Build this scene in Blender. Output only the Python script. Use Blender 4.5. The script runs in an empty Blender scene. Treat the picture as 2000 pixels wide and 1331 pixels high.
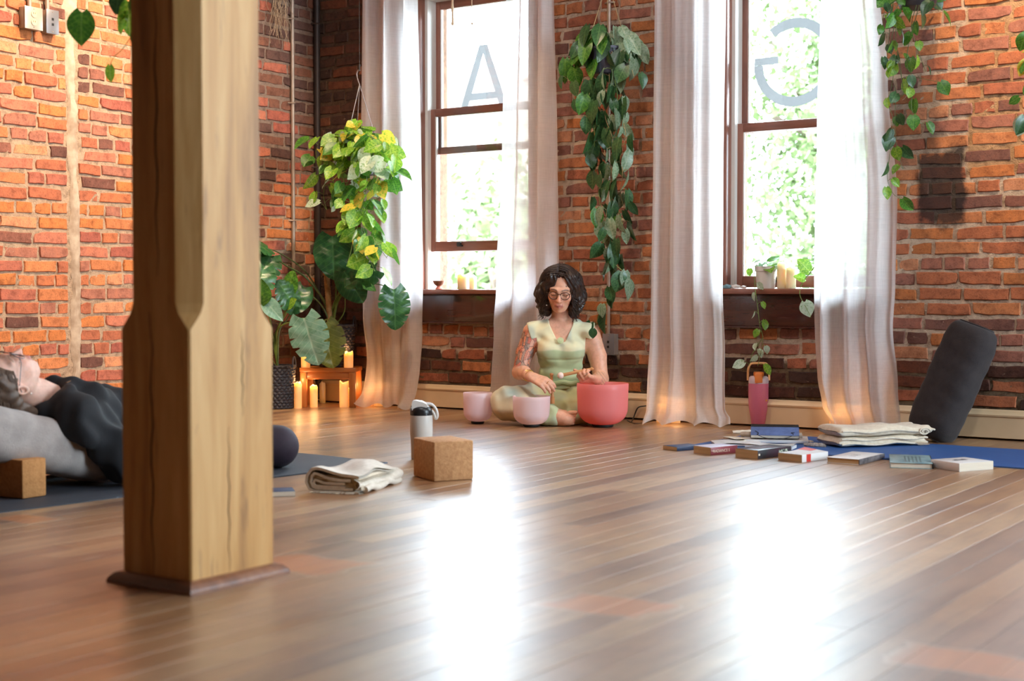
import bpy, bmesh, math, random
import numpy as np
from mathutils import Vector, Matrix, Euler

random.seed(7); np.random.seed(7)
SC = bpy.context.scene
COL = SC.collection
R = math.radians

# ------------------------------------------------------------------ camera
H = 0.66
YAW, PITCH = R(34.3), math.atan(90.5 / 2778.0)
cam_data = bpy.data.cameras.new('camera')
cam = bpy.data.objects.new('camera', cam_data); COL.objects.link(cam)
cam_data.lens = 50.0; cam_data.sensor_width = 36.0
cam.location = (0, 0, H)
cam.rotation_euler = (math.pi / 2 - PITCH, 0, YAW)
cam_data.clip_start = 0.05; cam_data.clip_end = 200
cam_data.dof.use_dof = True
cam_data.dof.focus_distance = 7.1
cam_data.dof.aperture_fstop = 3.2
SC.camera = cam

# ------------------------------------------------------------------ world, exposure
world = bpy.data.worlds.new('overcast_sky'); SC.world = world
world.use_nodes = True
bg = world.node_tree.nodes['Background']
bg.inputs['Color'].default_value = (0.74, 0.87, 1.0, 1)
bg.inputs['Strength'].default_value = 29.0
SC.view_settings.view_transform = 'Standard'
SC.view_settings.look = 'None'
SC.view_settings.exposure = 0.28
SC.view_settings.gamma = 1.0
SC.view_settings.use_curve_mapping = False
SC.cycles.use_denoising = True
SC.cycles.use_adaptive_sampling = True
SC.cycles.adaptive_threshold = 0.05
SC.cycles.max_bounces = 7
SC.cycles.diffuse_bounces = 4
SC.cycles.glossy_bounces = 3
SC.cycles.transmission_bounces = 6
SC.cycles.transparent_max_bounces = 14
SC.cycles.caustics_reflective = False
SC.cycles.caustics_refractive = False
SC.cycles.sample_clamp_indirect = 6.0

# room: back wall plane y = D, left wall plane x = L
D, L = 6.56, -5.91
ROOM_X1, ROOM_Y0, CEIL = 3.2, -2.6, 3.7
WINDOWS = [(-5.15, -4.33), (-3.19, -2.37), (-1.23, -0.41), (0.73, 1.55)]   # x0, x1 of the four windows
WZ0, WZ1 = 0.66, 2.42
FILL_WINDOWS = [(4.3, 6.3)]; SWZ0, SWZ1 = .7, 3.2      # unseen window added in the right wall for fill daylight, y0, y1
for i, (a, b) in enumerate(WINDOWS):            # sampling portals in the window openings (give no light themselves)
    pd = bpy.data.lights.new('window_portal', 'AREA'); pd.shape = 'RECTANGLE'
    pd.size, pd.size_y = b - a, WZ1 - WZ0
    pd.cycles.is_portal = True
    po = bpy.data.objects.new('window_portal', pd); COL.objects.link(po)
    po.location = ((a + b) / 2, D + 0.2, (WZ0 + WZ1) / 2); po.rotation_euler = (-math.pi / 2, 0, 0)

for (a, b) in FILL_WINDOWS:
    pd = bpy.data.lights.new('window_portal', 'AREA'); pd.shape = 'RECTANGLE'; pd.size, pd.size_y = SWZ1 - SWZ0, b - a; pd.cycles.is_portal = True
    po = bpy.data.objects.new('window_portal', pd); COL.objects.link(po); po.location = (ROOM_X1 + .15, (a + b) / 2, (SWZ0 + SWZ1) / 2); po.rotation_euler = (0, math.pi / 2, 0)

def at(px, py, Y):
    "point of the plane y = Y seen at that place of the 2000 x 1331 frame"
    d = _ray(px, py); k = Y / d[1]
    return Vector((d[0] * k, Y, H + d[2] * k))
def fl(px, py, z=0.0):
    d = _ray(px, py); k = (z - H) / d[2]
    return Vector((d[0] * k, d[1] * k, z))
def lw(px, py, X=L):
    d = _ray(px, py); k = X / d[0]
    return Vector((X, d[1] * k, H + d[2] * k))
_fh = Vector((-math.sin(YAW), math.cos(YAW), 0)); _r = Vector((math.cos(YAW), math.sin(YAW), 0))
_fw = _fh * math.cos(PITCH) - Vector((0, 0, math.sin(PITCH))); _u = Vector((0, 0, math.cos(PITCH))) + _fh * math.sin(PITCH)
def _ray(px, py): return _fw + _r * ((px - 1000) / 2778) - _u * ((py - 665.5) / 2778)
def proj(p):
    q = Vector(p) - Vector((0, 0, H)); k = q.dot(_fw)
    return 1000 + 2778 * q.dot(_r) / k, 665.5 - 2778 * q.dot(_u) / k, k

# ------------------------------------------------------------------ helpers
def lin(c):
    return tuple((v / 255 / 12.92) if v / 255 <= .04045 else ((v / 255 + .055) / 1.055) ** 2.4 for v in c)
def lin4(c): return lin(c) + (1.0,)

def tag(o, label=None, cat=None, group=None, kind=None):
    if label: o['label'] = label
    if cat: o['category'] = cat
    if group: o['group'] = group
    if kind: o['kind'] = kind
    return o
def thing(name, label, cat, loc=(0, 0, 0), rotz=0.0, group=None):
    o = bpy.data.objects.new(name, None); COL.objects.link(o)
    o.empty_display_size = 0.05
    o.location = loc; o.rotation_euler = (0, 0, rotz)
    return tag(o, label, cat, group)
def link(name, mesh, parent=None, mat=None):
    o = bpy.data.objects.new(name, mesh); COL.objects.link(o)
    if parent is not None: o.parent = parent
    if mat is not None and not mesh.materials: mesh.materials.append(mat)
    return o
def copy_tree(o, parent=None):
    c = o.copy(); COL.objects.link(c); c.parent = parent
    for ch in o.children: copy_tree(ch, c)
    return c

class MB:
    "collects shapes and links them as one mesh object"
    def __init__(s): s.v = []; s.f = []; s.m = []; s.cm = 0
    def add(s, vs, fs):
        n = len(s.v); s.v += [tuple(p) for p in vs]
        s.f += [tuple(i + n for i in f) for f in fs]; s.m += [s.cm] * len(fs)
        return n
    def box(s, x0, x1, y0, y1, z0, z1, b=0.0, T=None):
        if b <= 0:
            vs = [(x, y, z) for z in (z0, z1) for y in (y0, y1) for x in (x0, x1)]
            fs = [(0, 2, 3, 1), (4, 5, 7, 6), (0, 1, 5, 4), (2, 6, 7, 3), (0, 4, 6, 2), (1, 3, 7, 5)]
        else:
            bm = bmesh.new(); bmesh.ops.create_cube(bm, size=1)
            for v in bm.verts:
                v.co = Vector((x0 + (v.co.x + .5) * (x1 - x0), y0 + (v.co.y + .5) * (y1 - y0), z0 + (v.co.z + .5) * (z1 - z0)))
            bmesh.ops.bevel(bm, geom=list(bm.edges), offset=b, segments=2, profile=.5, affect='EDGES')
            bm.verts.index_update()
            vs = [v.co.copy() for v in bm.verts]; fs = [[v.index for v in f.verts] for f in bm.faces]; bm.free()
        if T is not None: vs = [T @ Vector(p) for p in vs]
        s.add(vs, fs); return s
    def tube(s, pts, r, n=8, cap=True, closed=False):
        pts = [Vector(p) for p in pts]; m = len(pts)
        rs = list(r) if isinstance(r, (list, tuple)) else [r] * m
        up = None; vs = []; fs = []
        for i, p in enumerate(pts):
            if closed: t = pts[(i + 1) % m] - pts[i - 1]
            else: t = pts[min(i + 1, m - 1)] - pts[max(i - 1, 0)]
            if t.length < 1e-9: t = Vector((0, 0, 1))
            t.normalize()
            if up is None:
                up = Vector((0, 0, 1)) if abs(t.z) < .9 else Vector((1, 0, 0))
            a = t.cross(up)
            if a.length < 1e-6: a = t.orthogonal()
            a.normalize(); b = a.cross(t).normalized(); up = b
            for k in range(n):
                th = 2 * math.pi * k / n
                vs.append(p + (a * math.cos(th) + b * math.sin(th)) * rs[i])
        for i in range(m if closed else m - 1):
            j = (i + 1) % m
            for k in range(n):
                k2 = (k + 1) % n
                fs.append((i * n + k, i * n + k2, j * n + k2, j * n + k))
        if cap and not closed:
            fs.append(tuple(range(n - 1, -1, -1))); fs.append(tuple((m - 1) * n + k for k in range(n)))
        s.add(vs, fs); return s
    def lathe(s, prof, n=32, c=(0, 0, 0), T=None):
        vs = []; fs = []; m = len(prof)
        for (r, z) in prof:
            for k in range(n):
                th = 2 * math.pi * k / n
                vs.append(Vector((c[0] + r * math.cos(th), c[1] + r * math.sin(th), c[2] + z)))
        for i in range(m - 1):
            for k in range(n):
                k2 = (k + 1) % n
                fs.append((i * n + k, i * n + k2, (i + 1) * n + k2, (i + 1) * n + k))
        if prof[0][0] > 1e-5: fs.append(tuple(range(n - 1, -1, -1)))
        if prof[-1][0] > 1e-5: fs.append(tuple((m - 1) * n + k for k in range(n)))
        if T is not None: vs = [T @ p for p in vs]
        s.add(vs, fs); return s
    def grid(s, fn, nu, nv, wrap=False):
        vs = [fn(i / nu if not wrap else i / nu, j / nv) for j in range(nv + 1) for i in range(nu if wrap else nu + 1)]
        w = nu if wrap else nu + 1; fs = []
        for j in range(nv):
            for i in range(nu):
                i2 = (i + 1) % w
                fs.append((j * w + i, j * w + i2, (j + 1) * w + i2, (j + 1) * w + i))
        s.add(vs, fs); return s
    def prism(s, poly, y0, y1, T=None):
        "polygon in x,z pushed from y0 to y1"
        n = len(poly)
        vs = [Vector((p[0], y0, p[1])) for p in poly] + [Vector((p[0], y1, p[1])) for p in poly]
        fs = [tuple(range(n)), tuple(range(2 * n - 1, n - 1, -1))] + [(i, i + n, (i + 1) % n + n, (i + 1) % n) for i in range(n)]
        if T is not None: vs = [T @ p for p in vs]
        s.add(vs, fs); return s
    def mesh(s, name, mats=None, smooth=True, angle=None):
        me = bpy.data.meshes.new(name); me.from_pydata(s.v, [], s.f); me.validate()
        if mats is not None:
            for m in (mats if isinstance(mats, (list, tuple)) else [mats]): me.materials.append(m)
            if any(s.m) and len(me.polygons) == len(s.m): me.polygons.foreach_set('material_index', s.m)
        bm = bmesh.new(); bm.from_mesh(me); bmesh.ops.recalc_face_normals(bm, faces=bm.faces)
        bm.to_mesh(me); bm.free()
        me.polygons.foreach_set('use_smooth', [bool(smooth)] * len(me.polygons))
        if smooth and angle is not None:
            me.set_sharp_from_angle(angle=R(angle))
        return me
    def build(s, name, mat=None, parent=None, smooth=True, angle=40, loc=None):
        o = link(name, s.mesh(name, mat, smooth, angle), parent)
        if loc is not None: o.location = loc
        return o

def smoothpath(pts, n=6):
    "Catmull-Rom through the points"
    pts = [Vector(p) for p in pts]
    if len(pts) < 3:
        return [pts[0].lerp(pts[-1], i / n) for i in range(n + 1)]
    P = [2 * pts[0] - pts[1]] + pts + [2 * pts[-1] - pts[-2]]; out = []
    for i in range(1, len(P) - 2):
        for k in range(n):
            t = k / n; a, b, c, d = P[i - 1:i + 3]
            out.append(.5 * ((2 * b) + (c - a) * t + (2 * a - 5 * b + 4 * c - d) * t * t + (3 * b - a - 3 * c + d) * t ** 3))
    out.append(pts[-1]); return out

# ------------------------------------------------------------------ materials
def nodes_of(name):
    m = bpy.data.materials.new(name); m.use_nodes = True
    nt = m.node_tree; nt.nodes.clear()
    return m, nt, nt.nodes.new, nt.links.new
def mixc(nt, fac, a, b, blend='MIX'):
    n = nt.nodes.new('ShaderNodeMix'); n.data_type = 'RGBA'; n.blend_type = blend
    for sock, v in ((n.inputs[0], fac), (n.inputs[6], a), (n.inputs[7], b)):
        if isinstance(v, (int, float)): sock.default_value = v
        elif isinstance(v, tuple): sock.default_value = v if len(v) == 4 else v + (1,)
        else: nt.links.new(v, sock)
    return n.outputs[2]
def math_n(nt, op, a, b=None, clamp=False):
    n = nt.nodes.new('ShaderNodeMath'); n.operation = op; n.use_clamp = clamp
    for i, v in enumerate((a, b)):
        if v is None: continue
        if isinstance(v, (int, float)): n.inputs[i].default_value = v
        else: nt.links.new(v, n.inputs[i])
    return n.outputs[0]
def ramp(nt, fac, stops):
    n = nt.nodes.new('ShaderNodeValToRGB'); e = n.color_ramp.elements
    while len(e) < len(stops): e.new(0.5)
    for el, (p, c) in zip(e, stops):
        el.position = p; el.color = c if len(c) == 4 else tuple(c) + (1,)
    nt.links.new(fac, n.inputs[0]); return n.outputs[0]
def noise(nt, scale, detail=4, rough=.55, vec=None, dist=0.0):
    n = nt.nodes.new('ShaderNodeTexNoise'); n.inputs['Scale'].default_value = scale
    n.inputs['Detail'].default_value = detail; n.inputs['Roughness'].default_value = rough
    n.inputs['Distortion'].default_value = dist
    if vec is not None: nt.links.new(vec, n.inputs['Vector'])
    return n.outputs['Fac']
def coords(nt, kind='Object', scale=(1, 1, 1)):
    if kind == 'World': o = nt.nodes.new('ShaderNodeNewGeometry').outputs['Position']
    else: o = nt.nodes.new('ShaderNodeTexCoord').outputs[kind]
    mp = nt.nodes.new('ShaderNodeMapping'); mp.inputs['Scale'].default_value = scale
    nt.links.new(o, mp.inputs['Vector']); return mp.outputs['Vector']
def bump_n(nt, h, strength, dist=0.01):
    b = nt.nodes.new('ShaderNodeBump'); b.inputs['Strength'].default_value = strength
    b.inputs['Distance'].default_value = dist; nt.links.new(h, b.inputs['Height']); return b.outputs['Normal']
def pbr(name, c1, c2=None, scale=12, rough=.6, bump=0.0, bscale=None, metal=0.0, coat=0.0, spec=.5, stretch=(1, 1, 1),
        detail=4, kind='Object', contrast=(.35, .65), sheen=0.0, sss=0.0, sss_r=(.01, .004, .002), emit=None, emit_s=0.0, rnd=0.0, bdist=.004):
    m, nt, N, K = nodes_of(name)
    p = N('ShaderNodeBsdfPrincipled'); out = N('ShaderNodeOutputMaterial'); K(p.outputs[0], out.inputs[0])
    v = coords(nt, kind, stretch)
    if c2 is not None:
        f = ramp(nt, noise(nt, scale, detail, vec=v), [(contrast[0], (0, 0, 0)), (contrast[1], (1, 1, 1))])
        col = mixc(nt, f, lin4(c1), lin4(c2))
    else:
        rgb = N('ShaderNodeRGB'); rgb.outputs[0].default_value = lin4(c1); col = rgb.outputs[0]
    if rnd:
        oi = N('ShaderNodeObjectInfo'); hs = N('ShaderNodeHueSaturation')
        K(math_n(nt, 'ADD', math_n(nt, 'MULTIPLY', oi.outputs['Random'], rnd), 1 - rnd / 2), hs.inputs['Value']); K(col, hs.inputs['Color']); col = hs.outputs[0]
    K(col, p.inputs['Base Color'])
    p.inputs['Roughness'].default_value = rough; p.inputs['Metallic'].default_value = metal
    p.inputs['Coat Weight'].default_value = coat; p.inputs['Specular IOR Level'].default_value = spec
    if sheen: p.inputs['Sheen Weight'].default_value = sheen
    if sss:
        p.inputs['Subsurface Weight'].default_value = sss; p.inputs['Subsurface Radius'].default_value = sss_r; p.inputs['Subsurface Scale'].default_value = 1.0
    if emit is not None:
        p.inputs['Emission Color'].default_value = lin4(emit); p.inputs['Emission Strength'].default_value = emit_s
    if bump:
        K(bump_n(nt, noise(nt, bscale or scale * 4, 5, vec=v), bump, bdist), p.inputs['Normal'])
    return m
def wood(name, c1, c2, c3=None, axis='Z', rough=.5, scale=6.0, coat=0.0, kind='Object', bump=.15, spec=.5, knots=True):
    "grain running along one axis"
    m, nt, N, K = nodes_of(name)
    p = N('ShaderNodeBsdfPrincipled'); out = N('ShaderNodeOutputMaterial'); K(p.outputs[0], out.inputs[0])
    s = {'X': (.12, 1, 1), 'Y': (1, .12, 1), 'Z': (1, 1, .12)}[axis]
    v = coords(nt, kind, s)
    oi = N('ShaderNodeObjectInfo'); ad = N('ShaderNodeVectorMath'); ad.operation = 'ADD'; K(v, ad.inputs[0])
    sc = N('ShaderNodeVectorMath'); sc.operation = 'SCALE'; K(oi.outputs['Location'], sc.inputs[0]); sc.inputs['Scale'].default_value = 3.7
    K(sc.outputs[0], ad.inputs[1]); v = ad.outputs[0]
    a = noise(nt, scale, 6, .6, v, .6); b = noise(nt, scale * 6, 4, .6, v, .2)
    f = math_n(nt, 'ADD', math_n(nt, 'MULTIPLY', a, .7), math_n(nt, 'MULTIPLY', b, .3))
    col = ramp(nt, f, [(.36, lin(c1)), (.54, lin(c2)), (.7, lin(c3 or c2))])
    K(col, p.inputs['Base Color']); p.inputs['Roughness'].default_value = rough
    p.inputs['Coat Weight'].default_value = coat; p.inputs['Specular IOR Level'].default_value = spec
    if bump: K(bump_n(nt, b, bump, .003), p.inputs['Normal'])
    return m
# ================================================================== shell of the room
def soot(nt, v, c):
    "old soot mark on the back wall, where a flue once was"
    w = noise(nt, 11, 4, .6, v); sep = nt.nodes.new('ShaderNodeSeparateXYZ'); nt.links.new(v, sep.inputs[0])
    def blob(cx, cz, rx, rz, e0, e1):
        dx = math_n(nt, 'ABSOLUTE', math_n(nt, 'DIVIDE', math_n(nt, 'SUBTRACT', sep.outputs['X'], cx), rx)); dz = math_n(nt, 'ABSOLUTE', math_n(nt, 'DIVIDE', math_n(nt, 'SUBTRACT', sep.outputs['Z'], cz), rz))
        d = math_n(nt, 'ADD', math_n(nt, 'MAXIMUM', dx, dz), math_n(nt, 'MULTIPLY', math_n(nt, 'SUBTRACT', w, .5), .8))
        return ramp(nt, d, [(e0, (1, 1, 1)), (e1, (0, 0, 0))])
    f = math_n(nt, 'MAXIMUM', blob(-2.075, 1.16, .125, .2, .75, 1.0), math_n(nt, 'MULTIPLY', blob(-2.2, 1.45, .16, .26, .6, 1.0), .55))
    f = math_n(nt, 'MULTIPLY', f, math_n(nt, 'GREATER_THAN', sep.outputs['Y'], D - .2))
    return mixc(nt, math_n(nt, 'MULTIPLY', f, .88), c, lin4((34, 27, 27)))
def brick_material():
    m, nt, N, K = nodes_of('fired_brick')
    p = N('ShaderNodeBsdfPrincipled'); out = N('ShaderNodeOutputMaterial'); K(p.outputs[0], out.inputs[0])
    oi = N('ShaderNodeObjectInfo'); at_ = N('ShaderNodeAttribute'); at_.attribute_name = 'Col'
    base = mixc(nt, 1.0, oi.outputs['Color'], at_.outputs['Color'], 'MULTIPLY')
    v = coords(nt, 'World')
    blot = ramp(nt, noise(nt, 22, 5, .65, v), [(.3, (.5, .44, .42)), (.5, (1, 1, 1)), (.7, (1.3, 1.2, 1.08))])
    c = mixc(nt, .8, base, mixc(nt, 1.0, base, blot, 'MULTIPLY'))
    fine = ramp(nt, noise(nt, 130, 4, .7, v), [(.33, (.4, .36, .34)), (.47, (1, 1, 1)), (.62, (1.0, 1.0, 1.0)), (.75, (1.25, 1.22, 1.18))])
    c = mixc(nt, .6, c, mixc(nt, 1.0, c, fine, 'MULTIPLY'))
    smear = ramp(nt, noise(nt, 34, 6, .7, v, .5), [(.63, (0, 0, 0)), (.74, (1, 1, 1))])     # lime smears
    c = mixc(nt, math_n(nt, 'MULTIPLY', smear, .38), c, lin4((196, 164, 140)))
    c = soot(nt, v, c)
    K(c, p.inputs['Base Color']); p.inputs['Roughness'].default_value = .85; p.inputs['Specular IOR Level'].default_value = .25
    h = math_n(nt, 'ADD', noise(nt, 60, 5, .65, v), math_n(nt, 'MULTIPLY', noise(nt, 220, 3, .6, v), .4))
    K(bump_n(nt, h, .55, .006), p.inputs['Normal'])
    return m
def mortar_material():
    m, nt, N, K = nodes_of('lime_mortar')
    p = N('ShaderNodeBsdfPrincipled'); out = N('ShaderNodeOutputMaterial'); K(p.outputs[0], out.inputs[0])
    at_ = N('ShaderNodeAttribute'); at_.attribute_name = 'Col'; v = coords(nt, 'World')
    blot = ramp(nt, noise(nt, 30, 6, .7, v), [(.3, (.5, .47, .45)), (.5, (1, 1, 1)), (.75, (1.2, 1.18, 1.12))])
    K(soot(nt, v, mixc(nt, 1.0, at_.outputs['Color'], blot, 'MULTIPLY')), p.inputs['Base Color'])
    p.inputs['Roughness'].default_value = .95; p.inputs['Specular IOR Level'].default_value = .15
    h = math_n(nt, 'ADD', noise(nt, 45, 6, .7, v), math_n(nt, 'MULTIPLY', noise(nt, 160, 4, .7, v), .6))
    K(bump_n(nt, h, .9, .012), p.inputs['Normal'])
    return m
M_BRICK, M_MORTAR = brick_material(), mortar_material()
M_TRIM = pbr('painted_baseboard', (222, 196, 160), (208, 180, 142), 3, .45)
M_CEIL = pbr('ceiling_boards', (150, 128, 106), (130, 108, 88), 2, .9)
M_PLAIN = pbr('room_plaster', (140, 104, 84), (122, 88, 70), 2, .9)

def fbm(x, y, s):
    return (math.sin(x * s * 1.7 + 1.3) * math.cos(y * s * 2.3 + .7) + .5 * math.sin(x * s * 4.1 + y * s * 3.3) + .25 * math.sin(x * s * 9.7 - y * s * 7.9 + 2.1)) / 1.75

ORANGE = [(196, 122, 80), (204, 130, 84), (188, 112, 76), (176, 104, 76), (208, 142, 104), (170, 110, 90), (196, 120, 70)]
DARK = [(134, 88, 74), (122, 80, 68), (146, 94, 78), (108, 72, 62)]
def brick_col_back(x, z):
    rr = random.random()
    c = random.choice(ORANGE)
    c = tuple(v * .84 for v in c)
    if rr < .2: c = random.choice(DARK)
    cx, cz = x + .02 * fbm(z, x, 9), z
    if x < -5.5: c = random.choice([(84, 58, 46), (70, 50, 42), (96, 62, 48), (110, 66, 46)])  # corner bricks all darker: the corner's shade put into their colour
    if z < .34 and rr < .7: c = random.choice([(78, 48, 38), (62, 42, 36), (98, 56, 40)])  # most low bricks darkened: dimmer light near the floor put into colour
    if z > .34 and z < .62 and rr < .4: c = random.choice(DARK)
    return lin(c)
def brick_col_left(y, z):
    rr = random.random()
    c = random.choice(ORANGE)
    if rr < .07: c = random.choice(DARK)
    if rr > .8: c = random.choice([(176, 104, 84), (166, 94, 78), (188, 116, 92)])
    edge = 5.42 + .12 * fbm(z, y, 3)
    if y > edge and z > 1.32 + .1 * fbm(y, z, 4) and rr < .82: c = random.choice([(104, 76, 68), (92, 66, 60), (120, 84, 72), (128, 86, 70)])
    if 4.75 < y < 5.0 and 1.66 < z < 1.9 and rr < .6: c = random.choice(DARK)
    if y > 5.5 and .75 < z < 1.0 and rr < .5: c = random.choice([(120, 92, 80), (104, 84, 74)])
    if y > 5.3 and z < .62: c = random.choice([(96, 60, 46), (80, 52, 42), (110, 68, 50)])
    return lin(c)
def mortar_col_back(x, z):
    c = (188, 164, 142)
    if x < -5.5: c = (98, 76, 60)  # corner mortar darkened too, shade painted in
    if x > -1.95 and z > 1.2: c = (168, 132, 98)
    if z < .33: c = (112, 92, 72)  # mortar near the floor darkened, the weak light there painted in
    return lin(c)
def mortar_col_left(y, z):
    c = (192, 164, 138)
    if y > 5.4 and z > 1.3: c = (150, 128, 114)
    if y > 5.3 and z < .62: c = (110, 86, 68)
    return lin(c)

def brick_mesh(i, ln, ht=.054):
    rnd = random.Random(100 + i + int(ln * 1000))
    nl, ns = 3, 2; out = []
    for k in range(nl): out.append((-ln / 2 + ln * k / nl, -ht / 2))
    for k in range(ns): out.append((ln / 2, -ht / 2 + ht * k / ns))
    for k in range(nl): out.append((ln / 2 - ln * k / nl, ht / 2))
    for k in range(ns): out.append((-ln / 2, ht / 2 - ht * k / ns))
    n = len(out); out = [(x + rnd.uniform(-.004, .004), z + rnd.uniform(-.0035, .0035)) for x, z in out]
    cut = rnd.random() < .35
    if cut:                                                     # a chipped corner
        k = rnd.choice([0, nl, nl + ns, 2 * nl + ns]); out[k] = (out[k][0] * .93, out[k][1] * .72)
    vs = [(x, .03, z) for x, z in out] + [(x, .001 + rnd.uniform(-.001, .002), z) for x, z in out]
    ins = [(x - math.copysign(.0036, x), z - math.copysign(.0034, z)) for x, z in out]
    vs += [(x, -.0055 + rnd.uniform(-.0018, .0018), z) for x, z in ins]
    fs = []
    for a in range(2):
        for k in range(n):
            k2 = (k + 1) % n; fs.append((a * n + k, a * n + k2, (a + 1) * n + k2, (a + 1) * n + k))
    fs.append(tuple(2 * n + k for k in range(n)))
    mb = MB(); mb.add(vs, fs); me = mb.mesh('brick', M_BRICK, True, 28)
    bm = bmesh.new(); bm.from_mesh(me); bmesh.ops.triangulate(bm, faces=[f for f in bm.faces if len(f.verts) > 4]); bm.to_mesh(me); bm.free()
    a = me.color_attributes.new('Col', 'FLOAT_COLOR', 'POINT')
    a.data.foreach_set('color', [1.0] * (4 * len(me.vertices)))
    return me
ST = [brick_mesh(i, .2) for i in range(14)]
HD = [brick_mesh(50 + i, .097) for i in range(8)]
COURSE = .07
def brick_wall(wall, u0, u1, z1, openings, place, colfn, hidden, hdr, skip=lambda u, z: False):
    "lays bricks on a wall; the 300 largest in view become parts, the others one joined part"
    items = []; nc = int((z1 - .0) / COURSE)
    for i in range(nc):
        zc = .035 + i * COURSE
        if zc < .13: continue
        head = (i % 5) == hdr
        ln0 = .097 if head else .2
        u = u0 - random.random() * ln0
        while u < u1:
            ln = ln0 * random.uniform(.93, 1.06)
            if not head and random.random() < .1: ln *= .5
            a, b = max(u, u0), min(u + ln, u1); u += ln + random.uniform(.009, .016)
            segs = [(a, b)]
            for (o0, o1, p0, p1) in openings:
                if p0 - .02 < zc < p1 + .02:
                    ns = []
                    for (s0, s1) in segs:
                        if s1 <= o0 or s0 >= o1: ns.append((s0, s1)); continue
                        if s0 < o0: ns.append((s0, o0 - .004))
                        if s1 > o1: ns.append((o1 + .004, s1))
                    segs = ns
            for (s0, s1) in segs:
                if s1 - s0 < .035: continue
                uc = (s0 + s1) / 2
                if skip(uc, zc): continue
                items.append((uc, zc, s1 - s0))
    ranked = []; rest = []
    for it in items:
        loc, rz, n = place(it[0], it[1]); x, y, k = proj(loc)
        vis = k > 0 and -60 < x < 2060 and -40 < y < 1340 and not hidden(x, y)
        ranked.append(((it[2] / (k * k)) if vis else -1, it))
    ranked.sort(key=lambda t: -t[0])
    parts = [t for t in ranked[:300] if t[0] > 0]; rest = [t[1] for t in ranked if t not in parts] if len(parts) < 300 else [t[1] for t in ranked[300:]]
    def wav(u, z): return .006 * math.sin(u * 2.1 + z * 3) + .004 * math.sin(u * 5.3 + z * 7)
    def xf(uc, zc, ln):
        loc, rz, n = place(uc, zc)
        me = random.choice(HD if ln < .125 else ST); base = .097 if ln < .125 else .2
        loc = loc + n * random.uniform(-.003, .0045); loc.z += wav(uc, zc) + random.uniform(-.0025, .0025)
        M = Matrix.Translation(loc) @ Matrix.Rotation(rz + random.choice((0, 0)), 4, 'Z') @ Matrix.Rotation(random.uniform(-.012, .012), 4, 'Y') @ Matrix.Diagonal((ln / base, 1, random.uniform(.95, 1.05), 1))
        return me, M
    for _, (uc, zc, ln) in parts:
        me, M = xf(uc, zc, ln); o = bpy.data.objects.new('brick', me); COL.objects.link(o)
        o.parent = wall; o.matrix_basis = M; o.color = colfn(uc, zc) + (1,)
    vs = []; fs = []; cs = []
    for (uc, zc, ln) in rest:
        me, M = xf(uc, zc, ln); c = colfn(uc, zc); n0 = len(vs)
        vs += [tuple(M @ v.co) for v in me.vertices]; fs += [tuple(i + n0 for i in p.vertices) for p in me.polygons]
        cs += list(c + (1.0,)) * len(me.vertices)
    me = bpy.data.meshes.new('bricks_beyond'); me.from_pydata(vs, [], fs); me.materials.append(M_BRICK)
    a = me.color_attributes.new('Col', 'FLOAT_COLOR', 'POINT'); a.data.foreach_set('color', cs)
    me.polygons.foreach_set('use_smooth', [False] * len(fs))
    o = link('bricks_beyond', me, wall); o.color = (1, 1, 1, 1); tag(o, kind='stuff')
    return len(parts), len(rest)

def mortar_grid(name, us, zs, holes, pos, back, colfn):
    "uneven mortar bed with openings; back(u, z) closes the wall behind"
    nu, nz = len(us), len(zs); vs = []; cs = []
    for z in zs:
        for u in us:
            vs.append(pos(u, z)); cs += list(colfn(u, z)) + [1.0]
    fs = []
    for j in range(nz - 1):
        for i in range(nu - 1):
            um, zm = (us[i] + us[i + 1]) / 2, (zs[j] + zs[j + 1]) / 2
            if any(h[0] < um < h[1] and h[2] < zm < h[3] for h in holes): continue
            fs.append((j * nu + i, j * nu + i + 1, (j + 1) * nu + i + 1, (j + 1) * nu + i))
    n0 = len(vs)
    # reveals of the openings
    for (a, b, c, d) in holes:
        q = [(a, c), (b, c), (b, d), (a, d)]
        k = len(vs)
        for (u, z) in q: vs.append(pos(u, z)); vs.append(back(u, z)); cs += (list(lin((120, 92, 74))) + [1.0]) * 2
        for i in range(4):
            j = (i + 1) % 4; fs.append((k + 2 * i, k + 2 * i + 1, k + 2 * j + 1, k + 2 * j))
    me = bpy.data.meshes.new(name); me.from_pydata([tuple(v) for v in vs], [], fs); me.materials.append(M_MORTAR)
    a = me.color_attributes.new('Col', 'FLOAT_COLOR', 'POINT'); a.data.foreach_set('color', cs)
    me.polygons.foreach_set('use_smooth', [True] * len(fs))
    o = link(name, me); tag(o, kind='structure'); return o
def span(a, b, step, extra=()):
    s = sorted(set([round(a + (b - a) * i / max(1, int((b - a) / step)), 4) for i in range(int((b - a) / step) + 1)] + [b] + [round(e, 4) for e in extra]))
    return s

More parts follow.
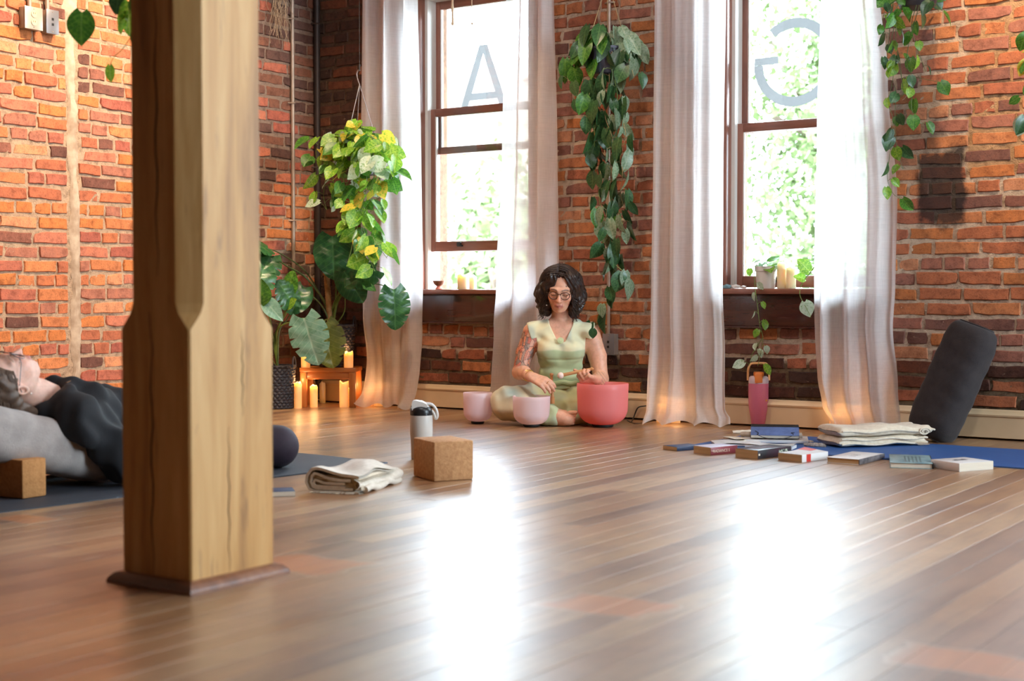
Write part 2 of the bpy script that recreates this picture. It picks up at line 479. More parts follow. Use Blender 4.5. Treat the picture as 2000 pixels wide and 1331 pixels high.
HOLES = [(a, b, WZ0, WZ1) for a, b in WINDOWS]
us = [L - .1] + span(L, -1.2, .022, [h for w in WINDOWS for h in w if h < -1.2]) + span(-1.1, ROOM_X1, .1, [h for w in WINDOWS for h in w if h > -1.3])
us = sorted(set(us)); zs = [-.05] + span(0, 2.5, .022, [WZ0, WZ1]) + span(2.6, CEIL, .1)
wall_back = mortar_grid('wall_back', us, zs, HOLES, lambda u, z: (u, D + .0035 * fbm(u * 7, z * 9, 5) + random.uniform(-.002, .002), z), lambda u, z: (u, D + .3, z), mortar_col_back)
wall_back['label'] = 'worn orange red brick wall with the tall windows'
yl = span(3.6, D, .022); yl = span(ROOM_Y0 - .1, 3.5, .1) + yl + [D + .1]
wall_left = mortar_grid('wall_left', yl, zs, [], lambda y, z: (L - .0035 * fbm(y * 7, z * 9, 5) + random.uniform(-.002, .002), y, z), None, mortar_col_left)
wall_left['label'] = 'warmly lit orange brick wall with thick pale mortar'

def hid_back(x, y):
    if 250 < x < 505: return True
    for (a, b) in ((706, 818), (988, 1082), (1272, 1416), (1586, 1746)):
        if a < x < b: return True
    if y > 625 and 1770 < x < 1930: return True
    return x < 500
def hid_left(x, y): return 272 < x < 494 or x > 625 or (y > 800 and x < 250)
WS = [(a, b, WZ0 - .17, WZ1 + .1) for a, b in WINDOWS]
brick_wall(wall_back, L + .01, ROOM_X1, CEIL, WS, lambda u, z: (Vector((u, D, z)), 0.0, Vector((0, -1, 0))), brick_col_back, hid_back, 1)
CHASE = 4.715                                                       # the plastered chase running up the left wall
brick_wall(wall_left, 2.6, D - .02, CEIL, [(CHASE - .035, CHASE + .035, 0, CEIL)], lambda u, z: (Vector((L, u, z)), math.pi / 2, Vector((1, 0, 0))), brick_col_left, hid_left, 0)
# the chase itself: a rough plaster strip
mb = MB(); rr = random.Random(5); zz = [i * .03 for i in range(int(CEIL / .03) + 1)]
rows = []
for z in zz:
    w0, w1 = .028 + .012 * fbm(z, 1, 8) + rr.uniform(-.005, .005), .03 + .014 * fbm(z, 3, 7) + rr.uniform(-.006, .006)
    wide = .02 if z > 1.98 else 0
    sh = .012 * math.sin(z * 2.3)
    rows.append([(L + .001, CHASE + sh - w0 - wide, z), (L + .012 + rr.uniform(-.002, .003), CHASE + sh - w0 * .55, z), (L + .015 + rr.uniform(-.003, .003), CHASE + sh, z),
                 (L + .012 + rr.uniform(-.003, .003), CHASE + sh + w1 * .5, z), (L + .001, CHASE + sh + w1 + wide, z)])
vs = [p for r_ in rows for p in r_]; fs = [(j * 5 + i, j * 5 + i + 1, j * 5 + 6 + i, j * 5 + 5 + i) for j in range(len(rows) - 1) for i in range(4)]
mb.add(vs, fs); ch = mb.build('plaster_chase', pbr('rough_plaster', (196, 176, 154), (160, 136, 114), 14, .95, .6, 40), wall_left)
ch['label'] = 'pale plaster strip filling a chase in the brick'

# other walls and ceiling (behind and beside the camera)
mb = MB(); ys = [ROOM_Y0] + [v for w in FILL_WINDOWS for v in w] + [D + .3]
for i in range(0, len(ys), 2): mb.box(ROOM_X1, ROOM_X1 + .2, ys[i], ys[i + 1], 0, CEIL)
for (a, b) in FILL_WINDOWS: mb.box(ROOM_X1, ROOM_X1 + .2, a, b, 0, SWZ0); mb.box(ROOM_X1, ROOM_X1 + .2, a, b, SWZ1, CEIL)
tag(mb.build('wall_right', M_PLAIN, smooth=False), kind='structure')
mb = MB(); mb.box(L - .3, ROOM_X1 + .2, ROOM_Y0 - .2, ROOM_Y0, 0, CEIL); tag(mb.build('wall_front', M_PLAIN, smooth=False), kind='structure')
mb = MB(); mb.box(L - .3, ROOM_X1 + .2, ROOM_Y0 - .2, D + .3, CEIL, CEIL + .2); tag(mb.build('ceiling', M_CEIL, smooth=False), kind='structure')

# ------------------------------------------------------------------ baseboards
def baseboard(name, path_fn, ln, label):
    # profile (depth from wall, z)
    prof = [(.004, 0), (.022, .004), (.022, .098), (.026, .1), (.028, .108), (.02, .118), (.018, .126), (.006, .132), (.004, .132)]
    n = max(2, int(ln / .4)); mb = MB(); vs = []; m = len(prof)
    for i in range(n + 1):
        for (d, z) in prof: vs.append(path_fn(i / n * ln, d, z))
    fs = [(i * m + k, i * m + k + 1, (i + 1) * m + k + 1, (i + 1) * m + k) for i in range(n) for k in range(m - 1)]
    fs += [tuple(range(m)), tuple(n * m + k for k in range(m - 1, -1, -1))]
    mb.add(vs, fs); o = mb.build(name, M_TRIM, angle=25); tag(o, label, kind='structure')
baseboard('baseboard_back', lambda s, d, z: (L + s, D - .006 - d, z + .006), ROOM_X1 - L, 'cream moulded baseboard under the windows')
baseboard('baseboard_left', lambda s, d, z: (L + .006 + d, ROOM_Y0 + s, z + .006), D - ROOM_Y0 - .03, 'cream moulded baseboard along the left wall')

# ------------------------------------------------------------------ floor: strip boards along y
def floor_material():
    m, nt, N, K = nodes_of('worn_varnished_pine_boards')
    p = N('ShaderNodeBsdfPrincipled'); out = N('ShaderNodeOutputMaterial'); K(p.outputs[0], out.inputs[0])
    at_ = N('ShaderNodeAttribute'); at_.attribute_name = 'Col'; oi = N('ShaderNodeObjectInfo')
    tone = mixc(nt, 1.0, oi.outputs['Color'], at_.outputs['Color'], 'MULTIPLY')
    v = coords(nt, 'World', (1, .07, 1)); vw = coords(nt, 'World')
    g = noise(nt, 26, 6, .62, v, .4); g2 = noise(nt, 90, 4, .6, v)
    grain = ramp(nt, math_n(nt, 'ADD', math_n(nt, 'MULTIPLY', g, .65), math_n(nt, 'MULTIPLY', g2, .35)), [(.33, (.52, .42, .36)), (.5, (1, 1, 1)), (.68, (1.22, 1.2, 1.14))])
    c = mixc(nt, .85, tone, mixc(nt, 1.0, tone, grain, 'MULTIPLY'))
    wear = ramp(nt, noise(nt, 1.9, 6, .7, vw, .4), [(.35, (.62, .54, .5)), (.55, (1, 1, 1)), (.75, (1.12, 1.14, 1.16))])
    c = mixc(nt, .8, c, mixc(nt, 1.0, c, wear, 'MULTIPLY'))
    # old partition line: a row of sanded orange patches across the boards
    sep = N('ShaderNodeSeparateXYZ'); K(vw, sep.inputs[0])
    wob = math_n(nt, 'MULTIPLY', math_n(nt, 'SUBTRACT', noise(nt, 7, 4, .6, vw), .5), .9); tot = None; rim = None
    for (cx, cy, rx, ry) in ((-2.36, 2.57, .135, .11), (-1.52, 2.59, .13, .09), (-.72, 2.55, .17, .09), (-3.52, 2.63, .09, .06)):
        dx = math_n(nt, 'ABSOLUTE', math_n(nt, 'DIVIDE', math_n(nt, 'SUBTRACT', sep.outputs['X'], cx), rx)); dy = math_n(nt, 'ABSOLUTE', math_n(nt, 'DIVIDE', math_n(nt, 'SUBTRACT', sep.outputs['Y'], cy), ry))
        d = math_n(nt, 'ADD', math_n(nt, 'MAXIMUM', dx, dy), wob); q = ramp(nt, d, [(.72, (1, 1, 1)), (.95, (0, 0, 0))]); r2 = ramp(nt, d, [(.8, (0, 0, 0)), (.95, (1, 1, 1)), (1.2, (0, 0, 0))])
        tot = q if tot is None else math_n(nt, 'MAXIMUM', tot, q); rim = r2 if rim is None else math_n(nt, 'MAXIMUM', rim, r2)
    c = mixc(nt, math_n(nt, 'MULTIPLY', rim, .45), c, lin4((206, 186, 166)))
    c = mixc(nt, math_n(nt, 'MULTIPLY', tot, .8), c, mixc(nt, g, lin4((158, 84, 36)), lin4((216, 146, 84))))
    dots = ramp(nt, noise(nt, 55, 3, .5, vw), [(.26, (1, 1, 1)), (.3, (0, 0, 0))])
    c = mixc(nt, math_n(nt, 'MULTIPLY', dots, .6), c, lin4((60, 38, 28)))
    scr = ramp(nt, noise(nt, 9, 3, .6, coords(nt, 'World', (6, .35, 1)), .8), [(.7, (0, 0, 0)), (.76, (1, 1, 1))])
    c = mixc(nt, math_n(nt, 'MULTIPLY', scr, .35), c, lin4((206, 190, 172)))
    K(c, p.inputs['Base Color'])
    rg = ramp(nt, noise(nt, 6, 5, .65, v), [(.3, (.36, .36, .36)), (.7, (.56, .56, .56))])
    K(rg, p.inputs['Roughness']); p.inputs['Specular IOR Level'].default_value = .6
    p.inputs['Coat Weight'].default_value = .85; p.inputs['Coat Roughness'].default_value = .33; p.inputs['Coat IOR'].default_value = 1.75
    hb = math_n(nt, 'ADD', noise(nt, 3.2, 3, .5, coords(nt, 'World', (4, .5, 1))), math_n(nt, 'MULTIPLY', g2, .16))
    K(bump_n(nt, hb, .16, .012), p.inputs['Normal'])
    return m
M_FLOOR = floor_material()
PW = .083
def plank_mesh():
    mb = MB(); w = PW - .0016; b = .0003
    mb.add([(-w / 2, 0, -.018), (w / 2, 0, -.018), (-w / 2, 0, -b), (w / 2, 0, -b), (-w / 2 + b, .0008, 0), (w / 2 - b, .0008, 0),
            (-w / 2, 1, -.018), (w / 2, 1, -.018), (-w / 2, 1, -b), (w / 2, 1, -b), (-w / 2 + b, .9992, 0), (w / 2 - b, .9992, 0)],
           [(0, 1, 3, 2), (2, 3, 5, 4), (6, 8, 9, 7), (8, 10, 11, 9), (4, 5, 11, 10), (2, 4, 10, 8), (5, 3, 9, 11), (0, 2, 8, 6), (1, 7, 9, 3), (0, 6, 7, 1)])
    me = mb.mesh('floor_board', M_FLOOR, False)
    a = me.color_attributes.new('Col', 'FLOAT_COLOR', 'POINT'); a.data.foreach_set('color', [1.0] * (4 * len(me.vertices)))
    return me
PLANK = plank_mesh()
mb = MB(); mb.box(L - .3, ROOM_X1 + .2, ROOM_Y0 - .2, D + .3, -.2, -.012)
floor = mb.build('floor', pbr('dark_subfloor', (46, 32, 24), None, rough=.9), smooth=False); tag(floor, 'worn varnished pine strip floor', kind='structure')
rnd = random.Random(11); boards = []
x = L + PW / 2
FC = [(158, 120, 82), (168, 130, 90), (142, 104, 72), (174, 138, 98), (132, 96, 66), (160, 118, 78)]
while x < ROOM_X1:
    y = ROOM_Y0 - rnd.uniform(0, 2.5)
    while y < D:
        ln = rnd.uniform(1.6, 3.6); a, b = max(y, ROOM_Y0), min(y + ln, D)
        if b - a > .05: boards.append((x, a, b, lin(rnd.choice(FC))))
        y += ln
    x += PW
def board_view(t):
    best = 0
    for s in (.1, .3, .5, .7, .9):
        px, py, k = proj((t[0], t[1] + (t[2] - t[1]) * s, 0))
        if k > .3 and -30 < px < 2030 and py < 1360: best = max(best, (t[2] - t[1]) / k)
    return best
boards.sort(key=lambda t: -board_view(t))
vs, fs, cs = [], [], []
for i, t in enumerate(boards):
    zj = rnd.uniform(-.0002, .0002)
    if i < 300 and board_view(t) > 0:
        o = bpy.data.objects.new('floor_board', PLANK); COL.objects.link(o); o.parent = floor
        o.location = (t[0], t[1], zj); o.scale = (1, t[2] - t[1] - .0012, 1); o.color = t[3] + (1,)
    else:
        n0 = len(vs); vs += [(v.co.x + t[0], t[1] + v.co.y * (t[2] - t[1] - .0012), v.co.z + zj) for v in PLANK.vertices]
        fs += [tuple(q + n0 for q in p.vertices) for p in PLANK.polygons]; cs += list(t[3] + (1.0,)) * len(PLANK.vertices)
me = bpy.data.meshes.new('boards_beyond'); me.from_pydata(vs, [], fs); me.materials.append(M_FLOOR)
a = me.color_attributes.new('Col', 'FLOAT_COLOR', 'POINT'); a.data.foreach_set('color', cs)
o = link('boards_beyond', me, floor); o.color = (1, 1, 1, 1); tag(o, kind='stuff')
# ================================================================== the timber post
def post():
    x1, y0 = -2.345, 2.18; w, dp, c = .225, .262, .043
    t = thing('timber_post', 'stop-chamfered square timber post standing in the foreground', 'post', (x1 - w / 2, y0 + dp / 2, 0))
    m, nt, N, K = nodes_of('old_pine_post')
    p = N('ShaderNodeBsdfPrincipled'); out = N('ShaderNodeOutputMaterial'); K(p.outputs[0], out.inputs[0])
    v = coords(nt, 'Object', (1, 1, .09)); vo = coords(nt, 'Object', (1, 1, .45))
    f = math_n(nt, 'ADD', math_n(nt, 'MULTIPLY', noise(nt, 18, 6, .6, v, .5), .6), math_n(nt, 'MULTIPLY', noise(nt, 5, 3, .5, v), .4))
    col = ramp(nt, f, [(.34, lin((150, 102, 50))), (.48, lin((198, 148, 84))), (.68, lin((224, 182, 122)))])
    kn = ramp(nt, noise(nt, 9, 3, .55, vo, .3), [(.27, (1, 1, 1)), (.34, (0, 0, 0))])
    col = mixc(nt, math_n(nt, 'MULTIPLY', kn, .8), col, lin4((70, 44, 26)))
    st = ramp(nt, noise(nt, 40, 4, .6, v), [(.3, (1, 1, 1)), (.38, (0, 0, 0))])
    col = mixc(nt, math_n(nt, 'MULTIPLY', st, .5), col, lin4((112, 74, 42)))
    K(col, p.inputs['Base Color']); p.inputs['Roughness'].default_value = .55
    K(bump_n(nt, noise(nt, 60, 4, .6, v), .25, .004), p.inputs['Normal'])
    hw, hd = w / 2, dp / 2
    def ring(ch, z, g=0.0):
        e = ch
        return [(-hw + e, -hd, z), (hw - e, -hd, z), (hw, -hd + e, z), (hw, hd - e, z), (hw - e, hd, z), (-hw + e, hd, z), (-hw, hd - e, z), (-hw, -hd + e, z)]
    rows = [ring(.004, 0), ring(.004, .2), ring(.004, .4), ring(.004, .582), ring(.02, .6), ring(c * .8, .618), ring(c, .64), ring(c, 1.2), ring(c, 2.0), ring(c, 2.9), ring(.004, 3.0), ring(.004, CEIL)]
    mb = MB(); vs = [q for r_ in rows for q in r_]; n = 8
    fs = [(j * n + i, j * n + (i + 1) % n, (j + 1) * n + (i + 1) % n, (j + 1) * n + i) for j in range(len(rows) - 1) for i in range(n)] + [tuple(range(7, -1, -1)), tuple((len(rows) - 1) * n + i for i in range(n))]
    mb.add(vs, fs); mb.build('shaft', m, t, True, 12)
    # drying checks: thin dark splits on the two faces
    mb = MB()
    for (yy, z0, z1, xx) in ((-hd - .0006, .02, .62, -.01), (-hd - .0006, .7, 1.35, .012), (-hd - .0006, 1.5, 2.3, -.03)):
        k = 14; pts = [(xx + .004 * math.sin(i * 1.7), yy, z0 + (z1 - z0) * i / k) for i in range(k + 1)]
        wd = [.0004 + .0022 * math.sin(math.pi * i / k) for i in range(k + 1)]
        mb.add([(q[0] - a, q[1], q[2]) for q, a in zip(pts, wd)] + [(q[0] + a, q[1], q[2]) for q, a in zip(pts, wd)], [(i, i + 1, k + 2 + i, k + 1 + i) for i in range(k)])
    for (yy, z0, z1) in ((-.015, .03, .36), (.03, .38, .58)):
        k = 12; pts = [(hw + .0006, yy + .003 * math.sin(i * 2.1), z0 + (z1 - z0) * i / k) for i in range(k + 1)]
        wd = [.0003 + .001 * math.sin(math.pi * i / k) for i in range(k + 1)]
        mb.add([(q[0], q[1] - a, q[2]) for q, a in zip(pts, wd)] + [(q[0], q[1] + a, q[2]) for q, a in zip(pts, wd)], [(i, i + 1, k + 2 + i, k + 1 + i) for i in range(k)])
    mb.build('drying_split', pbr('dark_split', (40, 26, 16), None, rough=.9), t)
    # base shoe: quarter-round strips, one per side
    MS = wood('shoe_moulding', (92, 54, 34), (130, 82, 54), (156, 108, 76), 'X', .35, 8, .3)
    q = .026; prof = [(0, 0), (q, 0), (q, .006), (q * .87, .013), (q * .5, .022), (0, .026)]
    def strip(a, b, nrm):
        mb = MB(); a, b, nrm = Vector(a), Vector(b), Vector(nrm); dr = (b - a).normalized()
        vs = []
        for (pt, s) in ((a, -1), (b, 1)):
            for (d, z) in prof: vs.append(pt + nrm * d + dr * (s * d) + Vector((0, 0, z)))
        m_ = len(prof); fs = [(k, k + 1, m_ + k + 1, m_ + k) for k in range(m_ - 1)] + [tuple(range(m_)), tuple(range(2 * m_ - 1, m_ - 1, -1))]
        mb.add(vs, fs); mb.build('shoe_moulding', MS, t, True, 40)
    strip((-hw, -hd, 0), (hw, -hd, 0), (0, -1, 0)); strip((hw, -hd, 0), (hw, hd, 0), (1, 0, 0)); strip((hw, hd, 0), (-hw, hd, 0), (0, 1, 0)); strip((-hw, hd, 0), (-hw, -hd, 0), (-1, 0, 0))
post()
# ================================================================== windows
M_SASH = wood('reddish_brown_window_wood', (112, 66, 52), (138, 86, 68), (156, 102, 82), 'Z', .35, 9, .2)
M_SASHH = wood('reddish_brown_window_wood_rail', (112, 66, 52), (138, 86, 68), (156, 102, 82), 'X', .35, 9, .2)
M_APRON = wood('dark_mahogany', (44, 18, 14), (64, 28, 20), (84, 40, 28), 'X', .22, 8, .5)
M_WHITE = pbr('white_track', (226, 222, 214), None, rough=.4)
def pane_material():
    m, nt, N, K = nodes_of('window_glass')
    out = N('ShaderNodeOutputMaterial'); mx = N('ShaderNodeMixShader'); t = N('ShaderNodeBsdfTransparent'); g = N('ShaderNodeBsdfGlossy')
    g.inputs['Roughness'].default_value = .02; t.inputs['Color'].default_value = (.96, .98, .97, 1)
    f = N('ShaderNodeFresnel'); f.inputs['IOR'].default_value = 1.45
    K(f.outputs[0], mx.inputs[0]); K(t.outputs[0], mx.inputs[1]); K(g.outputs[0], mx.inputs[2]); K(mx.outputs[0], out.inputs[0]); return m
def film_material():
    m, nt, N, K = nodes_of('frosted_letter_film')
    out = N('ShaderNodeOutputMaterial'); mx = N('ShaderNodeMixShader'); t = N('ShaderNodeBsdfTransparent'); d = N('ShaderNodeBsdfTranslucent')
    d.inputs['Color'].default_value = (.205, .205, .206, 1); t.inputs['Color'].default_value = (.8, .8, .8, 1); mx.inputs[0].default_value = .985
    K(t.outputs[0], mx.inputs[1]); K(d.outputs[0], mx.inputs[2]); K(mx.outputs[0], out.inputs[0]); return m
M_PANE, M_FILM = pane_material(), film_material()
M_LATCH = pbr('black_latch', (28, 28, 30), None, rough=.4)
YL, YU = D + .075, D + .125                 # planes of the lower and the upper sash
RAIL = 1.50                                  # height of the meeting rail
def letter_poly(ch, cx, z0, h, y, win):
    mb = MB()
    if ch == 'A':
        w, t = h * .92, h * .13
        ti = t * 1.1; inner = lambda z: (w / 2 - ti) * (1 - (z - z0) / (h * .86))          # half width of the opening at height z
        za, zb = z0 + h * .13, z0 + h * .24
        outs = [[(cx - w / 2, z0), (cx - w / 2 + ti, z0), (cx, z0 + h * .86), (cx, z0 + h), (cx - t * .6, z0 + h)],
                [(cx + w / 2, z0), (cx + w / 2 - ti, z0), (cx, z0 + h * .86), (cx, z0 + h), (cx + t * .6, z0 + h)],
                [(cx - inner(za), za), (cx + inner(za), za), (cx + inner(zb), zb), (cx - inner(zb), zb)]]
        for q in outs: mb.prism(q, y, y + .0006)
    elif ch in 'GO':
        r1, r0 = h / 2, h / 2 * .78; cz = z0 + r1
        a0, a1 = (0, 360) if ch == 'O' else (135, 440 - 62)      # the G is read from the street: mirrored in here
        n = 40; arc = [R(a0 + (a1 - a0) * i / n) for i in range(n + 1)]
        if ch == 'G': arc = [R(128 - i * (308) / n) for i in range(n + 1)]      # from upper left, over the right, to the left end
        for i in range(n):
            p, q = arc[i], arc[i + 1]
            mb.prism([(cx + r0 * math.cos(p), cz + r0 * math.sin(p)), (cx + r1 * math.cos(p), cz + r1 * math.sin(p)), (cx + r1 * math.cos(q), cz + r1 * math.sin(q)), (cx + r0 * math.cos(q), cz + r0 * math.sin(q))], y, y + .0006)
        if ch == 'G': mb.prism([(cx - r1, cz + .0003), (cx - r1 * .4, cz + .0003), (cx - r1 * .4, cz + r1 * .17), (cx - r1 * .98, cz + r1 * .17)], y, y + .0006)
    else:                                                        # Y
        t = h * .11
        mb.prism([(cx - t / 2, z0), (cx + t / 2, z0), (cx + t / 2, z0 + h * .45), (cx - t / 2, z0 + h * .45)], y, y + .0006)
        for s in (-1, 1): mb.prism([(cx - s * t / 2, z0 + h * .42), (cx + s * t * .6, z0 + h * .42), (cx + s * h * .36, z0 + h), (cx + s * (h * .36 - t * 1.2), z0 + h)], y, y + .0006)
    o = mb.build('window_letter', M_FILM, win, False); o['label'] = 'frosted film letter on the glass'
def sash(win, name, x0, x1, z0, z1, y, latches=False, top=.05, bot=.06, st=.042):
    mb = MB(); t = .034
    mb.box(x0, x0 + st, y, y + t, z0, z1, .004); mb.box(x1 - st, x1, y, y + t, z0, z1, .004)
    o = mb.build(name, M_SASH, win)
    mb = MB(); mb.box(x0 + st - .001, x1 - st + .001, y + .0008, y + t, z0, z0 + bot, .004); mb.box(x0 + st - .001, x1 - st + .001, y + .0008, y + t, z1 - top, z1, .004)
    mb.build('sash_rail', M_SASHH, o)
    mb = MB(); mb.box(x0 + st - .006, x1 - st + .006, y + .015, y + .019, z0 + bot - .006, z1 - top + .006); mb.build('pane', M_PANE, o, False)
    mb = MB()                                                       # pale glazing bead
    for (a, b, c, d) in ((x0 + st, x0 + st + .007, z0 + bot, z1 - top), (x1 - st - .007, x1 - st, z0 + bot, z1 - top)): mb.box(a, b, y + .004, y + .014, c, d)
    mb.build('glazing_bead', M_WHITE, o, False)
    if latches:
        for fx in (.3, .72):
            xx = x0 + (x1 - x0) * fx; mb = MB(); mb.box(xx - .02, xx + .02, y - .006, y + .004, z0 + .026, z0 + .036, .002); mb.box(xx - .014, xx + .014, y - .018, y - .004, z0 + .03, z0 + .052, .003)
            mb.build('sash_lift', M_LATCH, o)
    return o
def window(i, x0, x1, lift, letter):
    win = bpy.data.objects.new('window_%d' % (i + 1), None); COL.objects.link(win)
    tag(win, ['tall brown sash window with its lower sash raised, letter A', 'tall brown sash window with closed sashes, mirrored letter G', 'tall sash window beyond the right edge', 'last tall sash window on the right'][i], kind='structure')
    mb = MB(); f = .03
    mb.box(x0, x0 + f, D - .012, D + .07, WZ0, WZ1, .003); mb.box(x1 - f, x1, D - .012, D + .07, WZ0, WZ1, .003)      # inner stops
    mb.box(x0 - .0, x0 + f * .6, D + .07, D + .2, WZ0, WZ1); mb.box(x1 - f * .6, x1, D + .07, D + .2, WZ0, WZ1)
    mb.build('jamb', M_SASH, win)
    mb = MB(); mb.box(x0, x1, D - .012, D + .2, WZ1 - .03, WZ1 + .002, .003); mb.box(x0 - .01, x1 + .01, D - .02, D + .01, WZ1 - .002, WZ1 + .2, .004); mb.build('head_board', M_APRON, win)
    mb = MB()
    for xa in (x0 + f, x1 - f - .02): mb.box(xa, xa + .02, D + .045, D + .16, WZ0 + .02, WZ1 - .03)
    mb.box(x0 + f, x1 - f, D + .045, D + .16, WZ1 - .05, WZ1 - .03)
    mb.build('white_track', M_WHITE, win, False)
    # stool (inner sill) and apron
    mb = MB(); mb.box(x0 - .03, x1 + .03, D - .075, D + .2, WZ0 + .0, WZ0 + .028, .008); mb.build('sill', M_SASHH, win)
    mb = MB(); mb.box(x0 - .01, x1 + .01, D - .045, D - .006, WZ0 - .16, WZ0 + .002, .006); mb.box(x0 - .01, x1 + .01, D - .052, D - .006, WZ0 - .168, WZ0 - .158, .003); mb.build('apron', M_APRON, win)
    xa, xb = x0 + f + .008, x1 - f - .008; zb = WZ0 + .034
    sash(win, 'upper_sash', xa, xb, RAIL - .02, WZ1 - .045, YU, False, .05, .042)
    sash(win, 'lower_sash', xa, xb, zb + lift, RAIL + .025 + lift, YL, True, .045, .058)
    letter_poly(letter, {'A': at(940, 150, YU).x, 'G': at(1549, 115, YU).x}.get(letter, (x0 + x1) / 2), {'A': 1.735, 'G': 1.60}.get(letter, 1.6), {'A': .36, 'G': .44}.get(letter, .44), YU + .02, win)
    return win
for i, ((a, b), lift, le) in enumerate(zip(WINDOWS, (.215, 0, 0, 0), 'AGOY')): window(i, a, b, lift, le)

for i, (a, b) in enumerate(FILL_WINDOWS):                           # the added fill window of the right wall, out of frame
    win = bpy.data.objects.new('window_%d' % (5 + i), None); COL.objects.link(win); tag(win, 'wide unseen fill window added in the right wall', kind='structure')
    mb = MB(); x0, x1 = ROOM_X1 + .06, ROOM_X1 + .1; zm = (SWZ0 + SWZ1) / 2
    for (p, q, r_, t) in ((a, a + .05, SWZ0, SWZ1), (b - .05, b, SWZ0, SWZ1), (a, b, SWZ0, SWZ0 + .06), (a, b, SWZ1 - .05, SWZ1), (a, b, zm - .02, zm + .02)): mb.box(x0, x1, p, q, r_, t, .003)
    mb.build('window_frame', M_SASH, win); mb = MB(); mb.box(x0 + .018, x0 + .022, a + .02, b - .02, SWZ0 + .02, SWZ1 - .02); mb.build('pane', M_PANE, win, False)
# ================================================================== outside the windows
M_FACADE = pbr('pale_painted_masonry', (158, 142, 132), (140, 124, 116), .5, .9, stretch=(1, 1, 10), kind='World', bump=.2, bscale=3)
fac = thing('neighbour_building', 'pale masonry building across the street behind the left window', 'building', (-19.5, 22, -5))
mb = MB(); mb.box(-9, 6.2, 0, 6, 0, 9.6); mb.build('facade', M_FACADE, fac, False)
mb = MB(); mb.box(-9.1, 6.3, -.25, 6, 9.6, 10.0, .05); mb.build('cornice', M_FACADE, fac, False)
M_FLEAF = pbr('distant_foliage', (80, 97, 55), (99, 115, 70), 2, .7, kind='World')
M_BARK = pbr('bark', (96, 80, 66), (70, 58, 48), 8, .9, .5)
def far_tree(label, loc, h, rx, rz, n, seed):
    rn = random.Random(seed); t = thing('street_tree', label, 'tree', loc, 0, 'trees across the street')
    mb = MB(); mb.tube(smoothpath([(0, 0, 0), (.15, .1, h * .4), (-.1, 0, h * .8)], 5), [.22 - .012 * i for i in range(11)], 8)
    for k in range(7):
        a = rn.uniform(0, 6.28); mb.tube(smoothpath([(0, 0, h * rn.uniform(.35, .6)), (math.cos(a) * rx * .4, math.sin(a) * rx * .4, h * .7), (math.cos(a) * rx * .8, math.sin(a) * rx * .8, h * rn.uniform(.75, .95))], 4), .05, 5)
    mb.build('trunk', M_BARK, t)
    vs, fs = [], []
    for k in range(n):
        d = Vector((rn.gauss(0, 1), rn.gauss(0, 1), rn.gauss(0, 1))).normalized() * rn.uniform(.3, 1) * (1 + .25 * math.sin(rn.random() * 9))
        c = Vector((d.x * rx, d.y * rx, h * .72 + d.z * rz)); s = rn.uniform(.05, .1)
        a = Vector((rn.gauss(0, 1), rn.gauss(0, 1), rn.gauss(0, 1))).normalized(); b = a.orthogonal().normalized()
        q = len(vs); vs += [c - a * s, c + b * s * .6, c + a * s, c - b * s * .6]; fs.append((q, q + 1, q + 2, q + 3))
    me = bpy.data.meshes.new('foliage'); me.from_pydata([tuple(v) for v in vs], [], fs); me.materials.append(M_FLEAF)
    tag(link('foliage', me, t), kind='stuff')
far_tree('leafy green tree filling the view of the right window', (-7.7, 22.6, -5), 11.2, 2.85, 4.6, 34000, 3)
far_tree('leafy green tree at the right side of the left window', (-11.75, 17.2, -5), 7.4, 1.25, 2.4, 9000, 4)
far_tree('leafy street tree out beyond the right edge', (-.4, 17, -5), 9.2, 2.3, 3.0, 5000, 5)
mb = MB(); mb.box(-60, 60, D + 2, 70, -5.3, -5.0); tag(mb.build('street_ground', pbr('pale_pavement', (170, 166, 160), (150, 146, 140), 1, .9), smooth=False), 'pale street ground far below the windows', 'ground', kind='structure')
# flag pole leaning outside the left window
fp = thing('flag_pole', 'bare slanted flag pole with ball top outside the left window', 'flag pole', (0, 0, 0))
a, b = at(855, 522, 7.3), at(898, 425, 7.75)
mb = MB(); mb.tube([a, b], .016, 10); mb.build('pole', pbr('galvanised_steel', (188, 192, 198), None, rough=.4, metal=.3), fp)
mb = MB(); mb.lathe([(0, -.03), (.02, -.024), (.03, -.008), (.03, .008), (.02, .024), (0, .03)], 16, b + (b - a).normalized() * .035); mb.tube([b - (b - a).normalized() * .03, b - (b - a).normalized() * .005], .026, 12); mb.build('finial', pbr('grey_finial', (160, 164, 172), None, rough=.4), fp)
mb = MB(); mb.tube([a - (b - a).normalized() * .03, a + (b - a).normalized() * .08], .024, 10); mb.tube([a, Vector((a.x - .35, D + .3, a.z - .35))], .014, 8); mb.build('bracket', pbr('grey_bracket', (120, 122, 126), None, rough=.5), fp)

